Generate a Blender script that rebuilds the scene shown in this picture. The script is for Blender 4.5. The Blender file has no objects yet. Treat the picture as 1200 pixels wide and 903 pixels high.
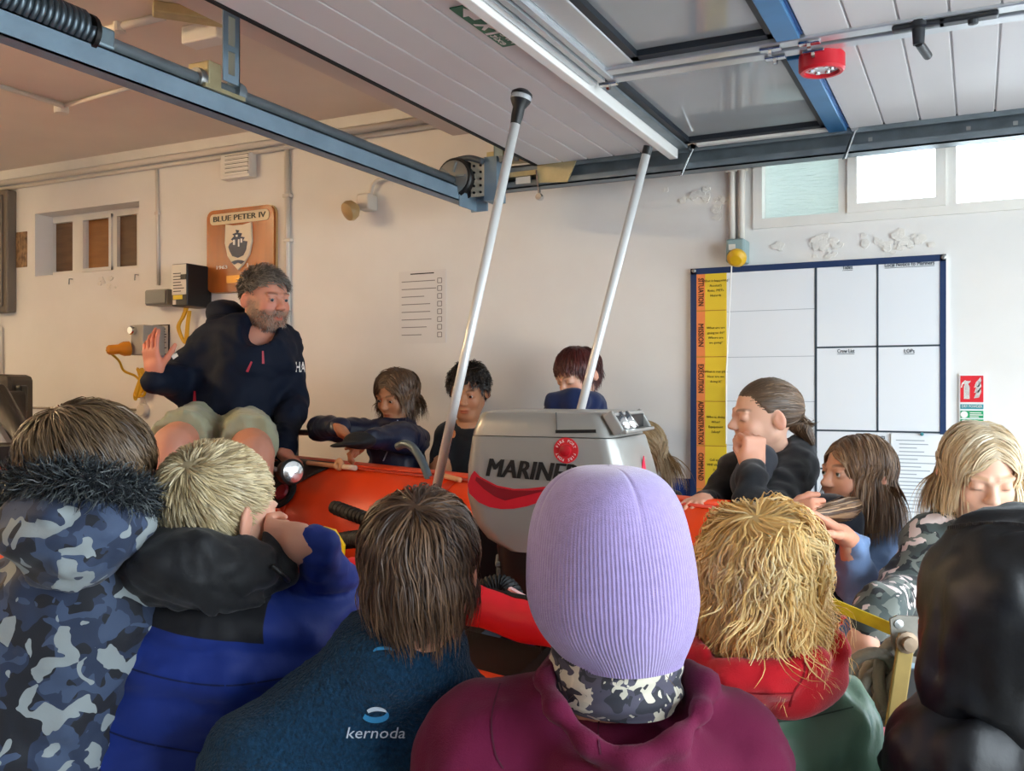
import bpy, bmesh, math, random
import numpy as np
from mathutils import Vector, Matrix
from mathutils.bvhtree import BVHTree
random.seed(7); np.random.seed(7)
scn = bpy.context.scene
COL = scn.collection

# ------------------------------------------------------------------ camera
FPX, CX, CY, CAMZ = 1095.0, 600.0, 455.0, 1.5
RV = np.array([0.8953, 0.4455, 0.0]); FV = np.array([-0.4455, 0.8953, 0.0]); UV = np.array([0., 0., 1.])
CAM = np.array([0., 0., CAMZ])
cd = bpy.data.cameras.new('camera'); co = bpy.data.objects.new('camera', cd); COL.objects.link(co)
cd.sensor_width = 36; cd.lens = FPX / 1200 * 36; cd.shift_y = 3.5 / 1200; cd.clip_start = .02
co.location = CAM; co.rotation_euler = (math.radians(90), 0, math.atan2(0.4455, 0.8953))
scn.camera = co

# ------------------------------------------------------------------ sky, light, exposure
wd = bpy.data.worlds.new('overcast_sky'); scn.world = wd; wd.use_nodes = True
_b = wd.node_tree.nodes['Background']
_b.inputs[0].default_value = (0.80, 0.91, 1.0, 1); _b.inputs[1].default_value = 6.6
vs = scn.view_settings
vs.view_transform = 'Standard'; vs.look = 'None'; vs.gamma = 1; vs.use_curve_mapping = False
vs.exposure = 0.62
def portal(loc, rot, sx, sy):
    l = bpy.data.lights.new('daylight_portal', 'AREA'); l.shape = 'RECTANGLE'; l.size = sx; l.size_y = sy
    l.cycles.is_portal = True
    o = bpy.data.objects.new('daylight_portal', l); COL.objects.link(o); o.location = loc; o.rotation_euler = rot
portal((1.62, 1.4, 1.14), (0, math.radians(90), 0), 2.28, 3.4)

# ------------------------------------------------------------------ helpers: pixels of the photograph to points at a known depth
def W(px, py, z):
    return CAM + RV * ((px - CX) / FPX * z) + FV * z + UV * ((CY - py) / FPX * z)
def onY(px, py, Y):
    u = (px - CX) / FPX
    return W(px, py, Y / (u * RV[1] + FV[1]))
def onX(px, py, X):
    u = (px - CX) / FPX
    return W(px, py, X / (u * RV[0] + FV[0]))
def onZ(px, py, Z):
    return W(px, py, (Z - CAMZ) * FPX / (CY - py))
def nrm(v):
    v = np.asarray(v, float); return v / (np.linalg.norm(v) + 1e-12)
def rnd(a, b): return random.uniform(a, b)

# ------------------------------------------------------------------ materials
def H(h):
    h = h.lstrip('#'); c = [int(h[i:i+2], 16) / 255 for i in (0, 2, 4)]
    return tuple(x / 12.92 if x <= .04045 else ((x + .055) / 1.055) ** 2.4 for x in c)
def c4(c): return (c[0], c[1], c[2], 1)
MATS = {}
def newmat(name):
    m = bpy.data.materials.new(name); m.use_nodes = True
    return m, m.node_tree.nodes, m.node_tree.links, m.node_tree.nodes['Principled BSDF']
def mat(name, col=None, rough=.5, metal=0, var=0, vscale=6, bump=0, bscale=80, spec=.5, coat=0, sheen=0, trans=0, ior=1.45, stretch=None, alpha=1, dist=.002):
    if name in MATS: return MATS[name]
    m, N, L, p = newmat(name)
    if isinstance(col, str): col = H(col)
    p.inputs['Base Color'].default_value = c4(col)
    p.inputs['Roughness'].default_value = rough; p.inputs['Metallic'].default_value = metal
    p.inputs['Specular IOR Level'].default_value = spec; p.inputs['Coat Weight'].default_value = coat
    p.inputs['Sheen Weight'].default_value = sheen; p.inputs['Sheen Roughness'].default_value = .5
    p.inputs['Transmission Weight'].default_value = trans; p.inputs['IOR'].default_value = ior
    p.inputs['Alpha'].default_value = alpha
    if var or bump:
        tc = N.new('ShaderNodeTexCoord'); src = tc.outputs['Object']
        if stretch:
            mp = N.new('ShaderNodeMapping'); mp.inputs['Scale'].default_value = stretch
            L.new(src, mp.inputs['Vector']); src = mp.outputs['Vector']
    if var:
        n = N.new('ShaderNodeTexNoise'); n.inputs['Scale'].default_value = vscale; n.inputs['Detail'].default_value = 6
        L.new(src, n.inputs['Vector'])
        r = N.new('ShaderNodeValToRGB')
        r.color_ramp.elements[0].position = .3; r.color_ramp.elements[1].position = .7
        r.color_ramp.elements[0].color = c4([x * (1 - var) for x in col]); r.color_ramp.elements[1].color = c4([min(1, x * (1 + var)) for x in col])
        L.new(n.outputs['Fac'], r.inputs[0]); L.new(r.outputs[0], p.inputs['Base Color'])
    if bump:
        n2 = N.new('ShaderNodeTexNoise'); n2.inputs['Scale'].default_value = bscale; n2.inputs['Detail'].default_value = 5
        L.new(src, n2.inputs['Vector'])
        b = N.new('ShaderNodeBump'); b.inputs['Strength'].default_value = bump; b.inputs['Distance'].default_value = dist
        L.new(n2.outputs['Fac'], b.inputs['Height']); L.new(b.outputs[0], p.inputs['Normal'])
    MATS[name] = m; return m
def vcol_mat(name, rough=.5, spec=.5, sss=0, sheen=0, bump=0, bscale=200, attr='Col', aniso=0):
    if name in MATS: return MATS[name]
    m, N, L, p = newmat(name)
    a = N.new('ShaderNodeAttribute'); a.attribute_name = attr
    L.new(a.outputs['Color'], p.inputs['Base Color'])
    p.inputs['Roughness'].default_value = rough; p.inputs['Specular IOR Level'].default_value = spec
    p.inputs['Sheen Weight'].default_value = sheen; p.inputs['Anisotropic'].default_value = aniso
    if sss:
        p.inputs['Subsurface Weight'].default_value = sss; p.inputs['Subsurface Radius'].default_value = (.010, .004, .002); p.inputs['Subsurface Scale'].default_value = .6
    if bump:
        n2 = N.new('ShaderNodeTexNoise'); n2.inputs['Scale'].default_value = bscale
        tc = N.new('ShaderNodeTexCoord'); L.new(tc.outputs['Object'], n2.inputs['Vector'])
        b = N.new('ShaderNodeBump'); b.inputs['Strength'].default_value = bump; b.inputs['Distance'].default_value = .002
        L.new(n2.outputs['Fac'], b.inputs['Height']); L.new(b.outputs[0], p.inputs['Normal'])
    MATS[name] = m; return m
def camo_mat(name, cols, scale=9, th=(.5, .56, .60), rough=.75, bump=.15, seed=0.):
    """layers of blobs: cols[0] base, then one noise threshold per further colour"""
    m, N, L, p = newmat(name)
    tc = N.new('ShaderNodeTexCoord'); prev = None
    for i, c in enumerate(cols[1:]):
        mp = N.new('ShaderNodeMapping'); mp.inputs['Location'].default_value = (seed + 3.1 * i, 1.7 * i + seed, -2.3 * i)
        L.new(tc.outputs['Object'], mp.inputs['Vector'])
        n = N.new('ShaderNodeTexNoise'); n.inputs['Scale'].default_value = scale * (1 + .18 * i); n.inputs['Detail'].default_value = 1.6; n.inputs['Roughness'].default_value = .45; n.inputs['Distortion'].default_value = .6
        L.new(mp.outputs[0], n.inputs['Vector'])
        g = N.new('ShaderNodeMath'); g.operation = 'GREATER_THAN'; g.inputs[1].default_value = th[i]
        L.new(n.outputs['Fac'], g.inputs[0])
        mx = N.new('ShaderNodeMix'); mx.data_type = 'RGBA'
        L.new(g.outputs[0], mx.inputs['Factor'])
        if prev is None: mx.inputs['A'].default_value = c4(H(cols[0]))
        else: L.new(prev, mx.inputs['A'])
        mx.inputs['B'].default_value = c4(H(c)); prev = mx.outputs['Result']
    L.new(prev, p.inputs['Base Color']); p.inputs['Roughness'].default_value = rough; p.inputs['Sheen Weight'].default_value = .15
    n2 = N.new('ShaderNodeTexNoise'); n2.inputs['Scale'].default_value = 300; L.new(tc.outputs['Object'], n2.inputs['Vector'])
    b = N.new('ShaderNodeBump'); b.inputs['Strength'].default_value = bump; b.inputs['Distance'].default_value = .001
    L.new(n2.outputs['Fac'], b.inputs['Height']); L.new(b.outputs[0], p.inputs['Normal'])
    return m

# ------------------------------------------------------------------ scene objects
BASE = {}
def tag(o, label=None, cat=None, group=None, kind=None):
    if label: o['label'] = label
    if cat: o['category'] = cat
    if group: o['group'] = group
    if kind: o['kind'] = kind
    return o
def thing(name, loc, label=None, cat=None, group=None, kind=None):
    o = bpy.data.objects.new(name, None); COL.objects.link(o); o.location = tuple(loc); o.empty_display_size = .05
    BASE[o.name] = np.array(loc, float)
    return tag(o, label, cat, group, kind)
def link(name, verts, faces, m, parent=None, smooth=False, mats=None, midx=None, col=None, origin=None):
    verts = np.asarray(verts, float)
    if parent is not None: base = BASE[parent.name]
    elif origin is not None: base = np.array(origin, float)
    else: base = np.array([(verts[:, 0].min() + verts[:, 0].max()) / 2, (verts[:, 1].min() + verts[:, 1].max()) / 2, verts[:, 2].min()])
    me = bpy.data.meshes.new(name)
    if isinstance(faces, np.ndarray):
        n = len(faces); k = faces.shape[1]
        me.vertices.add(len(verts)); me.vertices.foreach_set('co', (verts - base).astype(np.float32).ravel())
        me.loops.add(n * k); me.loops.foreach_set('vertex_index', faces.astype(np.int32).ravel())
        me.polygons.add(n); me.polygons.foreach_set('loop_start', np.arange(0, n * k, k, dtype=np.int32))
        try: me.polygons.foreach_set('loop_total', np.full(n, k, dtype=np.int32))
        except Exception: pass
        me.update(calc_edges=True)
    else:
        me.from_pydata([tuple(v) for v in (verts - base)], [], [tuple(f) for f in faces]); me.update()
    for mm in (mats or [m]): me.materials.append(mm)
    if midx is not None: me.polygons.foreach_set('material_index', np.asarray(midx, dtype=np.int32))
    if smooth:
        me.polygons.foreach_set('use_smooth', np.ones(len(me.polygons), dtype=bool))
        if smooth == 'auto': me.set_sharp_from_angle(angle=math.radians(35))
    if col is not None:
        a = me.color_attributes.new('Col', 'FLOAT_COLOR', 'POINT')
        cc = np.ones((len(verts), 4), np.float32); cc[:, :3] = col; a.data.foreach_set('color', cc.ravel())
    o = bpy.data.objects.new(name, me); COL.objects.link(o)
    if parent is not None:
        o.parent = parent; BASE[o.name] = base
    else:
        o.location = tuple(base); BASE[o.name] = base
    return o

def frame_of(d, up=(0, 0, 1)):
    d = nrm(d); up = np.array(up, float)
    if abs(d @ up) > .97: up = np.array([1., 0, 0]) if abs(d[0]) < .9 else np.array([0, 1., 0])
    s = nrm(np.cross(d, up)); u = np.cross(s, d)
    return d, s, u
class MB:
    """collects shapes in world coordinates; build() links them as ONE mesh object"""
    def __init__(self): self.v = []; self.f = []; self.mi = []; self.cur = 0
    def add(self, vs, fs):
        n = len(self.v); self.v += [tuple(x) for x in vs]; self.f += [tuple(i + n for i in f) for f in fs]; self.mi += [self.cur] * len(fs); return self
    def box(self, c, s, ax=None, bev=0):
        c = np.array(c, float); s = np.array(s, float) / 2
        A = np.eye(3) if ax is None else np.array(ax, float)
        if bev <= 0:
            vs = [c + A.T @ (s * np.array([x, y, z])) for x in (-1, 1) for y in (-1, 1) for z in (-1, 1)]
            return self.add(vs, [(0, 1, 3, 2), (4, 6, 7, 5), (0, 4, 5, 1), (2, 3, 7, 6), (0, 2, 6, 4), (1, 5, 7, 3)])
        bm = bmesh.new(); bmesh.ops.create_cube(bm, size=2)
        for v in bm.verts: v.co = Vector([v.co[i] * s[i] for i in range(3)])
        bmesh.ops.bevel(bm, geom=list(bm.edges), offset=min(bev, min(s) * .9), segments=2, affect='EDGES', profile=.5)
        bm.verts.ensure_lookup_table(); bm.verts.index_update()
        vs = [c + A.T @ np.array(v.co) for v in bm.verts]; fs = [[v.index for v in f.verts] for f in bm.faces]; bm.free()
        return self.add(vs, fs)
    def bb(self, x0, x1, y0, y1, z0, z1, bev=0):
        return self.box(((x0 + x1) / 2, (y0 + y1) / 2, (z0 + z1) / 2), (abs(x1 - x0), abs(y1 - y0), abs(z1 - z0)), None, bev)
    def bar(self, a, b, w, h, up=(0, 0, 1), bev=0):
        a = np.array(a, float); b = np.array(b, float); d, s, u = frame_of(b - a, up)
        return self.box((a + b) / 2, (np.linalg.norm(b - a), w, h), [d, s, u], bev)
    def tube(self, pts, r, n=10, cap=True, closed=False):
        pts = [np.array(p, float) for p in pts]; m = len(pts)
        rs = r if hasattr(r, '__len__') else [r] * m
        vs = []; up = None
        for i, p in enumerate(pts):
            if closed: d = pts[(i + 1) % m] - pts[i - 1]
            else: d = pts[min(i + 1, m - 1)] - pts[max(i - 1, 0)]
            d = nrm(d)
            if up is None: _, s, u = frame_of(d)
            else:
                u = nrm(up - d * (up @ d)); s = np.cross(d, u)
            up = u
            for k in range(n):
                a = 2 * math.pi * k / n; vs.append(p + (s * math.cos(a) + u * math.sin(a)) * rs[i])
        fs = []
        for i in range(m if closed else m - 1):
            j = (i + 1) % m
            for k in range(n): fs.append((i * n + k, i * n + (k + 1) % n, j * n + (k + 1) % n, j * n + k))
        if cap and not closed: fs += [tuple(reversed(range(n))), tuple(range((m - 1) * n, m * n))]
        return self.add(vs, fs)
    def cyl(self, a, b, r, n=16, r2=None): return self.tube([a, b], [r, r if r2 is None else r2], n)
    def lathe(self, prof, c, axis=(0, 0, 1), n=24):
        d, s, u = frame_of(axis); c = np.array(c, float); vs = []; m = len(prof)
        for (r, h) in prof:
            for k in range(n):
                a = 2 * math.pi * k / n; vs.append(c + d * h + (s * math.cos(a) + u * math.sin(a)) * max(r, 1e-4))
        fs = [(i * n + k, i * n + (k + 1) % n, (i + 1) * n + (k + 1) % n, (i + 1) * n + k) for i in range(m - 1) for k in range(n)]
        fs += [tuple(reversed(range(n))), tuple(range((m - 1) * n, m * n))]
        return self.add(vs, fs)
    def prism(self, poly, o, ex, ey, t):
        """2-D outline in the frame (o, ex, ey), thickness t along ex x ey"""
        o = np.array(o, float); ex = np.array(ex, float); ey = np.array(ey, float); ez = np.cross(ex, ey); n = len(poly)
        vs = [o + ex * x + ey * y for x, y in poly] + [o + ex * x + ey * y + ez * t for x, y in poly]
        fs = [tuple(reversed(range(n))), tuple(range(n, 2 * n))] + [(i, (i + 1) % n, n + (i + 1) % n, n + i) for i in range(n)]
        return self.add(vs, fs)
    def build(self, name, m, parent=None, smooth=False, mats=None):
        return link(name, self.v, self.f, m, parent, smooth, mats, self.mi if mats else None)
def rrect(w, h, r, n=5, cx=0, cy=0):
    out = []
    for (sx, sy, a0) in ((1, 1, 0), (-1, 1, 90), (-1, -1, 180), (1, -1, 270)):
        for k in range(n + 1):
            a = math.radians(a0 + 90 * k / n); out.append((cx + sx * (w / 2 - r) + r * math.cos(a), cy + sy * (h / 2 - r) + r * math.sin(a)))
    return out
def arc(c, r, a0, a1, n, ex, ey):
    c = np.array(c, float); ex = np.array(ex, float); ey = np.array(ey, float)
    return [c + ex * r * math.cos(math.radians(a0 + (a1 - a0) * i / n)) + ey * r * math.sin(math.radians(a0 + (a1 - a0) * i / n)) for i in range(n + 1)]
def text_geo(body, size, bold=0, shear=0, ext=.0006, align='CENTER', res=2, space=1.0):
    cu = bpy.data.curves.new('t', 'FONT'); cu.body = body; cu.size = size; cu.align_x = align; cu.align_y = 'CENTER'
    cu.offset = bold * size; cu.shear = shear; cu.extrude = ext; cu.resolution_u = res; cu.space_character = space
    o = bpy.data.objects.new('t', cu); COL.objects.link(o)
    me = bpy.data.meshes.new_from_object(o.evaluated_get(bpy.context.evaluated_depsgraph_get()))
    v = np.array([list(x.co) for x in me.vertices]) if len(me.vertices) else np.zeros((0, 3)); f = [list(p.vertices) for p in me.polygons]
    bpy.data.objects.remove(o); bpy.data.curves.remove(cu); bpy.data.meshes.remove(me)
    return v, f
def text(name, body, size, o, ex, ey, m, parent, width=None, height=None, fat=0, **kw):
    """writing on a plane: ex = reading direction, ey = up of the letters"""
    v, f = text_geo(body, size, **kw); o = np.array(o, float); ex = nrm(ex); ey = nrm(ey); ez = np.cross(ex, ey)
    if width and len(v): v[:, 0] *= width / (v[:, 0].max() - v[:, 0].min())
    if height and len(v): v[:, 1] *= height / (v[:, 1].max() - v[:, 1].min())
    if fat:
        n = len(v); f = f + [[i + n for i in q] for q in f] + [[i + 2 * n for i in q] for q in f]
        v = np.concatenate([v, v + (fat, 0, .0001), v - (fat, 0, -.0002)])
    return link(name, o + v[:, :1] * ex + v[:, 1:2] * ey + v[:, 2:3] * ez, f, m, parent)

# ================================================================== the room
S = 1.097
YW = 3.4                      # inner face of the back wall
XL, XR, YF = -5.4, 1.62, -1.9 # left wall, door wall, wall behind
ZC, ZB = 2.71, 2.56           # ceiling, lower ceiling over the boat
def wall_paint():
    m, N, L, p = newmat('painted plaster')
    tc = N.new('ShaderNodeTexCoord'); g = N.new('ShaderNodeNewGeometry')
    n = N.new('ShaderNodeTexNoise'); n.inputs['Scale'].default_value = 2.2; n.inputs['Detail'].default_value = 7
    L.new(g.outputs['Position'], n.inputs['Vector'])
    r = N.new('ShaderNodeValToRGB'); r.color_ramp.elements[0].position = .3; r.color_ramp.elements[1].position = .65
    r.color_ramp.elements[0].color = c4(H('#e2dfda')); r.color_ramp.elements[1].color = c4(H('#ebe9e5'))
    L.new(n.outputs['Fac'], r.inputs[0])
    # blue painted dado below 1.165 m
    sx = N.new('ShaderNodeSeparateXYZ'); L.new(g.outputs['Position'], sx.inputs[0])
    lt = N.new('ShaderNodeMath'); lt.operation = 'LESS_THAN'; lt.inputs[1].default_value = 1.165; L.new(sx.outputs['Z'], lt.inputs[0])
    mx = N.new('ShaderNodeMix'); mx.data_type = 'RGBA'; L.new(lt.outputs[0], mx.inputs['Factor']); L.new(r.outputs[0], mx.inputs['A']); mx.inputs['B'].default_value = c4(H('#123d8c'))
    L.new(mx.outputs['Result'], p.inputs['Base Color']); p.inputs['Roughness'].default_value = .55
    n2 = N.new('ShaderNodeTexNoise'); n2.inputs['Scale'].default_value = 9; n2.inputs['Detail'].default_value = 8; L.new(g.outputs['Position'], n2.inputs['Vector'])
    b = N.new('ShaderNodeBump'); b.inputs['Strength'].default_value = .35; b.inputs['Distance'].default_value = .006
    L.new(n2.outputs['Fac'], b.inputs['Height']); L.new(b.outputs[0], p.inputs['Normal'])
    return m
M_WALL = wall_paint()
M_CEIL = mat('ceiling paint', '#e6dacd', .75, var=.05, vscale=2, bump=.15, bscale=12)
M_FLOOR = mat('concrete floor', '#8a8780', .6, var=.18, vscale=3, bump=.3, bscale=30)
M_WHITEP = mat('white gloss paint', '#e9e6df', .4, var=.03, vscale=9)
M_PIPE = mat('white conduit', '#dcd5ca', .45)
M_ZINC = mat('galvanised steel', '#8fa3ad', .42, .75, var=.12, vscale=14)
M_ZINCD = mat('dark galvanised steel', '#737d83', .45, .4, var=.15, vscale=16)
M_ALU = mat('brushed aluminium', '#cfd3d6', .32, .7, var=.05, vscale=30, stretch=(1, 30, 1))
M_RAILB = mat('blue grey powder coated rail', '#7d93a3', .5, .2, var=.1, vscale=10, bump=.1, bscale=90)
M_CHROME = mat('polished metal', '#d8dadb', .15, 1)
M_BLACKP = mat('black plastic', '#141414', .4)
M_BLACKR = mat('black rubber', '#0f0f10', .65)
M_STEEL = mat('plain steel', '#a7a9a8', .35, .9, var=.1, vscale=20)
M_BRASSY = mat('zinc yellow bracket', '#b8ac86', .4, .6, var=.12, vscale=20)

def wall_holes(name, axis, u0, u1, z0, z1, p0, p1, holes):
    """wall slab with rectangular openings; axis 'x': runs along x, p0..p1 its thickness in y"""
    us = sorted({u0, u1} | {h[0] for h in holes} | {h[1] for h in holes}); zs = sorted({z0, z1} | {h[2] for h in holes} | {h[3] for h in holes})
    mb = MB()
    for i in range(len(us) - 1):
        for j in range(len(zs) - 1):
            cu, cz = (us[i] + us[i+1]) / 2, (zs[j] + zs[j+1]) / 2
            if any(h[0] < cu < h[1] and h[2] < cz < h[3] for h in holes): continue
            if axis == 'x': mb.bb(us[i], us[i+1], p0, p1, zs[j], zs[j+1])
            else: mb.bb(p0, p1, us[i], us[i+1], zs[j], zs[j+1])
    o = mb.build(name, M_WALL); return tag(o, kind='structure')
w1a, w1b = onY(41, 322, YW), onY(163, 236, YW)
W1 = (w1a[0], w1b[0], onY(50, 323, YW)[2], onY(110, 242, YW)[2])
W2 = (onY(883, 260, YW)[0], .75, onY(1042, 257, YW)[2], 2.52)
wall_holes('wall_back', 'x', XL, XR + .15, 0, ZC, YW, YW + .22, [W1, W2])
wall_holes('wall_left', 'y', YF, YW, 0, ZC, XL - .2, XL, [])
wall_holes('wall_front', 'x', XL, XR + .15, 0, ZC, YF - .2, YF, [])
wall_holes('wall_right', 'y', YF, YW, 0, ZC, XR, XR + .15, [(-.3, 3.1, 0, 2.28)])
tag(MB().bb(XL, XR + .15, YF, YW, -.1, 0).build('floor', M_FLOOR), kind='structure')
M_GROUND = mat('pale concrete yard', '#b5b3ac', .8, var=.1, vscale=2)
tag(MB().bb(XR + .15, 14, -8, 12, -.12, -.02).build('ground', M_GROUND), kind='structure')
tag(MB().bb(XL, -1.97, YF, YW, ZC, ZC + .1).build('ceiling', M_CEIL), kind='structure')
M_SOF = mat('soffit paint', '#ddd0c8', .7, var=.04, vscale=3, bump=.15, bscale=14)
tag(MB().bb(-1.97, XR + .15, YF, YW, ZB, ZC + .1).build('ceiling_soffit', M_SOF), kind='structure')

# flaking plaster above the notice board and beside the conduits: raised crusts
M_FLAKE = mat('flaking plaster', '#e6e2da', .8, var=.06, vscale=40, bump=.8, bscale=90)
def flakes(cx, cy, w, h, n):
    mb = MB()
    for i in range(n):
        p = onY(cx + random.gauss(0, w / 2), cy + random.gauss(0, h / 2), YW); r = rnd(.006, .02); k = random.randint(5, 8)
        a0 = rnd(0, 6); poly = [(r * rnd(.6, 1.3) * math.cos(a0 + 6.283 * q / k), r * rnd(.5, 1) * math.sin(a0 + 6.283 * q / k)) for q in range(k)]
        mb.prism(poly, p + np.array([0, .004, 0]), (1, 0, 0), (0, 0, 1), rnd(.006, .010))
    return tag(mb.build('flaking_plaster', M_FLAKE, bpy.data.objects['wall_back']), kind='stuff')
for a in ((966, 288, 16, 12, 22), (1060, 284, 50, 10, 40), (912, 292, 5, 12, 8), (820, 230, 30, 8, 18), (838, 250, 6, 10, 8), (322 / 2.654, 330, 14, 7, 10)): flakes(*a)

# ---- small internal window
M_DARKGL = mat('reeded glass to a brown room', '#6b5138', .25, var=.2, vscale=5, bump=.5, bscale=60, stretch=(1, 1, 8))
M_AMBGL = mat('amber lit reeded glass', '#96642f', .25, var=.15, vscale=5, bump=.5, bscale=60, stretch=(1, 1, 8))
w = thing('window_1', ((W1[0] + W1[1]) / 2, YW + .1, W1[2]), 'small three-pane internal window with brown reeded glass', 'window', kind='structure')
yg = YW + .13
def X_(px, Y=None): return onY(px, 280, Y or yg)[0]
z0, z1 = W1[2], W1[3]
mb = MB(); fr = .035
mb.bb(W1[0] + .001, W1[1] - .001, yg - .02, yg + .03, z0, z0 + fr); mb.bb(W1[0] + .001, W1[1] - .001, yg - .02, yg + .03, z1 - fr, z1)
panes = [(58, 89), (104, 133), (141, 164)]
edges = [W1[0]] + [X_(p) for pr in panes for p in pr] + [W1[1]]
for i in (0, 2, 4): mb.bb(edges[i] + .001, edges[i + 1], yg - .022, yg + .03, z0 + fr, z1 - fr)
mb.bb(edges[6], W1[1] - .001, yg - .02, yg + .03, z0 + fr, z1 - fr) if edges[6] < W1[1] - .005 else None
mb.build('window_frame', M_WHITEP, w)
sf = MB(); a, b = edges[3], edges[4]                                      # proud sash of the middle pane
for x in (a - .02, b + .004): sf.bb(x, x + .018, yg - .035, yg - .022, z0 + .02, z1 - .02)
for z in (z0 + .02, z1 - .04): sf.bb(a - .02, b + .022, yg - .036, yg - .022, z, z + .018)
sf.build('sash', M_WHITEP, w)
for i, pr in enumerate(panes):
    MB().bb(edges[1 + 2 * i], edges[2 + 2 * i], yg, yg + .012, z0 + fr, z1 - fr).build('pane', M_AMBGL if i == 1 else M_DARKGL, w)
for px, py in ((85, 327), (162, 322)):
    p = onY(px, py, YW); MB().tube([p, p + (0, -.02, 0), p + (0, -.022, -.03)], .003, 6).build('hook', M_ZINCD, w)

# ---- high window to the yard
w = thing('window_2', ((W2[0] + W2[1]) / 2, YW, W2[2]), 'high white timber window with a frosted pane', 'window', kind='structure')
m_, N_, L_, p_ = newmat('window glass'); p_.inputs['Base Color'].default_value = (.95, .98, 1, 1); p_.inputs['Roughness'].default_value = .02; p_.inputs['Transmission Weight'].default_value = 1; p_.inputs['IOR'].default_value = 1.02
M_GLASS = m_
M_FROST = mat('frosted reeded glass', '#ccd4d0', .35, trans=.6, ior=1.3, bump=.9, bscale=55, stretch=(.35, 1, 2.4), dist=.01)
yg = YW + .05; z0, z1 = W2[2], W2[3]
xs = [onY(x, 250, yg)[0] for x in (897, 985, 1007, 1097, 1121)]
mb = MB(); mb.bb(W2[0], W2[1], YW - .012, yg + .06, z0, z0 + .035); mb.bb(W2[0], W2[1], YW - .012, yg + .06, z1 - .04, z1 - .001)
for a, b in ((W2[0], xs[0]), (xs[1], xs[2] - .03), (xs[3] + .012, xs[4]), (.66, .75)): mb.bb(a, b, YW - .010, yg + .06, z0 + .035, z1 - .04)
mb.build('window_frame', M_WHITEP, w)
mb = MB()
for a, b in ((xs[2] - .032, xs[2]), (xs[3], xs[3] + .032)): mb.bb(a, b, YW - .02, YW + .03, z0 + .03, z1 - .04)
mb.bb(xs[2], xs[3], YW - .02, YW + .03, z0 + .03, z0 + .06)
mb.build('sash', M_WHITEP, w)
for i, (a, b) in enumerate(((xs[0], xs[1]), (xs[2], xs[3]), (xs[4], .66))): MB().bb(a, b, yg, yg + .006, z0 + .03, z1 - .04).build('pane', M_FROST if i == 0 else M_GLASS, w)
o = MB().bb(W2[0] - 1.2, xs[2] + .08, 4.2, 5.4, 0, 4.2).bb(W2[0] - 1.3, xs[2] + .2, 4.1, 5.5, 4.2, 4.4).build('neighbouring_building', mat('blue grey render', '#b9c0bb', .8, var=.1))
tag(o, 'blue grey rendered building seen through the frosted pane', 'building')

# ---- conduits, cornice trunking, pipes on the wall
def on_wall(name, pts, r, m, label, cat, off=None, n=8, clips=()):
    P = [onY(x, y, YW) - np.array([0, (off or r), 0]) for x, y in pts]
    t = thing(name, P[-1], label, cat); MB().tube(P, r, n).build('pipe', m, t, smooth=True)
    for (x, y) in clips:
        p = onY(x, y, YW) - np.array([0, r, 0]); MB().box(p, (r * 3.4, r * 2.4, .016), bev=.003).build('clip', m, t)
    return t
zc = onY(166, 189, YW)[2]
t = thing('cornice_trunking', (-3.6, YW - .02, zc - .05), 'pair of white conduits running below the ceiling', 'conduit')
for k, (dz, r) in enumerate(((.0, .016), (-.032, .010))):
    MB().tube([(XL + .02, YW - .02, zc + dz - .012), (-2.0, YW - .02, zc + dz - .012)], r, 10).build('conduit', M_PIPE, t, smooth=True)
mb = MB(); mb.bb(XL, -1.97, YW - .012, YW, zc + .01, ZC - .001); mb.build('cover_strip', M_WHITEP, t)
on_wall('vertical_conduit', [(185, 194), (187, 334)], .008, M_PIPE, 'thin white conduit running down to the grey switch box', 'conduit', clips=((186, 250),))
t = on_wall('vertical_trunking', [(338, 168), (340, 420)], .012, M_PIPE, 'white vertical trunking with screw clips beside the plaque', 'conduit', clips=((339, 230), (340, 282)))
on_wall('wide_conduit', [(858, 150), (859, 284)], .0125, M_PIPE, 'fat white conduit farther from the frosted window, above the yellow isolator', 'conduit', clips=((858, 200),))['group'] = 'twin fat conduits'
on_wall('wide_conduit', [(870, 150), (870, 284)], .0125, M_PIPE, 'fat white conduit nearer the frosted window, above the yellow isolator', 'conduit', clips=((870, 198),))['group'] = 'twin fat conduits'
on_wall('corner_pipe', [(-6, 380), (3, 384), (4, 440)], .018, M_PIPE, 'white bent pipe low on the wall by the grey machine', 'pipe')
on_wall('skirting_cable', [(22, 477), (60, 478), (164, 480)], .006, mat('grey cable', '#9a9186', .6), 'grey cable clipped level along the wall above the dado', 'cable')

# ---- ceiling conduits and lamp fittings
def ceil_tube(pts, r=.012):
    P = [onZ(x, y, ZC - r) for x, y in pts]; return P
t = thing('ceiling_conduit', onZ(75, 125, ZC - .012), 'white ceiling conduit bent at a round junction box', 'conduit')
MB().tube(ceil_tube([(-40, 88), (0, 101), (75, 124)]), .011, 8).build('conduit', M_PIPE, t, True); MB().tube(ceil_tube([(75, 124), (165, 99)]), .009, 8).build('conduit', M_PIPE, t, True)
MB().lathe([(.0, -.03), (.028, -.03), (.03, -.026), (.03, 0)], onZ(72, 125, ZC), n=16).build('junction_box', M_PIPE, t)
t = thing('ceiling_conduit', onZ(150, 30, ZC - .012), 'straight white ceiling conduit near the slotted hanger', 'conduit')
MB().tube(ceil_tube([(98, 42), (192, 19)]), .014, 8).build('conduit', M_PIPE, t, True); MB().lathe([(.0, -.035), (.02, -.03), (.02, 0)], onZ(140, 27, ZC), n=12).build('clip', M_PIPE, t)
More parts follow.
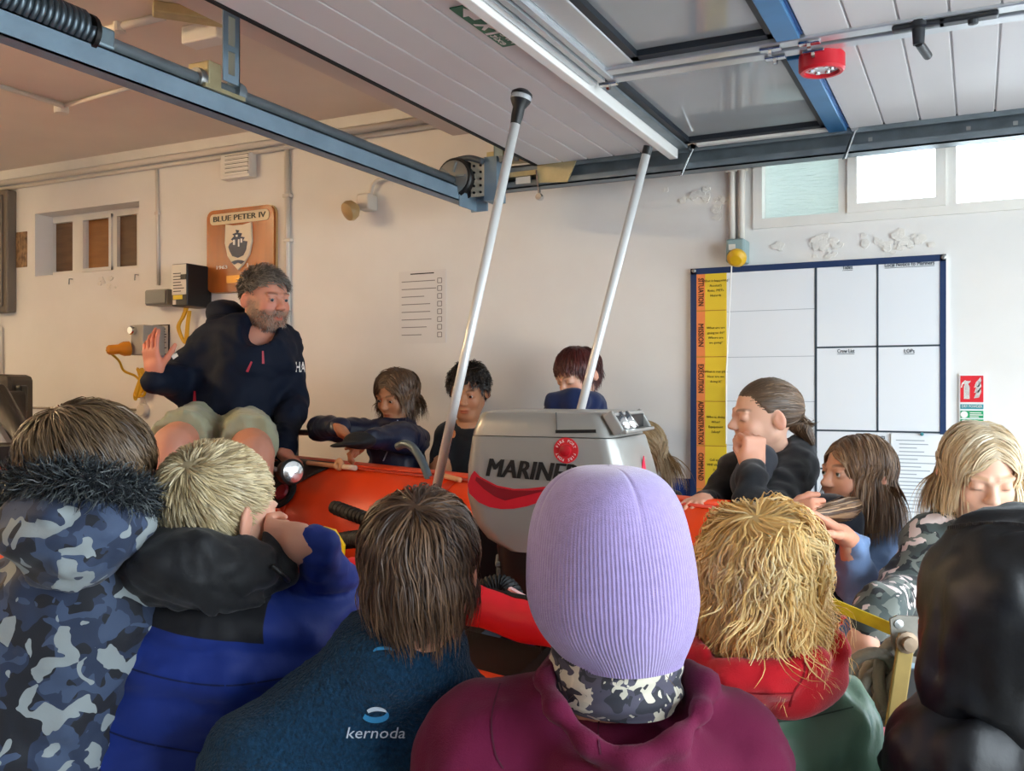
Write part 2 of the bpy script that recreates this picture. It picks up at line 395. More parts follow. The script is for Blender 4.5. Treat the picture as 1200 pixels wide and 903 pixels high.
def lamp_batten(x, y, label, power, col):
    t = thing('ceiling_light', (x, y, ZC - .1), label, 'light', 'warm ceiling battens')
    MB().bb(x - .06, x + .06, y - .62, y + .62, ZC - .05, ZC, .01).build('housing', M_WHITEP, t)
    m, N, L, p = newmat('warm tube'); p.inputs['Emission Color'].default_value = (*col, 1); p.inputs['Emission Strength'].default_value = power
    MATS['warm tube'] = m
    MB().tube([(x, y - .58, ZC - .08), (x, y + .58, ZC - .08)], .02, 12).build('tube', m, t, True)
    for s in (-.58, .58): MB().bb(x - .02, x + .02, y + s - .015, y + s + .015, ZC - .1, ZC - .04, .004).build('end_cap', M_WHITEP, t)
lamp_batten(-4.25, 1.1, 'warm white ceiling batten over the far end of the boat', 150, (1, .72, .40))
lamp_batten(-3.0, -0.6, 'warm white ceiling batten away from the back wall', 72, (1, .70, .40))
t = thing('lamp_bracket', onZ(232, 16, ZC), 'metal bracket and white end of a ceiling fitting by the hanger', 'bracket')
p = onZ(232, 10, ZC); MB().bar(p + (-.09, -.1, -.02), p + (.09, .12, -.02), .06, .035, bev=.004).build('bracket', M_BRASSY, t)
p = onZ(242, 30, ZC); MB().box(p - (0, 0, .03), (.16, .07, .06), bev=.006).build('end_box', M_WHITEP, t)

# ---- vent
t = thing('air_vent', onY(285, 213, YW), 'small white louvred air vent high on the wall', 'vent')
a, b = onY(267, 213, YW), onY(301, 180, YW)
MB().bb(a[0], b[0], YW - .05, YW, a[2], b[2], .004).build('box', M_WHITEP, t)
h = b[2] - a[2]
for k in range(5):
    z = a[2] + h * (.12 + .17 * k); MB().bb(a[0] + .03, b[0] - .006, YW - .056, YW - .05, z, z + h * .1).build('louvre', M_WHITEP, t)
    MB().bb(a[0] + .03, b[0] - .006, YW - .0515, YW - .0495, z + h * .105, z + h * .135).build('slot', M_BLACKP, t)

# ---- varnished boat name plaque
p0, p1 = onY(247, 344, YW), onY(325, 240, YW); pc = (p0 + p1) / 2; pw, ph = p1[0] - p0[0], p1[2] - p0[2]
M_WOOD = mat('varnished mahogany', '#a65c22', .22, var=.22, vscale=3, bump=.05, coat=.6, stretch=(4, 1, .6))
M_GOLD = mat('pale gilt', '#d9bd8a', .35, .3)
t = thing('name_plaque', (pc[0], YW - .02, p0[2]), 'varnished wooden name plaque with a shield crest', 'plaque')
ex, ey = np.array([1., 0, 0]), np.array([0, 0, 1.])
def plate(poly, dx, dz, y, th, name, m, par=None): return MB().prism(poly, (pc[0] + dx, y, pc[2] + dz), ex, ey, th).build(name, m, par or t)
plate(rrect(pw, ph, .04), 0, 0, YW - .0, .026, 'board', M_WOOD)
plate(rrect(pw * 1.02, ph * 1.012, .042), 0, 0, YW - .0, .012, 'back_board', M_GOLD)
plate(rrect(pw * .88, ph * .13, .02), 0, ph * .385, YW - .026, .004, 'name_strip', mat('cream ivory', '#d9c7a3', .3))
M_INK = mat('black lettering', '#1c1712', .5); M_WHT = mat('white lettering', '#efece6', .5)
text('lettering', 'BLUE PETER IV', .045, (pc[0], YW - .0305, pc[2] + ph * .385), ex, ey, M_INK, t, width=pw * .78, height=ph * .065, fat=.0012)
sh = [(-.19, .19), (-.07, .175), (.07, .175), (.19, .19), (.2, .02), (.16, -.1), (.08, -.18), (0, -.235), (-.08, -.18), (-.16, -.1), (-.2, .02)]
plate([(x * pw, y * pw * 1.25) for x, y in sh], pw * .0, ph * .06, YW - .026, .01, 'shield', mat('cream enamel', '#e0d3ba', .3))
ship = [(-.14, -.02), (-.12, .01), (-.06, .03), (-.1, .05), (-.05, .08), (-.08, .1), (-.02, .11), (-.03, .14), (.02, .13), (0, .11), (.06, .1), (.04, .07), (.1, .06), (.07, .03), (.14, .02), (.12, -.06), (.08, -.11), (.0, -.13), (-.08, -.11), (-.12, -.06)]
plate([(x * pw, y * pw * 1.2) for x, y in reversed(ship)][::-1], 0, ph * .06, YW - .036, .003, 'ship_crest', mat('crest navy', '#27344f', .4))
for dx, dz, wd_, hh in ((-.05, .03, .03, .05), (.02, .02, .02, .07), (.06, .04, .025, .04), (-.01, .09, .03, .02)):
    plate(rrect(wd_ * pw, hh * pw * 1.2, .2 * wd_ * pw), dx * pw, ph * .06 + (dz - .01) * pw * 1.2, YW - .039, .002, 'sail', M_WHT)
plate([(-.1 * pw, 0), (-.05 * pw, -.012), (0, -.004), (.05 * pw, -.012), (.1 * pw, 0), (.05 * pw, .006), (0, .008), (-.05 * pw, .006)], 0, ph * .06 - .2 * pw, YW - .036, .003, 'scroll', mat('crest navy', '#27344f'))
text('lettering', '1963', .03, (pc[0] - pw * .27, YW - .0265, pc[2] - ph * .2), ex, ey, M_WHT, t, width=pw * .16, height=ph * .04, fat=.0008)
text('lettering', '1', .03, (pc[0] + pw * .12, YW - .0265, pc[2] - ph * .2), ex, ey, M_WHT, t)
plate(rrect(pw * .42, ph * .09, .003), pw * .02, -ph * .35, YW - .026, .003, 'brass_plate', mat('brass plate', '#c9954a', .35, .6))

# ---- electrical boxes under the conduit
def wbox(name, px0, py0, px1, py1, depth, m, label, cat, bev=.006):
    a, b = onY(px0, py1, YW - depth), onY(px1, py0, YW - depth)
    t = thing(name, ((a[0] + b[0]) / 2, YW - depth / 2, a[2]), label, cat)
    MB().bb(a[0], b[0], YW - depth, YW, a[2], b[2], bev).build('case', m, t); return t, a, b
t, a, b = wbox('junction_box', 170, 338, 196, 358, .09, mat('grey enamel', '#8b8d88', .45), 'grey lidded junction box at the foot of the thin conduit', 'electrical box')
MB().bb(a[0] + .006, b[0] - .006, YW - .098, YW - .088, a[2] + .006, b[2] - .006, .004).build('lid', mat('grey enamel', '#8b8d88', .45), t)
t, a, b = wbox('control_unit', 201, 308, 219, 359, .16, M_BLACKP, 'black control unit with a white instruction label', 'electrical box')
w_ = b[0] - a[0]; h_ = b[2] - a[2]; yl = YW - .1605
M_LAB = mat('white label', '#ddd8cc', .5)
MB().bb(a[0] + .004, b[0] - .004, yl - .001, yl, a[2] + h_ * .27, b[2] - .004).build('label', M_LAB, t)
MB().bb(a[0] + .012, b[0] - w_ * .28, yl - .002, yl, a[2] + h_ * .16, a[2] + h_ * .26).build('warning_sticker', mat('yellow sticker', '#e0c62c', .5), t)
MB().bb(a[0] + w_ * .62, b[0] - .004, yl - .003, yl, a[2] + h_ * .62, a[2] + h_ * .74).build('display', M_BLACKP, t)
for k in range(7): MB().bb(a[0] + .012, b[0] - w_ * rnd(.15, .4), yl - .0018, yl - .001, a[2] + h_ * (.34 + .07 * k), a[2] + h_ * (.34 + .07 * k) + .004).build('print_line', M_INK, t)
MB().bb(a[0] + .01, a[0] + .03, yl - .002, yl, a[2] + .008, a[2] + .03).build('sticker', M_LAB, t)
t, a, b = wbox('socket_box', 153, 380, 168, 416, .14, mat('pale grey enamel', '#a7a49b', .45), 'pale grey wall socket box with an orange plug', 'electrical box')
p = onY(157, 387, YW - .14); MB().lathe([(.0, 0), (.022, 0), (.022, .02), (.017, .026), (0, .026)], p, (0, -1, 0), 16).build('rotary_switch', M_CHROME, t, 'auto')
p = onY(153, 408, YW - .14)
M_ORPL = mat('orange plug', '#d98a1d', .45)
q = MB(); q.lathe([(.03, 0), (.036, .005), (.036, .03), (.03, .045), (.024, .055), (.024, .1), (.015, .11)], p, (-.45, -.85, -.1), 18); q.build('plug', M_ORPL, t, 'auto')
M_YCAB = mat('yellow cable', '#d3a41c', .5)
P = lambda x, y, d=.04: onY(x, y, YW - d)
e = p + nrm((-.45, -.85, -.1)) * .11
t2 = thing('yellow_cable', P(166, 470), 'yellow cable hanging from the orange plug in a bunch', 'cable')
def smoothpath(pts, n=6):
    pts = [np.array(p, float) for p in pts]; out = []
    for i in range(len(pts) - 1):
        p0 = pts[max(i - 1, 0)]; p1 = pts[i]; p2 = pts[i + 1]; p3 = pts[min(i + 2, len(pts) - 1)]
        for k in range(n):
            u = k / n; out.append(.5 * ((2 * p1) + (-p0 + p2) * u + (2 * p0 - 5 * p1 + 4 * p2 - p3) * u * u + (-p0 + 3 * p1 - 3 * p2 + p3) * u ** 3))
    return out + [pts[-1]]
MB().tube(smoothpath([e, P(139, 422, .12), P(145, 434, .08), P(158, 440), P(164, 446)]), .006, 8).build('cable', M_YCAB, t2, True)
for k in range(6):
    x0 = 162 + rnd(-2, 6)
    MB().tube(smoothpath([P(164, 440 + rnd(-6, 6)), P(x0 + rnd(-4, 4), 432), P(x0 + 4, 440 + rnd(0, 8), .05), P(x0 + rnd(-3, 3), 458 + rnd(0, 14)), P(x0 - 3, 462), P(163, 446)]), .006, 8).build('coil', M_YCAB, t2, True)
t2 = thing('yellow_cable', P(215, 390), 'yellow cable looped under the black control unit', 'cable')
for k in range(4):
    x0 = 214 + rnd(-3, 3); MB().tube(smoothpath([P(217 + k, 360), P(x0, 372), P(x0 - 4 - k, 384), P(x0 + 3, 396 + rnd(-6, 6)), P(x0 + 6, 378), P(x0 + 8, 364)]), .006, 8).build('loop', M_YCAB, t2, True)
a, b = onY(180, 416, YW), onY(199, 380, YW)
t = thing('instruction_sign', (a[0], YW, a[2]), 'small white instruction sign with a dark border beside the socket', 'sign')
MB().bb(a[0], b[0], YW - .006, YW, a[2], b[2]).build('border', mat('dark sign border', '#3a3430', .5), t); MB().bb(a[0] + .006, b[0] - .006, YW - .008, YW - .005, a[2] + .006, b[2] - .006).build('panel', M_LAB, t)
for k in range(9):
    z = b[2] - .02 - k * (b[2] - a[2] - .03) / 9; MB().bb(a[0] + .012 + (k % 3 > 0) * .012, b[0] - rnd(.012, .03), YW - .009, YW - .0075, z - .004, z).build('print_line', M_INK, t)
for k in (1, 4, 6):
    z = b[2] - .03 - k * .022; MB().bb(a[0] + .009, a[0] + .02, YW - .0095, YW - .0075, z - .014, z).build('pictogram', M_INK, t)
p = onY(170, 480, YW)
t = thing('round_cable_box', p, 'small round white box on the cable low on the wall', 'electrical box')
MB().lathe([(.033, 0), (.033, .022), (.028, .03), (0, .031)], p, (0, -1, 0), 20).build('case', M_PIPE, t, 'auto'); MB().tube([p + (0.01, -.01, .03), onY(172, 440, YW) - (0, .01, 0)], .004, 6).build('cable', M_PIPE, t)
p = onY(435, 243, YW)
t = thing('motion_sensor', p, 'beige movement sensor lamp on a grey box with bent conduit', 'sensor')
MB().bb(p[0] - .03, p[0] + .035, YW - .07, YW, p[2] - .02, p[2] + .05, .008).build('back_box', M_PIPE, t)
q = p + np.array([-.03, -.09, -.02]); MB().lathe([(.02, -.02), (.04, 0), (.045, .02), (.04, .035), (.02, .045), (0, .048)], q, (-.35, -.8, -.45), 20).build('lens', mat('amber lens', '#b79868', .3), t, 'auto')
MB().tube(smoothpath([p + (.01, -.02, .05), onY(440, 218, YW) - (0, .02, 0), onY(446, 212, YW) - (0, .02, 0), onY(460, 210, YW) - (0, .02, 0)]), .009, 8).build('conduit', M_PIPE, t, True)
p = onY(862, 292, YW)
t = thing('pull_cord_isolator', p, 'grey blue isolator box with a yellow underside below twin conduits', 'electrical box')
a, b = onY(851, 308, YW - .08), onY(873, 279, YW - .08)
MB().bb(a[0], b[0], YW - .09, YW, a[2], b[2], .008).build('case', mat('isolator grey', '#8ba0a0', .5), t)
MB().bb(a[0] + .012, a[0] + .035, YW - .093, YW - .088, b[2] - .04, b[2] - .02).build('label', M_LAB, t)
MB().lathe([(.034, 0), (.034, .012), (.02, .025), (0, .027)], (a[0] + .04, YW - .085, a[2] + .018), (0, -.8, -.6), 18).build('yellow_button', mat('yellow plastic', '#d9a91c', .4), t, 'auto')
MB().tube([(a[0] + .015, YW - .06, a[2]), onY(851, 440, YW - .03), onY(851, 520, YW - .03)], .0025, 6).build('pull_cord', M_WHT, t)

# ---- A4 checklist on the wall
a, b = onY(468, 403, YW), onY(523, 315, YW)
t = thing('checklist_sheet', (a[0], YW, a[2]), 'white checklist sheet with eight tick boxes on the wall', 'paper')
M_PAPER = mat('white paper', '#e2dfdb', .7)
MB().bb(a[0], b[0], YW - .003, YW, a[2], b[2]).build('sheet', M_PAPER, t)
pw_, ph_ = b[0] - a[0], b[2] - a[2]
MB().bb(a[0] + pw_ * .25, b[0] - pw_ * .25, YW - .004, YW - .003, b[2] - ph_ * .05, b[2] - ph_ * .035).build('heading', M_INK, t)
for k in range(8):
    z = b[2] - ph_ * (.15 + .105 * k)
    MB().bb(a[0] + pw_ * .06, a[0] + pw_ * rnd(.45, .8), YW - .004, YW - .003, z, z + .0035).build('print_line', mat('grey print', '#8a8682', .6), t)
    x, s = a[0] + pw_ * .87, .010
    m2 = MB()
    for dx, dz, ww, hh in ((0, -s, 2 * s, .003), (0, s, 2 * s, .003), (-s, 0, .003, 2 * s), (s, 0, .003, 2 * s)): m2.box((x + dx, YW - .0035, z + dz), (ww, .001, hh))
    m2.build('tick_box', mat('grey print', '#6a6662'), t)
a, b = onY(15, 314, YW), onY(32, 271, YW)
o = MB().bb(a[0], b[0], YW - .004, YW, a[2], b[2]).build('old_print', mat('brown old print', '#8a6f52', .7, var=.7, vscale=30, stretch=(2, 1, 1))); tag(o, 'small faded brown print pinned left of the internal window', 'picture')
# tall cupboard at the left edge
a = onY(10, 300, YW - .05)
t = thing('tall_cupboard', (a[0] - .3, YW - .03, 0), 'grey cupboard hung at the far end of the wall', 'cupboard')
zt, zb = onY(5, 222, YW - .05)[2], onY(5, 366, YW - .05)[2]
MB().bb(a[0] - .5, a[0], YW - .06, YW, zb, zt, .01).build('body', mat('cupboard grey', '#6f675c', .6), t)
MB().bb(a[0] - .46, a[0] - .03, YW - .072, YW - .06, zb + .03, zt - .03, .006).build('door', mat('cupboard grey'), t)

# ---- planning board
B0, B1 = onY(812, 314, YW), onY(1111, 300, YW)
bx0, bx1 = onY(811, 400, YW)[0], onY(1109, 400, YW)[0]; bz1 = (B0[2] + B1[2]) / 2; bz0 = onY(960, 640, YW)[2]
t = thing('planning_board', ((bx0 + bx1) / 2, YW, bz0), 'large white planning board with navy border and yellow column', 'whiteboard')
M_BOARD = mat('gloss whiteboard', '#e6eaee', .3); M_NAVY = mat('navy board border', '#1d355e', .45); M_ORG = mat('orange board strip', '#f08a4b', .5); M_YEL = mat('yellow board strip', '#eac832', .5); M_LINE = mat('board line', '#39444e', .5)
def brect(x0, x1, z0, z1, y, name, m): return MB().bb(x0, x1, YW - y, YW - y + .003, z0, z1).build(name, m, t)
MB().bb(bx0, bx1, YW - .018, YW, bz0, bz1).build('panel', M_BOARD, t)
bw = .022
for r in ((bx0, bx0 + bw, bz0, bz1), (bx1 - bw * .85, bx1, bz0, bz1), (bx0, bx1, bz1 - bw, bz1)): brect(*r, .0205, 'border', M_NAVY)
xo0, xo1, xy1 = onY(820, 400, YW)[0], onY(828, 400, YW)[0], onY(853, 400, YW)[0]
xo0 = bx0 + bw; brect(xo0, xo1, bz0, bz1 - bw, .020, 'orange_column', M_ORG); brect(xo1, xy1, bz0, bz1 - bw, .020, 'yellow_column', M_YEL)
bxz = lambda px, py: (onY(px, py, YW)[0], onY(px, py, YW)[2])
xc1 = bxz(957, 450)[0]; xc2 = bxz(1029, 450)[0]; zh1 = bxz(1030, 406)[1]; zh2 = bxz(1030, 505)[1]; xe = bx1 - bw * .85
for r in ((xc1 - .004, xc1 + .004, bz0, bz1 - bw), (xc2 - .003, xc2 + .003, zh2, bz1 - bw), (xc1, xe, zh1 - .003, zh1 + .003), (xc1, xe, zh2 - .003, zh2 + .003), (xc1, xc1 + .35, bxz(1040, 551)[1] - .003, bxz(1040, 551)[1] + .003)): brect(*r, .0195, 'grid_line', M_LINE)
for py in (364, 418, 470, 522, 576): z = bxz(900, py)[1]; brect(xy1, xc1, z - .001, z + .001, .0192, 'ruled_line', mat('faint line', '#aab2ba', .5))
for py in (364, 418, 470, 522, 573): z = bxz(840, py)[1]; brect(xo0, xy1, z - .0015, z + .0015, .0212, 'ruled_line', mat('faint orange line', '#c08a2a', .5))
for word, y0, y1 in (('SITUATION', 327, 359), ('MISSION', 380, 406), ('EXECUTION', 427, 460), ('ADMINISTRATION', 470, 520), ('COMMAND', 530, 562)):
    za, zb_ = bxz(820, y0)[1], bxz(820, y1)[1]
    text('lettering', word, .03, ((xo0 + xo1) / 2, YW - .021, (za + zb_) / 2), (0, 0, -1), (1, 0, 0), M_INK, t, width=za - zb_, height=.020, fat=.0004)
xm = (xo1 + xy1) / 2
for ls, yc in ((('What is happening?', 'Assets(?)', 'Risks, METs', 'Hazards'), 338), (('What are we', 'going to do?', 'Where are', 'we going?'), 393), (('What is our plan', 'How are we', 'doing it?'), 444), (('Who is doing', 'What?', 'Equipment', 'Safety?'), 497), (('Call signs', 'VHF channel', 'Safe'), 547)):
    for k, l in enumerate(ls): text('small_print', l, .0125, (xm, YW - .021, bxz(840, yc)[1] - (k - 1.5) * .018), (1, 0, 0), (0, 0, 1), M_INK, t, ext=.0002, res=1)
for word, px, py, wpx in (('Tides', 994, 314, 12), ('Local Notice to Mariners', 1066, 310, 58), ('Crew List', 992, 411.5, 20), ('LOPs', 1066, 411.5, 12), ('Defects', 1029, 511.5, 17)):
    x, z = bxz(px, py); wd2 = bxz(px + wpx / 2, py)[0] - bxz(px - wpx / 2, py)[0]
    text('heading', word, .024, (x, YW - .0185, z), (1, 0, 0), (0, 0, 1), M_LINE, t, width=wd2, height=.0135, fat=.0003)
    brect(x - wd2 / 2, x + wd2 / 2, z - .0105, z - .009, .0195, 'underline', M_LINE)
for px, py in ((815, 318), (1106, 302)):
    x, z = bxz(px, py); MB().lathe([(.008, 0), (.008, .003), (.004, .005), (0, .005)], (x, YW - .02, z), (0, -1, 0), 12).build('screw', M_STEEL, t)
t = thing('notice_sheet', (bxz(1075, 590)[0], YW - .02, bxz(1075, 590)[1]), 'long white typed sheet pinned over the planning board', 'paper')
xa, xb = bxz(1045, 550)[0], bxz(1118, 550)[0]; zt = bxz(1075, 508)[1]; zb_ = bxz(1075, 596)[1]
MB().bb(xa, xb, YW - .027, YW - .0225, zb_ - .25, zt).build('sheet', mat('bright paper', '#e8ecef', .6), t)
for k in range(20):
    z = zt - .02 - k * .0125; MB().bb(xa + .015 + .01 * (k % 4 > 0), xa + rnd(.07, .15), YW - .0278, YW - .0268, z - .003, z).build('print_line', mat('pale print', '#9aa4ab', .6), t)
x, z = bxz(1081, 508); MB().lathe([(.006, 0), (.005, .008), (0, .01)], (x, YW - .028, z), (0, -1, 0), 10).build('pin', mat('teal pin', '#2a7d86', .4), t)

# ---- fire point sign
a, b = onY(1124, 545, YW), onY(1154, 438, YW)
t = thing('extinguisher_sign', (a[0], YW, a[2]), 'red and green fire extinguisher sign on the wall', 'sign')
MB().bb(a[0], b[0], YW - .008, YW, a[2], b[2]).build('panel', mat('sign white', '#e9eceb', .4), t)
w_ = b[0] - a[0]; M_RED = mat('sign red', '#d6222e', .45); M_GRN = mat('sign green', '#1f9a63', .45); M_TEAL = mat('sign teal', '#2c8f9a', .45)
zz = lambda py: onY(1139, py, YW)[2]
def srect(x0, x1, py0, py1, name, m, y=.0095): return MB().bb(a[0] + w_ * x0, a[0] + w_ * x1, YW - y, YW - y + .002, zz(py1), zz(py0)).build(name, m, t)
srect(.05, .95, 440, 471, 'red_field', M_RED)
srect(.05, .95, 473.5, 479, 'teal_band', M_TEAL); text('lettering', 'DRY POWDER', .012, (a[0] + w_ * .5, YW - .0105, zz(476)), (1, 0, 0), (0, 0, 1), M_WHT, t, width=w_ * .8)
for py in (481, 491, 501, 511): srect(.05, .95, py, py + 8.5, 'green_row', M_GRN)
for py in (482, 492, 502):
    for k, wd2 in enumerate((.45, .5, .35)): srect(.42, .42 + wd2, py + 1 + k * 2.3, py + 2 + k * 2.3, 'print_line', M_WHT, .0105)
    MB().lathe([(.011, 0), (.011, .002), (0, .002)], (a[0] + w_ * .2, YW - .0095, zz(py + 3.5)), (0, -1, 0), 12).build('pictogram', M_WHT, t)
zc_ = (zz(440) + zz(471)) / 2; hh = zz(440) - zz(471)
MB().prism([(-.1, -.38), (.1, -.38), (.1, .08), (.06, .16), (.05, .2), (.13, .26), (.13, .31), (.0, .3), (-.06, .33), (-.17, .22), (-.2, .05), (-.16, .05), (-.13, .18), (-.06, .2), (-.1, .1)], (a[0] + w_ * .3, YW - .0095, zc_), (hh, 0, 0), (0, 0, hh), .00002).build('extinguisher_symbol', M_WHT, t)
for k in range(3): MB().prism([(-.12, -.35 + k * .2), (.05, -.32 + k * .2), (.13, -.1 + k * .2), (.1, .08 + k * .18), (.03, -.05 + k * .2), (-.05, -.14 + k * .2)], (a[0] + w_ * .72, YW - .0095, zc_), (hh, 0, 0), (0, 0, hh), .00002).build('flame_symbol', M_WHT, t)

# ================================================================== overhead door, drawn up under the ceiling
ZD = 2.323                       # underside of the door leaf
YT = 2.85 * S                    # wall-side track
Y0D = -1.5                       # far edge of the door behind the camera
XA = -1.323 * S                  # leading end
M_PANEL = mat('white foil door panel', '#d5d2d2', .5, var=.02, vscale=4)
M_PANEL2 = M_PANEL
M_BLUEA = mat('blue anodised mullion', '#3f7fb4', .3, .55, var=.08, vscale=12)
m_, N_, L_, p_ = newmat('acrylic pane'); p_.inputs['Base Color'].default_value = (.62, .66, .70, 1); p_.inputs['Roughness'].default_value = .06; p_.inputs['Transmission Weight'].default_value = .55; p_.inputs['IOR'].default_value = 1.5
M_ACR = m_
d = thing('door_1', (0, .8, ZD), 'white sectional overhead door drawn up flat, with glazed strip', 'door', kind='structure')
def strips(x0, x1, n, y0, y1, name='panel_rib'):
    """ribbed leaf: one slab, one proud rib strip for each rib"""
    sec = MB().bb(x0, x1, y0, y1, ZD + .006, ZD + .045).build('door_section', M_PANEL, d)
    wdt = (x1 - x0) / n
    for k in range(n): MB().bb(x0 + wdt * k + .0022, x0 + wdt * (k + 1) - .0022, y0, y1, ZD, ZD + .008, .002).build(name, M_PANEL, sec)
strips(XA, -.868 * S, 5, Y0D, YT)
strips(-.33 * S, .23 * S, 6, Y0D, 2.06 * S); strips(-.33 * S, .23 * S, 6, 2.13 * S, YT)
strips(.235 * S, .78 * S, 6, Y0D, 2.06 * S); strips(.235 * S, .78 * S, 6, 2.13 * S, YT)
# end edge (dark gasket) of the leaf
MB().bb(XA - .012, XA, Y0D, YT, ZD - .002, ZD + .05).build('end_gasket', M_BLACKR, d)
# white joint rail, proud of the leaf, then the aluminium strut and the glazed section
xw = -.865 * S
MB().bb(xw, xw + .03, Y0D, YT, ZD - .035, ZD + .04, .003).build('joint_rail', mat('white joint rail', '#eceae6', .45), d)
ysp = 2.145 * S
st = MB()
for k in range(3): st.bb(xw + .034 + .022 * k, xw + .05 + .022 * k, Y0D, ysp - .04, ZD - .02 + .004 * k, ZD + .03)
st.bb(xw + .032, xw + .1, Y0D, ysp - .04, ZD, ZD + .035); st.build('strut', M_ALU, d)
xg0, xg1 = xw + .1, -.385 * S
gy0, gy1 = 2.06 * S, 2.145 * S           # the pass door joint crosses here, along x
MB().bb(xw + .1, xg0 + .07, Y0D, gy0, ZD, ZD + .04, .003).build('frame_stile', M_ALU, d)
MB().bb(xw + .03, xg0 - .035, gy1 + .02, YT, ZD - .004, ZD + .04, .003).build('frame_stile', M_ZINCD, d)
for a, b in ((gy0 - .005, gy0 + .036), (gy1 - .036, gy1 + .005)):
    MB().bb(xg0 - .03, XR - .3, a, b, ZD - .008, ZD + .04, .003).build('jamb_rail', M_ALU, d)
MB().bb(xg0 - .03, XR - .3, gy0 + .036, gy1 - .036, ZD + .01, ZD + .04).build('jamb_gap', M_BLACKR, d)
MB().bb(xg0, xg1, YT - .03, YT, ZD - .004, ZD + .04, .003).build('frame_rail', M_WHITEP, d)
for y0, y1 in ((Y0D, gy0 - .02), (gy1 + .02, YT - .02)):
    MB().bb(xg1, xg1 + .055, y0, y1, ZD - .012, ZD + .04, .003).build('mullion', M_BLUEA, d)
    MB().bb(xg1 + .055, -.33 * S, y0, y1, ZD - .002, ZD + .04).build('mullion_lip', mat('dark blue lip', '#1f4a80', .35, .4), d)
xp0 = xg0 + .07
for (x0, x1, y0, y1) in ((xp0, xg1, Y0D, gy0 - .005), (xg0 - .035, xg1, gy1 + .005, YT - .03)):
    g = MB().bb(x0, x1, y0, y1, ZD + .02, ZD + .028).build('pane', M_ACR, d)
    gk = MB(); q = .02
    gk.bb(x0, x0 + q, y0, y1, ZD + .004, ZD + .024); gk.bb(x1 - q, x1, y0, y1, ZD + .004, ZD + .024); gk.bb(x0, x1, y1 - q * 1.6, y1, ZD + .004, ZD + .024); gk.bb(x0, x1, y0, y0 + q * .6, ZD + .004, ZD + .024)
    gk.build('gasket', mat('dark gasket', '#20262e', .5), g)
def hinge(x, y):
    h = MB().box((x, y, ZD - .012), (.05, .022, .008), bev=.002)
    h.cyl((x - .004, y, ZD - .018), (x + .004, y, ZD - .018), .011, 12); h.build('hinge', M_CHROME, d)
for x in (xg1 - .02, xg1 + .07):
    for y in (gy0 + .015, gy1 - .015): hinge(x, y)
hinge(xg0 - .03, gy1 - .01)
# lever handle and latch plate of the pass door
p = onZ(1075, 14, ZD); hd = MB(); hd.lathe([(.022, 0), (.022, .012), (.014, .016), (.012, .05)], (p[0], gy0 + .015, ZD - .005), (0, 0, -1), 16)
hd.bar((p[0] - .055, gy0 + .015, ZD - .014), (p[0] + .055, gy0 + .015, ZD - .014), .03, .012, bev=.004)
hd.cyl((p[0], gy0 + .015, ZD - .05), (p[0] + .015, gy0 + .10, ZD - .055), .010, 12); hd.build('lever_handle', mat('dark steel handle', '#3b3d40', .35, .6), d, 'auto')
p = onZ(1128, 4, ZD); MB().bar((p[0] - .05, gy0 + .015, ZD - .014), (p[0] + .07, gy0 + .015, ZD - .014), .03, .012, bev=.004).lathe([(.012, 0), (.01, .01), (0, .012)], (p[0] + .02, gy0 + .015, ZD - .018), (0, 0, -1), 12).build('lock_plate', mat('dark steel handle'), d)
# round red lamp under the leaf
p = onZ(963, 62, ZD)
t = thing('red_round_lamp', (p[0], p[1], ZD - .055), 'round red battery lamp fixed under the white door leaf', 'lamp')
MB().lathe([(.0, -.002), (.05, 0), (.055, .006), (.055, .04), (.05, .046), (.042, .046), (.042, .034), (0, .034)], (p[0], p[1], ZD - .002), (0, 0, -1), 28).build('housing', mat('red plastic', '#d3202f', .35), t, 'auto')
MB().lathe([(.041, 0), (.041, .002), (0, .004)], (p[0], p[1], ZD - .037), (0, 0, -1), 24).build('lens', mat('clear lens', '#dfe3e6', .2), t)
for k in range(6):
    a = k * math.pi / 3; MB().lathe([(.008, 0), (.006, .004), (0, .005)], (p[0] + .024 * math.cos(a), p[1] + .024 * math.sin(a), ZD - .041), (0, 0, -1), 8).build('led', M_CHROME, t)
# fire exit sign stuck under the leaf: read from the pass door side
c0, c1 = onZ(528, 7, ZD), onZ(592, 53, ZD)
q = [onZ(x, y, ZD) for x, y in ((528, 8), (556, 3), (613, 50), (587, 54))]
sx0, sx1 = (q[0][0] + q[3][0]) / 2, (q[1][0] + q[2][0]) / 2; sy0, sy1 = (q[0][1] + q[1][1]) / 2, (q[2][1] + q[3][1]) / 2
t = thing('fire_exit_sign', ((sx0 + sx1) / 2, (sy0 + sy1) / 2, ZD - .003), 'green fire exit sign stuck under the ribbed door leaf', 'sign')
MB().bb(sx0, sx1, sy0, sy1, ZD - .003, ZD - .0005).build('panel', mat('exit green', '#1f6d4c', .4), t)
sw, sl = sx1 - sx0, sy1 - sy0
def ex_pt(u, v): return np.array([sx0 + sw * v, sy0 + sl * u, ZD - .0031])     # u along the sign, v across
def ex_poly(pl, name): MB().prism([(a * sl, b * sw) for a, b in pl], (sx0, sy0, ZD - .003), (0, 1, 0), (1, 0, 0), .0012).build(name, M_WHT, t)
ex_poly([(.04, .5), (.2, .9), (.2, .66), (.3, .66), (.3, .34), (.2, .34), (.2, .1)], 'arrow')
ex_poly([(.38, .1), (.42, .1), (.46, .4), (.52, .15), (.55, .2), (.5, .5), (.56, .62), (.62, .6), (.62, .7), (.53, .74), (.44, .72), (.38, .8), (.36, .74), (.44, .6), (.43, .46)], 'running_figure')
ex_poly([(.5 + .035 * math.cos(k), .84 + .09 * math.sin(k)) for k in np.linspace(0, 6.28, 12)[:-1]], 'running_figure_head')
ex_poly([(.62, .05), (.66, .05), (.66, .95), (.62, .95)], 'doorway')
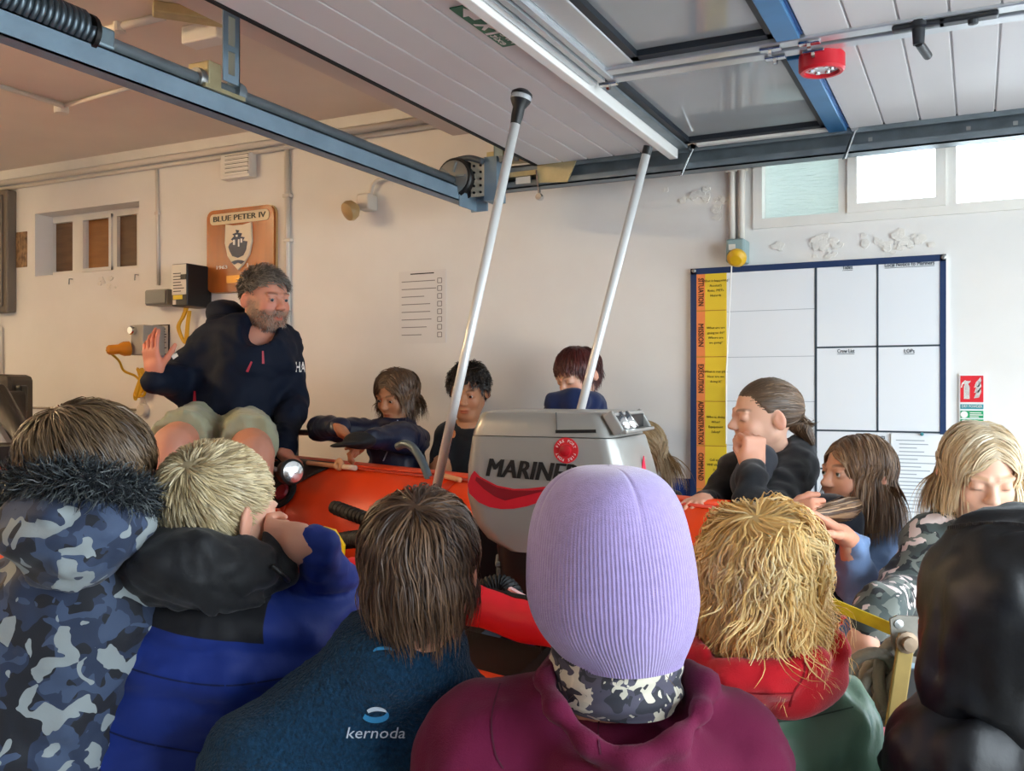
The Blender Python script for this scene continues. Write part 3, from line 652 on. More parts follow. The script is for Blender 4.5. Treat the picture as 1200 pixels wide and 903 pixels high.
text('lettering', 'Fire', .06, ex_pt(.82, .68), (0, -1, 0), (1, 0, 0), M_WHT, t, width=sl * .26, height=sw * .32)
text('lettering', 'exit', .06, ex_pt(.82, .26), (0, -1, 0), (1, 0, 0), M_WHT, t, width=sl * .26, height=sw * .32)

# ---- wall-side track
t = thing('door_track', (0, YT + .03, 2.25), 'galvanised overhead door track along the back wall', 'door track')
xt0 = -1.55 * S
tr = MB(); yk = YT + .012
tr.bb(xt0, XR, yk, yk + .06, ZD - .075, ZD - .07); tr.bb(xt0, XR, yk, yk + .004, ZD - .075, ZD - .05); tr.bb(xt0, XR, yk + .056, yk + .06, ZD - .075, ZD + .01); tr.bb(xt0, XR, yk, yk + .06, ZD + .004, ZD + .01); tr.bb(xt0, XR, yk, yk + .004, ZD - .012, ZD + .01)
tr.build('lower_rail', M_ZINCD, t)
tr = MB(); tr.bb(xt0 + .03, -1.28 * S, yk + .002, yk + .05, ZD + .03, ZD + .075); tr.bb(xt0 + .03, -1.28 * S, yk + .002, yk + .05, ZD - .03, ZD + .004); tr.build('upper_rail', M_BRASSY, t)
mb = MB()
for px in (1020, 1135, 1190): p = onY(px, 150, yk)[0]; mb.bb(p - .006, p + .006, yk - .004, yk, ZD - .045, ZD - .033)
mb.build('bolt', M_STEEL, t)
def dangler(px, dx):
    p = onY(px, 170, yk); x = p[0]
    MB().bar((x, yk - .006, ZD - .006), (x + dx, yk - .03, ZD - .1), .016, .006, bev=.002).cyl((x, yk - .01, ZD), (x, yk + .006, ZD), .012, 12).build('roller_bracket', M_CHROME, t)
dangler(812, -.035); dangler(1002, -.03)
p = onY(648, 205, yk)
MB().prism([(0, 0), (.16, 0), (.12, -.085), (0, -.075)], (p[0] - .06, yk - .002, ZD + .012), (1, 0, 0), (0, 0, 1), .006).build('corner_plate', M_BRASSY, t)
MB().bar((p[0] - .06, yk - .012, ZD - .02), (p[0] - .045, yk - .02, ZD - .11), .014, .006).lathe([(.012, -.012), (.014, 0), (.012, .012)], (p[0] - .045, yk - .02, ZD - .12), (0, 1, 0), 12).build('roller_arm', M_CHROME, t)
MB().bb(p[0] - .15, p[0] - .09, yk - .005, yk, ZD - .06, ZD - .035).build('label', M_LAB, t)
mb = MB()
for x in np.arange(-1.44 * S, -1.26 * S, .03): mb.bb(x, x + .016, YT - .06, YT - .045, ZD + .012, ZD + .03)
mb.bb(-1.44 * S, -1.26 * S, YT - .063, YT - .042, ZD + .026, ZD + .034); mb.build('chain_guide', M_ZINCD, t)
p = onY(585, 190, YT - .02); MB().bb(p[0] - .018, p[0] + .018, YT - .03, YT - .024, ZD + .03, ZB).bb(p[0] - .018, p[0] - .014, YT - .03, YT, ZD + .03, ZB).build('drop_bracket', M_ZINC, t)

# ---- rear support rail, torsion shaft, spring, drum, hanger
XS = -1.57 * S
zr0, zr1 = 1.5 + .636 * S, 1.5 + .685 * S
t = thing('support_rail', (XS, .7, zr0), 'blue grey steel rail crossing under the torsion shaft', 'door rail')
rb = MB(); rb.bb(XS - .004, XS, -1.7, YT, zr0, zr1); rb.bb(XS - .045, XS, -1.7, YT, zr0, zr0 + .004); rb.bb(XS - .045, XS, -1.7, YT, zr1 - .004, zr1)
rb.build('rail', M_RAILB, t)
MB().bb(XS, XS + .005, YT - .11, YT + .03, zr0 - .02, zr1 + .01).bb(XS - .02, XS + .05, YT + .02, YT + .03, zr0 - .02, zr1 + .13).build('end_bracket', M_RAILB, t)
t = thing('torsion_shaft', (XS - .03, .7, zr1), 'dark steel torsion shaft with coil spring and cable drum', 'shaft')
xs_, zs = XS - .022, zr1 + .022
MB().tube([(xs_, -1.7, zs), (xs_, YT, zs)], .0155, 16).build('shaft', M_ZINCD, t, True)
ys1 = onX(98, 40, xs_)[1]
pts = []; turns = 62; ysp0 = ys1 - .95
for i in range(turns * 14 + 1):
    a = 2 * math.pi * i / 14; pts.append((xs_ + .034 * math.cos(a), ysp0 + (ys1 - ysp0) * i / (turns * 14), zs + .01 + .034 * math.sin(a)))
MB().tube(pts, .0072, 5).build('spring', mat('spring steel', '#66727a', .38, .8), t, True)
MB().lathe([(.02, 0), (.042, .002), (.042, .014), (.03, .02), (.026, .05), (.02, .05)], (xs_, ys1, zs + .004), (0, 1, 0), 20).build('winding_cone', M_BLACKP, t, 'auto')
MB().box((xs_ + .012, ys1 + .035, zs), (.035, .05, .045), bev=.006).build('cone_clamp', M_ZINC, t)
yd = YT - .085
MB().lathe([(.02, 0), (.07, .004), (.075, .012), (.06, .02), (.06, .06), (.075, .068), (.07, .076), (.02, .08)], (xs_, yd - .03, zs + .012), (0, 1, 0), 28).build('cable_drum', M_BLACKP, t, 'auto')
MB().lathe([(.05, 0), (.062, .003), (.062, .008), (.05, .01)], (xs_, yd - .034, zs + .012), (0, 1, 0), 28).build('drum_rim', mat('drum grey', '#8a8a86', .4, .6), t, 'auto')
for k in range(5):
    a = k * 2 * math.pi / 5; MB().bar((xs_ + .018 * math.cos(a), yd - .036, zs + .012 + .018 * math.sin(a)), (xs_ + .056 * math.cos(a), yd - .036, zs + .012 + .056 * math.sin(a)), .01, .008).build('drum_spoke', M_ZINCD, t)
xb_ = XS + .05; bp = MB().bb(xb_ - .028, xb_ + .028, YT - .055, YT - .05, zr0 + .02, zr1 + .11).build('bearing_plate', mat('cream metal plate', '#cfc8b4', .4, .3), t)
for k in range(5):
    for s in (-.014, .014): MB().lathe([(.005, 0), (.005, .004), (0, .004)], (xb_ + s, YT - .055, zr0 + .035 + k * .025), (0, -1, 0), 8).build('hole', M_BLACKP, bp)
MB().bb(xb_ + .028, xb_ + .08, YT - .055, YT + .02, zr0 + .0, zr1 + .11).build('bearing_box', M_RAILB, t)
pts = smoothpath([(xs_ - .07, yd + .02, zs + .0), (xs_ - .06, yd + .02, zs + .07), (xs_ + .03, yd + .02, zs + .09), (xs_ + .1, yd + .02, zs + .07)]); MB().tube(pts, .012, 8).build('drum_guard', mat('guard grey', '#5f6870', .4, .4), t, True)
# slotted hanger
yh = onX(268, 50, XS)[1]
t = thing('slotted_hanger', (XS, yh, zr1), 'slotted blue grey steel hanger strap down to the shaft', 'bracket')
hx = XS + .01; zb0 = onX(268, 98, XS)[2]
hw = .03
mb = MB()
mb.bb(hx - .003, hx, yh - hw, yh - .012, zb0, ZB); mb.bb(hx - .003, hx, yh + .012, yh + hw, zb0, ZB); mb.bb(hx - .003, hx, yh - .012, yh + .012, zb0 + .17, ZB); mb.bb(hx - .003, hx, yh - .012, yh + .012, zb0, zb0 + .02)
mb.bb(hx - .003, hx, yh - .012, yh + .012, zb0 + .08, zb0 + .095)
mb.bb(hx - .04, hx, yh + hw - .003, yh + hw, zb0, ZB); mb.build('strap', M_RAILB, t)
MB().bb(hx - .075, hx - .004, yh - .075, yh - .03, zr1 + .002, zr1 + .07, .004).bb(hx - .08, hx + .0, yh - .09, yh + .05, zr1 - .002, zr1 + .008).build('bearing_bracket', M_BRASSY, t)
MB().lathe([(.017, -.01), (.026, -.01), (.028, 0), (.026, .012), (.017, .012)], (xs_, yh - .085, zs), (0, 1, 0), 18).build('collar', M_STEEL, t, 'auto')
MB().lathe([(.017, -.012), (.03, -.012), (.032, 0), (.03, .016), (.017, .016)], (xs_, yh + .045, zs), (0, 1, 0), 18).build('bearing', M_ZINCD, t, 'auto')

# ================================================================== soft shapes: distance fields turned into one closed mesh
_perm = np.random.RandomState(3).rand(4096).astype(np.float32)
def vnoise(P, f=1.0, seed=0):
    Q = P * f + seed * 17.13; I = np.floor(Q).astype(np.int64); U = Q - I; U = U * U * (3 - 2 * U); out = 0
    for dx in (0, 1):
        wx = U[:, 0] if dx else 1 - U[:, 0]
        for dy in (0, 1):
            wy = U[:, 1] if dy else 1 - U[:, 1]
            for dz in (0, 1):
                wz = U[:, 2] if dz else 1 - U[:, 2]
                h = ((I[:, 0] + dx) * 73856093 ^ (I[:, 1] + dy) * 19349663 ^ (I[:, 2] + dz) * 83492791) & 4095
                out = out + wx * wy * wz * _perm[h]
    return out * 2 - 1
def s_cone(a, b, ra, rb):
    a = np.array(a, float); b = np.array(b, float); ab = b - a; L = ab @ ab + 1e-12
    def f(P):
        q = P - a; t = np.clip(q @ ab / L, 0, 1); return np.sqrt(((q - t[:, None] * ab) ** 2).sum(1)) - (ra + (rb - ra) * t)
    return f
def s_ell(c, r, A=None):
    c = np.array(c, float); r = np.array(r, float)
    def f(P):
        q = P - c
        if A is not None: q = q @ np.array(A).T
        k0 = np.sqrt(((q / r) ** 2).sum(1)); k1 = np.sqrt(((q / r ** 2) ** 2).sum(1)); return k0 * (k0 - 1) / (k1 + 1e-9)
    return f
def s_box(c, s, r, A=None):
    c = np.array(c, float); s = np.array(s, float) - r
    def f(P):
        q = P - c
        if A is not None: q = q @ np.array(A).T
        q = np.abs(q) - s; return np.sqrt((np.maximum(q, 0) ** 2).sum(1)) + np.minimum(q.max(1), 0) - r
    return f
def s_torus(c, A, R1, R2, r):
    """ring in the plane of A[0], A[1] with radii R1, R2"""
    c = np.array(c, float); A = np.array(A)
    def f(P):
        q = (P - c) @ A.T; ang = np.arctan2(q[:, 1] / R2, q[:, 0] / R1)
        return np.sqrt((q[:, 0] - R1 * np.cos(ang)) ** 2 + (q[:, 1] - R2 * np.sin(ang)) ** 2 + q[:, 2] ** 2) - r
    return f
class Sdf:
    def __init__(self): self.o = []; self.post = []
    def u(self, f, k=.02): self.o.append(('u', f, k)); return self
    def s(self, f, k=.01): self.o.append(('s', f, k)); return self
    def chain(self, pts, rs, k=.02):
        for i in range(len(pts) - 1): self.u(s_cone(pts[i], pts[i + 1], rs[i], rs[i + 1]), k if i or self.o else 1e-4)
        return self
    def folds(self, amp=.004, f=(14, 14, 30), seed=0, f2=None): self.post.append((amp, np.array(f, float), seed)); return self
    def fn(self, g): self.post.append(g); return self
    def __call__(self, P):
        d = None
        for op, f, k in self.o:
            e = f(P)
            if d is None: d = e; continue
            if op == 'u': h = np.clip(.5 + .5 * (e - d) / k, 0, 1); d = e * (1 - h) + d * h - k * h * (1 - h)
            else: e = -e; h = np.clip(.5 - .5 * (e - d) / k, 0, 1); d = e * (1 - h) + d * h + k * h * (1 - h)
        for g in self.post:
            if callable(g): d = g(P, d)
            else:
                amp, f, seed = g; W1_ = vnoise(P, 6, seed + 5); n = vnoise(P * f + W1_[:, None] * 1.2, 1, seed); d = d + amp * (1 - 2 * np.abs(n))
        return d
def surfnet(F, lo, hi, h):
    lo = np.array(lo, float); hi = np.array(hi, float); B = 6
    nb = np.maximum(1, np.ceil((hi - lo) / (h * B)).astype(int)); n = nb * B
    cx = [lo[i] + (np.arange(nb[i]) + .5) * h * B - h / 2 for i in range(3)]
    G = np.stack(np.meshgrid(*cx, indexing='ij'), -1).reshape(-1, 3)
    dc = F(G).reshape(nb); keep = np.abs(dc) < h * B * 1.25 + .012
    D = np.repeat(np.repeat(np.repeat(dc, B, 0), B, 1), B, 2).astype(np.float32)
    K = np.repeat(np.repeat(np.repeat(keep, B, 0), B, 1), B, 2)
    I = np.argwhere(K); D[K] = F(lo + I * h)
    ins = D < 0
    c = [ins[x:n[0] - 1 + x, y:n[1] - 1 + y, z:n[2] - 1 + z] for x in (0, 1) for y in (0, 1) for z in (0, 1)]
    a_ = c[0].copy(); o_ = c[0].copy()
    for q in c[1:]: a_ &= q; o_ |= q
    act = o_ & ~a_; C = np.argwhere(act); idx = -np.ones(act.shape, np.int64); idx[act] = np.arange(len(C))
    acc = np.zeros((len(C), 3)); cnt = np.zeros(len(C))
    val = lambda off: D[C[:, 0] + off[0], C[:, 1] + off[1], C[:, 2] + off[2]]
    for ax in range(3):
        for p in (0, 1):
            for q in (0, 1):
                o0 = [0, 0, 0]; o0[(ax + 1) % 3] = p; o0[(ax + 2) % 3] = q; o1 = list(o0); o1[ax] = 1
                v0 = val(o0); v1 = val(o1); m = (v0 < 0) != (v1 < 0); t = np.where(m, v0 / (v0 - v1 + 1e-12), 0)
                pt = np.array(o0, float)[None].repeat(len(C), 0); pt[:, ax] += t; acc[m] += pt[m]; cnt[m] += 1
    V = lo + (C + acc / np.maximum(cnt, 1)[:, None]) * h
    Fs = []
    for ax in range(3):
        b, c2 = (ax + 1) % 3, (ax + 2) % 3
        sl0 = [slice(None)] * 3; sl1 = [slice(None)] * 3; sl0[ax] = slice(0, -1); sl1[ax] = slice(1, None)
        m = ins[tuple(sl0)] != ins[tuple(sl1)]; E = np.argwhere(m)
        E = E[(E[:, b] > 0) & (E[:, c2] > 0) & (E[:, b] < n[b] - 1) & (E[:, c2] < n[c2] - 1)]
        eb = np.zeros(3, int); eb[b] = 1; ec = np.zeros(3, int); ec[c2] = 1
        q = [E - eb - ec, E - ec, E, E - eb]
        f4 = np.stack([idx[tuple(x.T)] for x in q], 1); fl = ins[tuple(E.T)]
        f4[~fl] = f4[~fl][:, ::-1]; Fs.append(f4)
    Fq = np.concatenate(Fs); return V, Fq[(Fq >= 0).all(1)]
def soft(name, F, lo, hi, h, m, parent=None, col=None):
    V, Q = surfnet(F, lo, hi, h); o = link(name, V, Q, m, parent, smooth=True, col=col(V) if callable(col) else col); return o
def bounds(pts, pad):
    P = np.array(pts); return P.min(0) - pad, P.max(0) + pad

# ================================================================== inflatable lifeboat on its trolley
TA, TB = W(820, 590, 2.4), W(170, 520, 3.9); TR = .21
bd = nrm([TB[0] - TA[0], TB[1] - TA[1], 0]); bn = np.array([bd[1], -bd[0], 0.]);
if bn[1] > 0: bn = -bn                                  # towards the near side
TL = np.linalg.norm((TB - TA)[:2]); BEAM = .84; HEEL = .26                       # the boat lies heeled towards the near side
def tube_c(s): return TA + (TB - TA) * s - UV * (TR - .01)
def tube_pt(s, a, off=0):                                # a: 0 on top, 90 towards the inside
    a = math.radians(a); return tube_c(s) + (UV * math.cos(a) + bn * math.sin(a)) * (TR + off)
def px_of(P):
    q = P - CAM; z = q @ FV; return CX + FPX * (q @ RV) / z, CY - FPX * q[2] / z
def s_at(px, a):
    ss = np.linspace(-.3, 1.2, 600); return min(ss, key=lambda s: abs(px_of(tube_pt(s, a))[0] - px))
M_TUBE = mat('orange hypalon', '#e8430f', .42, var=.06, vscale=7, bump=.08, bscale=160)
M_TUBED = mat('dark orange strip', '#c9330c', .45)
M_DECK = mat('dark deck', '#23262b', .6, var=.2)
M_ROPE = mat('tan rope', '#dba57a', .7, bump=.6, bscale=250)
boat = thing('inflatable_lifeboat', (*(tube_c(.5) + bn * BEAM / 2)[:2], .66), 'orange inflatable lifeboat with dark deck', 'boat')
path = [tube_c(-.04) + bd * (-.20), tube_c(-.04)] + [tube_c(s) for s in np.linspace(.02, .98, 16)]
cb = tube_c(.98) + bn * BEAM / 2
for k in range(1, 18): a = math.pi * k / 18; path.append(cb - bn * BEAM / 2 * math.cos(a) + bd * .62 * math.sin(a) + UV * (.04 * math.sin(a) - HEEL * (.5 - .5 * math.cos(a))))
NB = bn * BEAM - UV * HEEL
path += [tube_c(s) + NB for s in np.linspace(.98, .02, 16)] + [tube_c(-.04) + NB, tube_c(-.04) + NB - bd * .2]
rs = [TR * .55] + [TR] * (len(path) - 2) + [TR * .55]
tube_o = MB().tube(path, rs, 36).build('tube', M_TUBE, boat, True)
def patch(name, s0, s1, a0, a1, off, m, n=14, k=8, skew=0):
    vs = []; fs = []
    for i in range(n + 1):
        for j in range(k + 1):
            u, v = i / n, j / k; vs.append(tube_pt(s0 + (s1 - s0) * u + skew * v * v, a0 + (a1 - a0) * v, off))
    for i in range(n):
        for j in range(k): q = i * (k + 1) + j; fs.append((q, q + 1, q + k + 2, q + k + 1))
    o = link(name, vs, fs, m, boat, True); mod = o.modifiers.new('s', 'SOLIDIFY'); mod.thickness = .004; mod.offset = 0; return o
patch('rubbing_strip', -.03, .97, -12, 12, .003, M_TUBE); patch('seam_strip', -.03, .97, 15, 19, .003, M_TUBED)
sa = s_at(372, 40); patch('black_chafe_panel', s_at(310, 40), sa, 10, 62, .004, mat('black chafe panel', '#1a1717', .45), skew=.06)
for s in (.06, .30, .55): patch('tube_seam', s, s + .012, -80, 100, .0025, M_TUBED, n=2, k=20)
p = tube_pt(s_at(333, 58), 58, .004); nn = nrm(UV * math.cos(1.01) + bn * math.sin(1.01))
MB().lathe([(.055, 0), (.055, .006), (.045, .012), (.036, .008), (0, .008)], p, nn, 24).build('valve_ring', M_BLACKR, boat, 'auto'); MB().lathe([(.03, .006), (.024, .016), (0, .018)], p, nn, 20).build('valve_cap', mat('dark red cap', '#7d1424', .4), boat, 'auto')
# deck, transom
dk = MB(); ce = lambda s, w, z: tube_c(s) + bn * (BEAM / 2 + w) - UV * (z + HEEL * (.5 + w / BEAM))
dk.bar(ce(-.02, 0, .12), ce(1.05, 0, .12), .62, .05); dk.build('deck', M_DECK, boat)
MB().bar(ce(-.0, -.3, .0), ce(-.0, .3, .0), .045, .34).build('transom', mat('transom black', '#1b1c1e', .5), boat)
MB().box(W(606, 668, 2.42), (.26, .08, .26), [RV, FV, UV], .02).build('engine_bracket', mat('bracket black', '#121316', .55), boat)
# rope lifelines, handles
a_ = W(357, 553, px_of(tube_pt(.6, 0))[0] * 0 + 3.05)
rp = [tube_pt(s_at(x, 22), 22, .014) for x in (362, 380, 396, 404)]
MB().tube(smoothpath(rp), .008, 8).build('lifeline', M_ROPE, boat, True)
q = tube_pt(s_at(399, 22), 22, .02); MB().tube(smoothpath([q + bd * .012, q + UV * .014, q - bd * .012, q - UV * .012, q + bd * .014 + bn * .008]), .009, 8).build('knot', M_ROPE, boat, True)
MB().tube([tube_pt(s_at(404, 22), 22, .014), tube_pt(s_at(419, 22), 22, .014)], .009, 8).build('rope_end', mat('rope whipping', '#e6cdb8', .6), boat, True)
MB().tube(smoothpath([tube_pt(s_at(x, 16), 16 + k * 3, .012) for k, x in enumerate((514, 528, 545))]), .008, 8).build('lifeline', M_ROPE, boat, True)
p0, p1 = tube_pt(s_at(402, 62), 66, .045), tube_pt(s_at(470, 66), 74, .05)
hb = MB(); hb.tube([p0, p0 * .97 + p1 * .03, p0 * .9 + p1 * .1, p1], [.013, .020, .021, .019], 12)
for k in range(12):
    q = p0 + (p1 - p0) * (.1 + .07 * k); hb.lathe([(.018, -.003), (.0225, -.002), (.0225, .002), (.018, .003)], q, p1 - p0, 12)
hb.build('grab_handle', M_BLACKR, boat, 'auto')
br = MB(); P0, P1 = W(392, 634, 2.45), W(450, 628, 2.3)
for k in range(3):
    br.tube([P0 + (P1 - P0) * t + .013 * (UV * math.sin(t * 50 + k * 2.1) + bn * math.cos(t * 50 + k * 2.1)) for t in np.linspace(0, 1, 50)], .011, 7)
br.build('braided_line', M_BLACKR, boat, True)
# grey rail
t_ = MB(); t_.tube(smoothpath([W(466, 523, 3.0), W(476, 520, 2.97), W(487, 528, 2.93), W(500, 553, 2.88), W(510, 590, 2.85)]), .013, 12); t_.build('bent_rail', mat('grey rail', '#5c6b73', .45, .3), boat, True)
gr = MB(); gr.tube([W(330, 506, 3.5), W(372, 507, 3.45)], .011, 10); gr.tube([W(346, 506, 3.48), W(346, 560, 3.48)], .013, 10); gr.build('guard_rail', mat('worn grey rail', '#6d6963', .45, .4), boat, True)

# chrome torch clipped to the tube
c = W(341, 553, 2.98); ax = nrm(W(350, 552, 2.93) - W(341, 553, 2.98))
t = thing('torch', c, 'round black torch with a chrome face on the tube', 'torch')
ax = nrm(-FV * .75 + RV * .6 + UV * .1)
MB().lathe([(.0, -.05), (.03, -.045), (.038, -.03), (.042, 0), (.042, .012), (.036, .016)], c, ax, 28).build('body', M_BLACKP, t, 'auto')
MB().lathe([(.035, 0), (.034, .003), (.02, .006), (0, .007)], c + ax * .014, ax, 28).build('face', M_CHROME, t, 'auto')
MB().tube(smoothpath([c - RV * .03, c - RV * .07 + UV * .01, c - RV * .08 - UV * .05, c - RV * .085 - UV * .1]), .008, 8).build('bracket', M_STEEL, t, True)

# loose gear inside the boat
def gear(name, label, cat): return thing(name, W(500, 700, 2.0), label, cat)
t = thing('yellow_tab', W(391, 655, 2.3), 'bright yellow plastic tab inside the boat', 'tab')
P_ = [(372, 622), (380, 616), (394, 620), (405, 638), (404, 652), (394, 655), (382, 650)]
o0 = W(391, 640, 2.15); MB().prism([((x - 391) / FPX * 2.15, (640 - y) / FPX * 2.15) for x, y in reversed(P_)], o0, RV, UV, .02).build('tab', mat('yellow gear', '#f0c312', .45), t)
a, b = W(414, 670, 2.02), W(700, 750, 1.78)
F = Sdf().chain([a, a * .5 + b * .5, b], [.036, .040, .042]).folds(.004, (16, 16, 16), 4)
t = thing('red_fuel_bag', (a + b) / 2, 'long bright red fuel bag with black zip below the outboard', 'bag')
soft('bag', F, *bounds([a, b], .09), .008, mat('red coated fabric', '#e0202c', .45, bump=.2, bscale=60), t)
d_ = b - a; MB().tube([a + d_ * u + UV * (.038 + .004 * math.sin(u * 9)) + FV * .012 for u in np.linspace(.1, .95, 20)], .008, 8).build('zip', M_BLACKR, t, True)
t = thing('battery_box', W(604, 695, 2.1), 'dark grey box under the outboard cowl', 'box')
c = W(604, 677, 2.12); MB().box(c, (.085, .1, .075), [RV, FV, UV], .008).build('case', mat('dark grey box', '#565a5c', .5), t); MB().box(c + UV * .04, (.09, .105, .012), [RV, FV, UV], .004).build('lid', mat('grey lid', '#6c7070', .45), t)
t = thing('black_hose', W(580, 700, 1.95), 'black corrugated hose behind the red bag', 'hose')
hs = smoothpath([W(560, 700, 1.97), W(572, 688, 1.98), W(590, 686, 1.98), W(602, 700, 1.96), W(606, 725, 1.95)], 10); MB().tube(hs, [.020 + .004 * (i % 2) for i in range(len(hs))], 12).build('hose', M_BLACKR, t)
t = thing('white_strap', W(606, 695, 1.93), 'pale strap end beside the corrugated hose', 'strap')
MB().bar(W(597, 689, 1.92), W(616, 700, 1.9), .012, .005).build('strap', mat('pale pink strap', '#e8b7b5', .6), t)

# ---- outboard motor
mq = W(640, 550, 2.0); ma = nrm(RV * .92 - FV * .39); mbv = nrm(-FV * .92 - RV * .39)
def onP(px, py):
    r = W(px, py, 1.0) - CAM; k = ((mq - CAM) @ mbv) / (r @ mbv); return CAM + r * k
def mcoord(px, py): q = onP(px, py) - mq; return q @ ma, q[2]
motor = thing('outboard_motor', mq - mbv * .15 - UV * .9, 'silver grey outboard motor with red swoosh on its cowl', 'outboard motor')
M_COWL = mat('silver cowl paint', '#9b9a95', .32, .35, coat=.3, var=.02)
def loft(levels, name, m, cap=True, nseg=6):
    vs = []; fs = []; n = None
    for (a0, a1, b0, b1, z, r) in levels:
        ring = rrect(a1 - a0, b1 - b0, r, nseg, (a0 + a1) / 2, (b0 + b1) / 2); n = len(ring); vs += [mq + ma * x + mbv * y + UV * z for x, y in ring]
    for i in range(len(levels) - 1):
        for k in range(n): fs.append((i * n + k, i * n + (k + 1) % n, (i + 1) * n + (k + 1) % n, (i + 1) * n + k))
    fs += [tuple(range(n))[::-1], tuple(range((len(levels) - 1) * n, len(levels) * n))]
    if ((np.cross(ma, mbv)) @ UV) < 0: fs = [f[::-1] for f in fs]
    return link(name, vs, fs, m, motor, 'auto')
lv = []
for (py, xl, xr, b0, r) in ((645, 585, 752, -.30, .05), (632, 562, 749, -.31, .055), (612, 546, 745, -.315, .055), (580, 539, 738, -.31, .05), (545, 541, 730, -.295, .045), (512.5, 546.5, 721, -.28, .04), (510.5, 547.5, 719.5, -.275, .038)):
    a0, z = mcoord(xl, py); a1, _ = mcoord(xr, py); lv.append((a0, a1, b0, 0, z, r))
cowl = loft(lv, 'cowl', M_COWL)
lv2 = []
for (py, xl, xr, b0, b1, r) in ((509.5, 547.5, 718, -.272, -.002, .036), (500, 550, 714, -.265, -.004, .034), (487, 555, 708, -.255, -.008, .034), (483, 558, 704, -.25, -.014, .03), (481, 566, 694, -.24, -.03, .025)):
    a0, z = mcoord(xl, py); a1, _ = mcoord(xr, py); lv2.append((a0, a1, b0, b1, z, r))
lid = loft(lv2, 'cowl_lid', M_COWL)
# lower apron, mount and leg
a0, z = mcoord(575, 640); a1, _ = mcoord(750, 640)
loft([(a0 + .03, a1 - .03, -.27, -.03, -.34, .05), (a0, a1, -.29, -.012, z - .08, .05), (a0 - .005, a1, -.3, -.006, z, .05)], 'lower_cowl', M_BLACKP)
loft([(-.04, .07, -.19, -.11, -.92, .02), (-.05, .08, -.2, -.1, -.5, .03), (-.07, .1, -.22, -.08, -.3, .03)], 'leg', M_BLACKP)
loft([(-.12, .16, -.16, -.14, -.66, .008), (-.12, .16, -.16, -.14, -.65, .008)], 'anti_ventilation_plate', M_BLACKP)
loft([(-.1, .12, -.18, -.12, -.82, .028), (-.11, .14, -.185, -.115, -.78, .03), (-.1, .12, -.18, -.12, -.74, .028)], 'gearcase', M_BLACKP)
for k in range(3):
    a = k * 2.094; c = mq + ma * .15 - mbv * .15 - UV * .78; r_ = UV * math.cos(a) + mbv * math.sin(a); s_ = np.cross(ma, r_)
    MB().prism([(.02, -.02), (.06, -.05), (.11, -.045), (.13, .0), (.11, .045), (.05, .04), (.02, .02)], c, r_, nrm(s_ + ma * .4), .006).build('propeller_blade', M_BLACKP, motor)
# seams, slot, decals on the cowl side
def strip(pts, wdt, name, m, off=.001):
    P = [onP(x, y) + mbv * off for x, y in pts]; b = MB()
    for i in range(len(P) - 1): b.bar(P[i], P[i + 1], wdt, .002, up=mbv)
    return b.build(name, m, motor)
strip([(651, 483), (652, 508)], .002, 'lid_seam', mat('seam grey', '#5b5b58', .5), -.004)
strip([(651, 505.5), (698, 505)], .007, 'lid_slot', M_BLACKP, -.001)
sw = [(145, 405), (170, 432), (250, 474), (330, 490), (400, 488), (470, 480), (560, 474), (700, 470), (700, 490), (600, 512), (520, 530), (450, 552), (390, 572), (330, 583), (270, 585), (215, 575), (165, 553), (120, 510), (113, 470), (130, 425)]
pl = []
for X, Y in sw: a, z = mcoord(520 + X / 4, 450 + Y / 4); pl.append((a, z))
ez_ = np.cross(ma, UV); sgn = 1 if ez_ @ mbv > 0 else -1
if sgn < 0: pl = pl
MB().prism(pl if sgn > 0 else pl[::-1], mq + mbv * .0005, ma, UV, .0012 * sgn).build('red_swoosh', mat('swoosh red', '#c0182a', .35), motor)
sd = [(155, 432), (250, 482), (330, 497), (420, 497), (560, 482), (560, 486), (450, 506), (350, 530), (290, 545), (240, 525), (190, 490), (150, 450)]
pl = [mcoord(520 + X / 4, 450 + Y / 4) for X, Y in sd]
MB().prism(pl if sgn > 0 else pl[::-1], mq + mbv * .0015, ma, UV, .001 * sgn).build('dark_swoosh', mat('swoosh dark red', '#7e0f1c', .35), motor)
a0, z0_ = mcoord(569, 553); a1, z1_ = mcoord(674, 558)
o_ = onP(621, 552) + mbv * .0015; exm = nrm(ma - UV * .035)
text('lettering', 'MARINER', .05, o_, exm, UV, M_BLACKP, motor, width=a1 - a0, height=.039, fat=.0020, shear=.28, ext=.0006, space=1.02)
# red fire port disc with ring lettering
fc = onP(663.5, 527.5); fr_ = .0275
MB().lathe([(fr_, 0), (fr_, .002), (0, .0022)], fc, mbv, 32).build('fire_port_disc', mat('fire port red', '#d01f2b', .4), motor)
MB().lathe([(.013, 0), (.012, .006), (.006, .009), (0, .009)], fc + mbv * .002, mbv, 20).build('fire_port_plug', mat('fire port plug', '#b01522', .35), motor, 'auto')
def ring_text(word, a_mid, step):
    n = len(word)
    for i, ch in enumerate(word):
        if ch == ' ': continue
        a = math.radians(a_mid - (i - (n - 1) / 2) * step); rad = ma * math.cos(a) + UV * math.sin(a); tan = ma * math.sin(a) - UV * math.cos(a)
        text('ring_letter', ch, .0085, fc + rad * .0205 + mbv * .0024, tan, rad, M_WHT, motor, ext=.0003)
ring_text('FIRE PORT', 90, 17); ring_text('FIRE PORT', 270, 17)
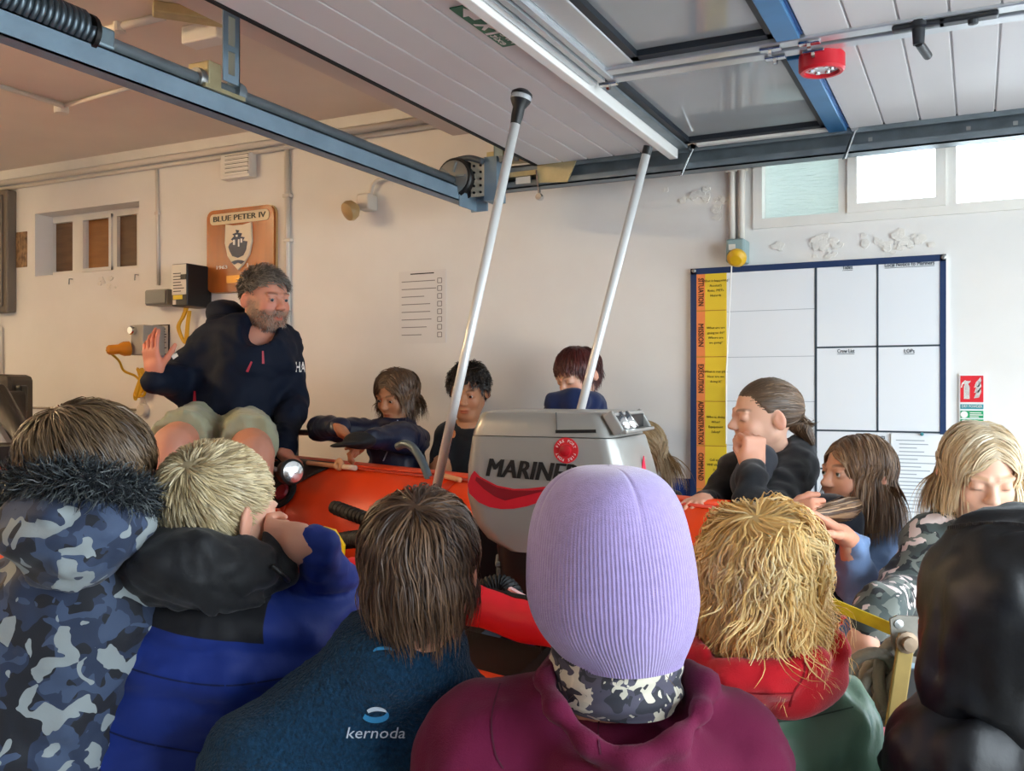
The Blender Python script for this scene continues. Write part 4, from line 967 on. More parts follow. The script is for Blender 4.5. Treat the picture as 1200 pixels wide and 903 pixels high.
# rear: carrying recess in the lid, red warning triangle
rr = lambda b, z, off: mq + ma * off + mbv * b + UV * z
aR, zR0 = mcoord(719, 508); aR2, zR1 = mcoord(706, 484)
rec = MB(); rec.bar(rr(-.02, (zR0 + zR1) / 2, (aR + aR2) / 2 - .012), rr(-.235, (zR0 + zR1) / 2, (aR + aR2) / 2 - .012), .05, zR1 - zR0 - .012, up=UV); rec.build('carry_recess', M_BLACKP, motor)
for z, o in ((zR1 - .003, aR2 + .008), (zR0 + .003, aR + .010)):
    MB().bar(rr(-.012, z, o), rr(-.245, z, o), .03, .008, bev=.003).build('recess_rim', M_COWL, motor)
for b in (-.016, -.24): MB().bar(rr(b, zR0, aR + .008), rr(b, zR1, aR2 + .006), .012, .024, up=ma, bev=.003).build('recess_rim', M_COWL, motor)
for b in (-.055, -.105): MB().cyl(rr(b, zR0 + .004, aR + .012), rr(b, zR1 - .006, aR2 + .012), .016, 16).build('carry_roller', M_CHROME, motor, True)
c = mq + ma * (mcoord(729, 552)[0] + .002) - mbv * .16 + UV * mcoord(729, 551)[1]
MB().prism([(-.018, -.014), (.018, -.014), (0, .02)], c, -mbv, UV, .002).build('warning_triangle', mat('warning red', '#e02a4a', .4), motor)

# ---- two whip masts
def mast(p0, p1, r, label, head):
    t = thing('mast', p0, label, 'mast', None); MB().tube([p0, p1], r, 16).build('pole', mat('white mast tube', '#d9d9d6', .3, .2), t, True); d = nrm(p1 - p0)
    if head:
        MB().lathe([(.0125, -.02), (.015, 0), (.015, .02), (.024, .035), (.026, .04)], p1, d, 24).build('lamp_base', M_BLACKP, t, 'auto')
        MB().lathe([(.025, .04), (.026, .042), (.026, .05), (.025, .052)], p1, d, 24).build('clear_ring', mat('clear ring', '#b9bcbe', .2, .3), t)
        MB().lathe([(.027, .052), (.026, .058), (.015, .066), (0, .067)], p1, d, 24).build('lamp_cap', M_BLACKP, t, 'auto')
    else: MB().lathe([(.0125, -.012), (.0125, .01), (0, .0105)], p1, d, 16).build('end_cap', M_BLACKP, t)
    return t
b0, b1 = W(510, 578, 2.28), W(606, 136, 2.3); mast(b0 + (b0 - b1) * .22, b1, .0118, 'tall white mast with a black all-round lamp head', True)
b0, b1 = W(681, 478, 2.48), W(758.5, 176, 2.45); mast(b0 + (b0 - b1) * .6, b1, .0115, 'white whip mast with a plain black end cap behind the cowl', False)

# ---- launching trolley under the boat
tro = thing('launching_trolley', (*(tube_c(.4) + bn * BEAM / 2)[:2], 0), 'grey steel launching trolley carrying the lifeboat', 'trolley')
M_TRO = mat('trolley steel', '#6b6f72', .5, .6, var=.15)
zt_ = tube_c(.5)[2] - TR - .05
for w_ in (-.3, .3):
    MB().bar(ce(-.25, w_, .36), ce(1.0, w_, .36), .06, .08).build('side_beam', M_TRO, tro)
for s in (-.2, .3, .9): MB().bar(ce(s, -.52, .3), ce(s, .52, .3), .06, .06).build('cross_beam', M_TRO, tro)
for w_ in (-.5, .5):
    c = ce(.35, w_, .3); c[2] = .26; MB().lathe([(.08, -.07), (.22, -.085), (.26, -.05), (.26, .05), (.22, .085), (.08, .07)], c, bn, 32).build('wheel', M_BLACKR, tro, 'auto'); MB().lathe([(.03, -.09), (.09, -.075), (.09, .075), (.03, .09)], c, bn, 20).build('hub', M_STEEL, tro, 'auto')
    MB().bar(c, ce(.35, w_ * .62, .38), .05, .05).build('stub_axle', M_TRO, tro)
for s in (-.15, .95):
    for w_ in (-.3, .3): q = ce(s, w_, .36); MB().bar((q[0], q[1], 0), q, .06, .06).lathe([(.07, 0), (.07, .02), (0, .02)], (q[0], q[1], 0)).build('prop_leg', M_TRO, tro)
# ---- winch at the end of the trolley
zq = 1.62
wn = thing('trolley_winch', (*W(1068, 760, zq)[:2], 0), 'grey steel winch with bolted plate and brass coloured lever', 'winch')
def PZ(x, y, z=zq): return W(x, y, z)
def wplate(pl, z, th, name, m): return MB().prism([((x - 1068) / FPX * z, (760 - y) / FPX * z) for x, y in reversed(pl)], PZ(1068, 760, z), RV, UV, th).build(name, m, wn)
M_WIN = mat('worn winch plate', '#807c73', .55, .35, var=.2, vscale=25, bump=.2, bscale=60)
ex_n = np.cross(RV, UV)      # away from or towards the camera
wplate([(1042, 724), (1050, 720), (1082, 722), (1100, 728), (1102, 782), (1062, 774), (1050, 768), (1044, 752)], zq, .006, 'side_plate', M_WIN)
wplate([(1050, 722), (1106, 724), (1108, 776), (1058, 770)], zq + .09, .006, 'side_plate', M_WIN)
MB().cyl(PZ(1075, 745, zq - .002), PZ(1078, 745, zq + .09), .035, 20).build('drum', mat('drum steel', '#77756f', .4, .7), wn, True)
MB().bar(PZ(1063, 742, zq - .015), PZ(1046, 858, zq - .015), .030, .008, up=FV, bev=.003).build('lever', mat('brass coloured lever', '#8a7440', .5, .5, var=.15, vscale=20), wn)
MB().lathe([(.019, 0), (.019, .006), (.012, .008), (.012, .018), (0, .019)], PZ(1062, 752, zq - .018), -FV, 12).build('bolt', mat('bronze bolt', '#86735f', .45, .6), wn, 'auto')
MB().lathe([(.009, 0), (.008, .006), (0, .007)], PZ(1052, 730, zq - .002), -FV, 12).build('bolt', M_STEEL, wn); MB().lathe([(.02, 0), (.02, .02), (0, .02)], PZ(1046, 860, zq - .02), -FV, 14).build('lever_boss', M_ZINCD, wn)
wplate([(1085, 748), (1096, 749), (1096, 760), (1085, 758)], zq - .004, .002, 'maker_label', M_BLACKP)
for k in range(4): wplate([(1080, 764 + 3 * k), (1094, 765.5 + 3 * k), (1094, 766.5 + 3 * k), (1080, 765 + 3 * k)], zq - .003, .001, 'print_line', M_INK)
MB().bar(PZ(1072, 780, zq + .05), np.array([*PZ(1062, 780, zq + .05)[:2], .02]), .06, .06).build('post', M_TRO, wn)
MB().bar(PZ(1062, 770, zq + .06), PZ(1098, 850, zq + .06), .05, .02).build('brace', M_ZINC, wn)
t = thing('yellow_strap', PZ(1015, 730), 'yellow webbing strap running to the winch plate', 'strap')
MB().bar(PZ(965, 703, zq + .12), PZ(1048, 738, zq + .02), .004, .022, bev=.001).build('webbing', mat('yellow webbing', '#cdb31f', .6, var=.2, vscale=30), t)
t = thing('pink_strap', PZ(1036, 858), 'pink webbing strap crossing below the winch lever', 'strap')
MB().bar(PZ(1005, 859, zq - .1), PZ(1075, 857, zq - .1), .004, .017).build('webbing', mat('pink webbing', '#d9727f', .6), t)
t = thing('rope_coil', (*PZ(1040, 840, 1.75)[:2], PZ(1040, 890, 1.75)[2]), 'heap of worn pale rope hanging below the winch', 'rope')
for k in range(9):
    c = PZ(1040 + rnd(-18, 26), 820 + rnd(-25, 40), 1.74 + rnd(-.04, .05)); r1 = rnd(.035, .06)
    MB().tube([c + RV * r1 * math.cos(a) + UV * r1 * 1.3 * math.sin(a) + FV * .012 * math.sin(2 * a + k) for a in np.linspace(0, 6.28, 22)], .011, 7).build('turn', mat('worn rope', '#8f887c', .8, bump=.8, bscale=200), t, True)
t = thing('purple_strap', PZ(1025, 790, 1.8), 'dark purple lashing strap hanging beside the rope heap', 'strap')
for k in range(2): MB().bar(PZ(1003 + 10 * k, 745, 1.85), PZ(1030 + 12 * k, 830, 1.85), .022, .004, up=FV).build('webbing', mat('purple webbing', '#3d2233', .6), t)

# ---- dark machine at the left edge
t = thing('wall_machine', onY(8, 560, 2.9), 'grey and black machine standing by the back wall', 'machine')
zz_ = 4.4
MB().box(W(2, 470, zz_ + .15), (.2, .25, .26), [RV, FV, UV], .03).build('housing', mat('machine grey', '#4d463d', .6, var=.1), t)
MB().box(W(8, 467, zz_ - .0), (.07, .03, .07), [RV, FV, UV], .006).build('control_plate', M_BLACKP, t)
MB().box(W(25, 467, zz_ + .1), (.035, .07, .13), [RV, FV, UV], .01).build('side_knob', M_BLACKP, t); MB().cyl(W(24, 476, zz_ + .1), W(24, 498, zz_ + .1), .008, 8).build('lead', M_BLACKP, t)
MB().tube([W(-6, 462, 3.6), W(28, 520, 3.4), W(40, 560, 3.3)], [.05, .045, .04], 12).build('arm', mat('black arm', '#1d1b1a', .5), t, True)
MB().bar(W(-4, 500, 3.4), W(24, 545, 3.3), .02, .03).build('strut', M_STEEL, t)
MB().box(W(4, 532, 3.3), (.11, .08, .08), [RV, FV, UV], .01).build('foot_box', M_BLACKP, t)
MB().box(W(0, 520, 4.4), (.16, .2, .5), [RV, FV, UV], .02).build('stand', mat('machine dark', '#2b2825', .6), t)
for k in range(5): MB().box(W(34 + 4 * k, 500 + 6 * (k % 3), 4.0 + .05 * k), (.04, .05, .05), [nrm(RV + UV * rnd(-.4, .4)), FV, UV], .01).build('bracket', mat('machine dark'), t)
MB().bar(W(0, 560, 4.4), np.array([*W(0, 560, 4.4)[:2], 0.]), .14, .16).build('column', mat('machine dark'), t)

# ================================================================== people
SK = {'fair': H('#d9a184'), 'pink': H('#d6957c'), 'tan': H('#b67f5c'), 'pale': H('#e0b096')}
M_SKIN = vcol_mat('skin', .5, .4, sss=.12)
M_HAIR = vcol_mat('hair', .42, .55, aniso=.3)
M_EYE = vcol_mat('eye', .12, .5)
def cloth(name, col, rough=.75, sheen=.2, bump=.25, bscale=350, var=.06, **kw): return mat(name, col, rough, 0, var, 10, bump, bscale, spec=.3, sheen=sheen, **kw)

def s_half(pt, n):
    pt = np.array(pt, float); n = nrm(n)
    return lambda P: (P - pt) @ n
class Head:
    """local frame: x to the person's left-hand side of the picture of the face, y out of the face, z up"""
    def __init__(s, c, yaw, pitch=0, roll=0, sc=1.0):
        y = math.radians(yaw); p = math.radians(pitch); r = math.radians(roll)
        f = -FV * math.cos(y) + RV * math.sin(y)             # yaw 0 faces the camera, +90 picture right
        x = nrm(np.cross(f, UV)); f2 = nrm(f * math.cos(p) - UV * math.sin(p)); u = np.cross(x, f2)
        x2 = x * math.cos(r) + u * math.sin(r); u2 = u * math.cos(r) - x * math.sin(r)
        s.c = np.array(c, float); s.A = np.array([x2, f2, u2]); s.sc = sc
    def w(s, p): return s.c + (np.array(p, float) * s.sc) @ s.A
    def loc(s, P): return ((P - s.c) @ s.A.T) / s.sc
CR_C, CR_R = np.array([0, -.012, .032]), np.array([.075, .096, .084])
def head_sdf(lid=.5, jaw=1.0, mouth=0., child=True, nose=1.0, face=True, neck=.040, neckto=(0, -.01, -.17)):
    F = Sdf(); cr = 1.0
    F.u(s_ell(CR_C, CR_R)); F.u(s_ell((0, .028, -.03), (.058 * jaw, .062, .078)), .03)
    F.u(s_ell((0, .052, -.088), (.03 * jaw, .03, .022)), .03)
    F.u(s_cone((.045 * jaw, .0, -.05), (.02, .05, -.09), .02, .016), .03); F.u(s_cone((-.045 * jaw, .0, -.05), (-.02, .05, -.09), .02, .016), .03)
    F.u(s_cone((0, -.012, -.03), neckto, neck, neck * 1.05), .03)
    if face:
        for q in (-1, 1):
            F.u(s_ell((q * .037, .058, -.03), (.022, .022, .022)), .02)
            F.s(s_ell((q * .031, .098, .004), (.018, .014, .011)), .014)
            F.u(s_ell((q * .031, .076, .003), (.0155, .0145, .0135)), .006)
            if lid > .22: F.s(s_ell((q * .031, .094, .001), (.0112, .010, .0006 + .0042 * lid)), .002)
            F.u(s_cone((q * .012, .089, .020), (q * .045, .079, .022), .006, .005), .012)
            F.u(s_ell((q * .0105 * nose, .098, -.029), (.0075, .009, .007)), .006)
        F.u(s_cone((0, .085, .012), (0, .104, -.022), .007, .0095 * nose), .012)
        F.u(s_ell((0, .106, -.025), (.0095 * nose, .010, .009)), .006)
        F.u(s_ell((0, .084, -.058), (.022, .010, .0065)), .006); F.u(s_ell((0, .083, -.069), (.0185, .010, .0065)), .006)
        F.s(s_ell((0, .098, -.0635), (.019, .010, .0012 + .004 * mouth)), .003)
    for q in (-1, 1):
        A = np.array([[1, 0, 0], [0, math.cos(.25), -math.sin(.25)], [0, math.sin(.25), math.cos(.25)]]); B = np.array([[math.cos(q * .45), math.sin(q * .45), 0], [-math.sin(q * .45), math.cos(q * .45), 0], [0, 0, 1]])
        F.u(s_ell((q * .079, -.012, -.004), (.007, .019, .031), A @ B), .006); F.s(s_ell((q * .089, -.008, .002), (.006, .010, .018), A @ B), .004)
    return F
def smst(a, b, x): t = np.clip((x - a) / (b - a), 0, 1); return t * t * (3 - 2 * t)
def skin_cols(L, skin, brow=None, lips=None, beard=None, flush=.5, closed=False):
    c = np.ones((len(L), 3)) * np.array(skin); n = vnoise(L, 60, 3)[:, None]
    c = c * (1 + .05 * n)
    def mixc(mask, col):
        nonlocal c
        c = c * (1 - mask[:, None]) + np.array(col) * mask[:, None]
    red = np.array(skin) * np.array([1.02, .72, .68])
    d = np.minimum(((L - (.04, .07, -.03)) ** 2).sum(1), ((L - (-.04, .07, -.03)) ** 2).sum(1)); mixc(flush * np.exp(-d / .0006), red)
    mixc(.5 * flush * np.exp(-((L - (0, .11, -.024)) ** 2).sum(1) / .00018), red); mixc(.55 * smst(.075, .083, np.abs(L[:, 0])) * (L[:, 2] < .03), red)
    if lips is not None:
        m = np.exp(-((L[:, 0] / .021) ** 4 + ((L[:, 2] + .0635) / .0095) ** 4)) * (L[:, 1] > .07); mixc(m, lips)
    if beard is not None:
        z = L[:, 2]; m = smst(-.028, -.045, z) * smst(-.03, .0, L[:, 1]) * (z > -.125); m = np.maximum(m, smst(.045, .06, np.abs(L[:, 0])) * smst(.02, -.02, z) * smst(-.01, .01, L[:, 1]) * smst(.065, .045, L[:, 1]) * (z > -.12))
        lip = np.exp(-((L[:, 0] / .019) ** 4 + ((L[:, 2] + .0655) / .008) ** 4)); m = m * (1 - lip) * (.72 + .25 * vnoise(L, 160, 8)); mixc(np.clip(m, 0, 1), beard)
    for q in (-1, 1):
        zl = (-.0045 if closed else .0035) + .25 * 0; m = np.exp(-((np.abs(L[:, 0]) - .031) / .0125) ** 4 - ((L[:, 2] - zl + (.003 if closed else -.003) * ((np.abs(L[:, 0]) - .031) / .012) ** 2) / .0022) ** 2) * (L[:, 1] > .075) * .5; mixc(m, np.array(skin) * .22)
    if brow is not None:
        x = np.abs(L[:, 0]); zc = .0225 + .004 * np.sin((x - .012) / .04 * 2.6); m = np.exp(-((L[:, 2] - zc) / .0042) ** 4) * smst(.010, .016, x) * smst(.054, .044, x) * (L[:, 1] > .05); mixc(.6 * m, brow)
    return np.clip(c, 0, 1)

def bundle(pieces):
    V = []; Fc = []; C = []; n = 0
    for v, f, c in pieces: V.append(v); Fc.append(f + n); C.append(c); n += len(v)
    return np.concatenate(V), np.concatenate(Fc), np.concatenate(C)
class Person:
    def __init__(s, label, x, y, skin, group=None, name='person'):
        s.t = thing(name, (x, y, 0), label, 'person', group); s.pieces = []; s.skin = np.array(SK[skin]); s.base = np.array([x, y, 0.])
    def add_head(s, c, yaw, pitch=0, roll=0, sc=1.0, h=.0032, brow=None, lips=None, beard=None, flush=.5, face=True, eyes=True, gaze=(0, 0), iris='#4a3a2a', **kw):
        hd = Head(c, yaw, pitch, roll, sc); f0 = hd.A[1] * 1.0; f0[2] = 0; nl = hd.loc((hd.c - UV * .16 * sc - nrm(f0) * .012 * sc)[None])[0] if 'neckto' not in kw else hd.loc(np.array(kw.pop('neckto'))[None])[0]
        F = head_sdf(face=face, neckto=nl, **kw)
        V, Q = surfnet(F, np.minimum((-.1, -.13, -.13), nl - .06), np.maximum((.1, .135, .135), nl + .06), h)
        col = skin_cols(V, s.skin, brow, lips if lips is not None else (s.skin * np.array([.86, .5, .48]) if face else None), beard, flush, closed=kw.get('lid', .5) <= .22)
        s.pieces.append((hd.c + (V * sc) @ hd.A, Q, col)); s.hd = hd
        if face and eyes and kw.get('lid', .5) > .22:
            for q in (-1, 1):
                g = nrm((gaze[0], 1, gaze[1])); b = MB(); cols = []
                prof = [(.0128 * math.sin(a), .0128 * math.cos(a)) for a in np.linspace(math.pi, 0.0, 15)]
                b.lathe([(r, hh) for r, hh in prof], (q * .031, .0775, .003), g, 20)
                V = np.array(b.v); dd = (V - np.array([q * .031, .0775, .003])) @ g / .0128
                cc = np.where(dd[:, None] > .955, np.array([.01, .01, .01]), np.where(dd[:, None] > .85, np.array(H(iris)), np.array([.72, .69, .66])))
                link('eye', hd.c + (V * sc) @ hd.A, b.f, M_EYE, s.t, True, col=cc)
        return hd
    def hand(s, wrist, d, palm, side=1, sc=.85, curl=(.3, .35, .4, .45), thumb=.3, elbow=None, spread=.06, h=.0032, thumb_out=.8):
        """d: finger direction, palm: direction the palm faces, side: +1 thumb towards cross(d, palm)"""
        d = nrm(d); palm = nrm(np.array(palm, float) - d * (np.array(palm, float) @ d)); x = np.cross(d, palm) * side; A = np.array([x, d, palm])
        F = Sdf(); F.u(s_box((0, .045, 0), (.036, .046, .0125), .012)); F.u(s_ell((.022, .03, .008), (.018, .03, .014)), .012); F.u(s_cone((0, -.008, 0), (0, .02, 0), .022, .026), .02)
        for i, (bx, L) in enumerate(((.028, .072), (.0095, .080), (-.0095, .074), (-.027, .058))):
            p = np.array([bx, .086 - .003 * abs(i - 1), 0.]); cu = curl[i]; a = 0; sp = (1.5 - i) * spread
            for k, (fr, r0, r1) in enumerate(((.45, .0088, .0082), (.31, .0082, .0075), (.24, .0075, .0062))):
                a += cu * (1.0 if k == 0 else 1.25); q = p + L * fr * np.array([math.sin(sp) * math.cos(a), math.cos(a) * math.cos(sp), math.sin(a)]); F.u(s_cone(p, q, r0, r1), .003); p = q
        p = np.array([.028, .022, .006]); a1 = thumb_out
        for L, r0, r1, da in ((.04, .0135, .0105, 0), (.03, .0105, .0092, thumb * .6), (.024, .0092, .0075, thumb)):
            a1 -= da; q = p + L * nrm([math.sin(a1), math.cos(a1), .25 + thumb * .6]); F.u(s_cone(p, q, r0, r1), .006); p = q
        V, Q = surfnet(F, (-.075, -.065, -.05), (.105, .185, .115), h)
        c = np.ones((len(V), 3)) * s.skin * np.array([1.0, .86, .82]); red = s.skin * np.array([1.0, .66, .6]); m = smst(.08, .15, V[:, 1])[:, None] * .6; c = c * (1 - m) + red * m
        s.pieces.append((np.array(wrist) + (V * sc) @ A, Q, c))
        if elbow is not None: s.limb([wrist, elbow], [.024 * sc, .034 * sc])
    def limb(s, pts, rs, h=.011, col=None):
        F = Sdf().chain(pts, rs); V, Q = surfnet(F, *bounds(pts, max(rs) + .03), h); s.pieces.append((V, Q, np.ones((len(V), 3)) * (s.skin if col is None else col)))
    def core(s, neck, sl, sr, pel, legs=True, feet=None, rt=.07):
        """hidden trunk and legs that tie head, hands and feet together"""
        m = (np.array(sl) + sr) / 2; F = Sdf().chain([neck, m, pel], [.04, rt, rt]); F.u(s_cone(sl, sr, .04, .04), .05)
        pts = [neck, sl, sr, pel]
        if feet is not None:
            for k, ft in enumerate(feet):
                sd = nrm(np.array(sr) - sl) * (.05 if k else -.05); F.u(s_cone(np.array(pel) + sd, np.array(ft) + UV * .06, .06, .035), .03); pts.append(np.array(ft) + UV * .03)
        V, Q = surfnet(F, *bounds(pts, .11), .016); s.pieces.append((V, Q, np.ones((len(V), 3)) * s.skin))
    def finish(s):
        V, Q, C = bundle(s.pieces); return link('body', V, Q, M_SKIN, s.t, True, col=C)
    def wear(s, name, F, pts, pad, h, m): return soft(name, F, *bounds(pts, pad), h, m, s.t)
    def legs(s, pel, mt, ms, w=.075, r=(.085, .055), fwd=None):
        fwd = nrm(fwd if fwd is not None else FV); sd = nrm(np.cross(fwd, UV)); pel = np.array(pel, float); feet = []
        F = Sdf(); F.u(s_ell(pel, (.15, .12, .13)))
        for q in (-1, 1):
            hp = pel + sd * q * w; ft = np.array([hp[0] + sd[0] * q * .03, hp[1] + sd[1] * q * .03, .05]); kn = (hp + ft) / 2 + fwd * .02
            F.u(s_cone(hp, kn, r[0], r[1] * 1.15), .03); F.u(s_cone(kn, ft + UV * .03, r[1] * 1.15, r[1]), .02); feet.append(ft - UV * .05)
            G = Sdf().u(s_ell(ft + fwd * .06 - UV * .005, (.045, .045, .045))); G.o = []
            A = np.array([sd, fwd, UV]); G.u(s_box(ft + fwd * .05 + UV * -.005, (.042, .12, .042), .03, A)); G.u(s_cone(ft - fwd * .03, ft - fwd * .03 + UV * .05, .045, .045), .03)
            soft('shoe', G, ft - (.2, .2, .05), ft + (.2, .2, .14), .014, ms, s.t)
        F.folds(.004, (12, 12, 22), 9)
        soft('trousers', F, *bounds([pel + UV * .1, feet[0] + UV * .05, feet[1] + UV * .05, pel + sd * .1, pel - sd * .1], .12), .016, mt, s.t); return feet
M_JEANS = cloth('dark jeans', '#232a3a'); M_TRK = cloth('black trousers', '#17181b'); M_SHOE = mat('dark trainers', '#2a2a2c', .6)

def N0(P):
    N = (P - CR_C) / CR_R ** 2; return N / np.linalg.norm(N, axis=1)[:, None]
def hair(person, hd, n, L, pal, crown=(0, -.055, .11), grav=.25, curl=0, cfreq=2., noise=.12, lift=.012, width=.0016, segs=8, hl=(.07, .004, -.075), seed=1, keep=None, coll=(), clump=60, cap=True, name='hair', tri=True, tip=.35, fringe=0., capg=.0012, part=None, lenf=None, extra=None, lmin=.7, up0=.12, hug=1.05, swirl=.35, tuck=0., faceclear=0., cr0=1.):
    R_ = np.random.RandomState(seed)
    u = R_.rand(n * 4); ph = R_.rand(n * 4) * 2 * np.pi; zz = 1 - 1.75 * u; st = np.sqrt(np.maximum(0, 1 - zz * zz))
    D = np.stack([st * np.sin(ph), st * np.cos(ph), zz], 1); P = CR_C + D * CR_R
    az = np.abs(np.arctan2(P[:, 0], P[:, 1]))                   # 0 in front, pi at the back
    lim = np.where(az < np.pi / 2, hl[0] + (hl[1] - hl[0]) * smst(.5, 1.5, az), hl[1] + (hl[2] - hl[1]) * smst(1.5, 2.5, az))
    ok = P[:, 2] > lim + R_.randn(len(P)) * .004
    if keep is not None: ok &= keep(P)
    P = P[ok][:n]; D = D[ok][:n]; n = len(P); lim = lim[ok][:n]
    ncl = max(2, n // clump); cid = R_.randint(0, ncl, n); cen = P[R_.randint(0, n, ncl)]
    dist = ((P[:, None, :] - cen[None]) ** 2).sum(2) if n * ncl < 4e6 else None
    if dist is not None: cid = dist.argmin(1)
    cr = np.array(crown, float)
    if part is None:
        v = P - cr; v = v + np.cross(N0(P), v) * swirl
    else: v = np.stack([np.sign(P[:, 0] - part + R_.randn(len(P)) * .004) * 1.0 + 0 * P[:, 0], .15 * np.sign(P[:, 1] + .02), -.3 + 0 * P[:, 0]], 1)
    N = (P - CR_C) / CR_R ** 2; N /= np.linalg.norm(N, axis=1)[:, None]
    v = v - (v * N).sum(1)[:, None] * N; v /= np.linalg.norm(v, axis=1)[:, None] + 1e-9
    v = v + R_.randn(n, 3) * noise + N * up0
    if fringe: v[:, 1] += fringe * (P[:, 1] > 0)
    Ls = L * (lmin + (1.15 - lmin) * R_.rand(n))
    if lenf is not None: Ls = Ls * lenf(P)
    dn = -UV @ hd.A.T                                        # gravity in head space
    crv = R_.randn(ncl, 3); crp = R_.rand(ncl) * 6.28; off = lift * (.35 + .65 * R_.rand(n))
    pts = [P * 1.0]; p = P * 1.0; step = (Ls / segs)[:, None]
    cl = [(np.array(hd.loc(np.array(c)[None])[0]), r / hd.sc) for c, r in coll]
    for i in range(segs):
        t = (i + 1) / segs; g = grav * (.3 + t)
        w_ = v / (np.linalg.norm(v, axis=1)[:, None] + 1e-9)
        v = w_ * (1 - min(g, .9)) + dn * g
        if curl:
            ang = crp[cid] + t * cfreq * 6.28 * (Ls / L) + R_.randn(n) * .15
            s1 = np.cross(w_, crv[cid]); s1 /= np.linalg.norm(s1, axis=1)[:, None] + 1e-9; s2 = np.cross(w_, s1)
            v = v + curl * (cr0 + (1 - cr0) * t) * (s1 * np.cos(ang)[:, None] + s2 * np.sin(ang)[:, None])
        v = v + R_.randn(n, 3) * noise * .35
        v /= np.linalg.norm(v, axis=1)[:, None] + 1e-9
        p = p + v * step
        rr = CR_R + (.002 + off * min(1, t * 2.0))[:, None]; q = (p - CR_C) / rr; k = np.linalg.norm(q, axis=1); m = k < 1
        p[m] = CR_C + (q[m] / k[m][:, None]) * rr[m]
        m = (k > hug) & (p[:, 2] > -.02); f = (1 + (hug - 1) * .5 + (k[m] - hug) * .35) / k[m]; p[m] = CR_C + (p[m] - CR_C) * f[:, None]
        for c, r in [((0, .02, -.05), .064)] + cl:
            e = p - np.array(c); k = np.linalg.norm(e, axis=1); m = k < r; p[m] = np.array(c) + e[m] / k[m][:, None] * r
        if tuck: w2 = smst(-.0, -.09, p[:, 2]) * tuck; p[:, 0] *= 1 - w2 * .12; p[:, 1] = p[:, 1] * (1 - w2 * .12) + w2 * .002
        if faceclear: w2 = smst(.058, .03, p[:, 2]) * smst(.015, .045, p[:, 1]); p[:, 0] = np.where(p[:, 0] >= 0, 1, -1) * np.maximum(np.abs(p[:, 0]), faceclear * w2)
        if extra is not None: p = extra(p, t)
        pts.append(p.copy())
    T = np.stack(pts, 1); n, m, _ = T.shape                   # n strands, m points
    if dist is not None and clump:                              # pull strands of a clump together towards the tip
        for c in range(ncl):
            k = cid == c
            if k.sum() > 2:
                mu = T[k].mean(0, keepdims=True); f = (np.linspace(0, 1, m) ** 1.2 * tip)[None, :, None]; T[k] = T[k] * (1 - f) + (mu + (T[k] - mu) * .5) * f
    Wd = hd.c + (T * hd.sc) @ hd.A
    dT = np.gradient(Wd, axis=1); dT /= np.linalg.norm(dT, axis=2, keepdims=True) + 1e-9
    Nw = Wd - (hd.c + (CR_C * hd.sc) @ hd.A); Nw /= np.linalg.norm(Nw, axis=2, keepdims=True) + 1e-9
    S_ = np.cross(dT, Nw); S_ /= np.linalg.norm(S_, axis=2, keepdims=True) + 1e-9
    tw = R_.randn(n)[:, None, None] * .5; S_ = S_ * np.cos(tw) + Nw * np.sin(tw)
    wd = (width * (.6 + .8 * R_.rand(n)))[:, None, None] * (1 - np.linspace(0, 1, m) ** 2 * .85)[None, :, None]
    base = (np.arange(n) * m * 3)[:, None]
    Vv = np.stack([Wd - S_ * wd, Wd + Nw * wd * .55, Wd + S_ * wd], 2).reshape(-1, 3)
    i = np.arange(m - 1)[None] * 3 + base
    Fq = np.concatenate([np.stack([i, i + 1, i + 4, i + 3], 2).reshape(-1, 4), np.stack([i + 1, i + 2, i + 5, i + 4], 2).reshape(-1, 4)])
    pal = np.array([H(c) for c in pal]); pk = R_.rand(ncl, len(pal))[cid] * .6 + R_.rand(n, len(pal)) * .7; pk = pk ** 4; pk /= pk.sum(1, keepdims=True); sc_ = pk @ pal
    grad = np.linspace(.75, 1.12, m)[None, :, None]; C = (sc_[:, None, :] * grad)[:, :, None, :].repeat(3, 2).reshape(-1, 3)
    o = link(name, Vv, Fq, M_HAIR, person.t, True, col=np.clip(C, 0, 1))
    if cap:
        G = Sdf().u(s_ell(CR_C, CR_R + capg)); hlf = hl
        def cut(Pp, d):
            az = np.abs(np.arctan2(Pp[:, 0], Pp[:, 1])); lm = np.where(az < np.pi / 2, hlf[0] + (hlf[1] - hlf[0]) * smst(.5, 1.5, az), hlf[1] + (hlf[2] - hlf[1]) * smst(1.5, 2.5, az))
            return np.maximum(d, (lm - Pp[:, 2]) * .8)
        G.fn(cut); V, Q = surfnet(G, (-.1, -.13, -.12), (.1, .11, .14), .006)
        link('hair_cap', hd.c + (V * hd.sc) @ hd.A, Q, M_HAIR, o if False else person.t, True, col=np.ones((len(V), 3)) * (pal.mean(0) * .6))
    return o
def stick_text(person, target, body, px, py, z, wpx, hpx, m, tilt=0, name='lettering', **kw):
    """lettering laid on a garment: flat letters pressed onto the cloth surface along the line of sight"""
    v, f = text_geo(body, .05, **kw); v[:, 0] *= wpx / (v[:, 0].max() - v[:, 0].min()); v[:, 1] *= hpx / (v[:, 1].max() - v[:, 1].min()); v[:, 2] = 0
    return press(person, target, [(px + x * math.cos(tilt) + y * math.sin(tilt), py - y * math.cos(tilt) + x * math.sin(tilt)) for x, y, _ in v], f, m, name)
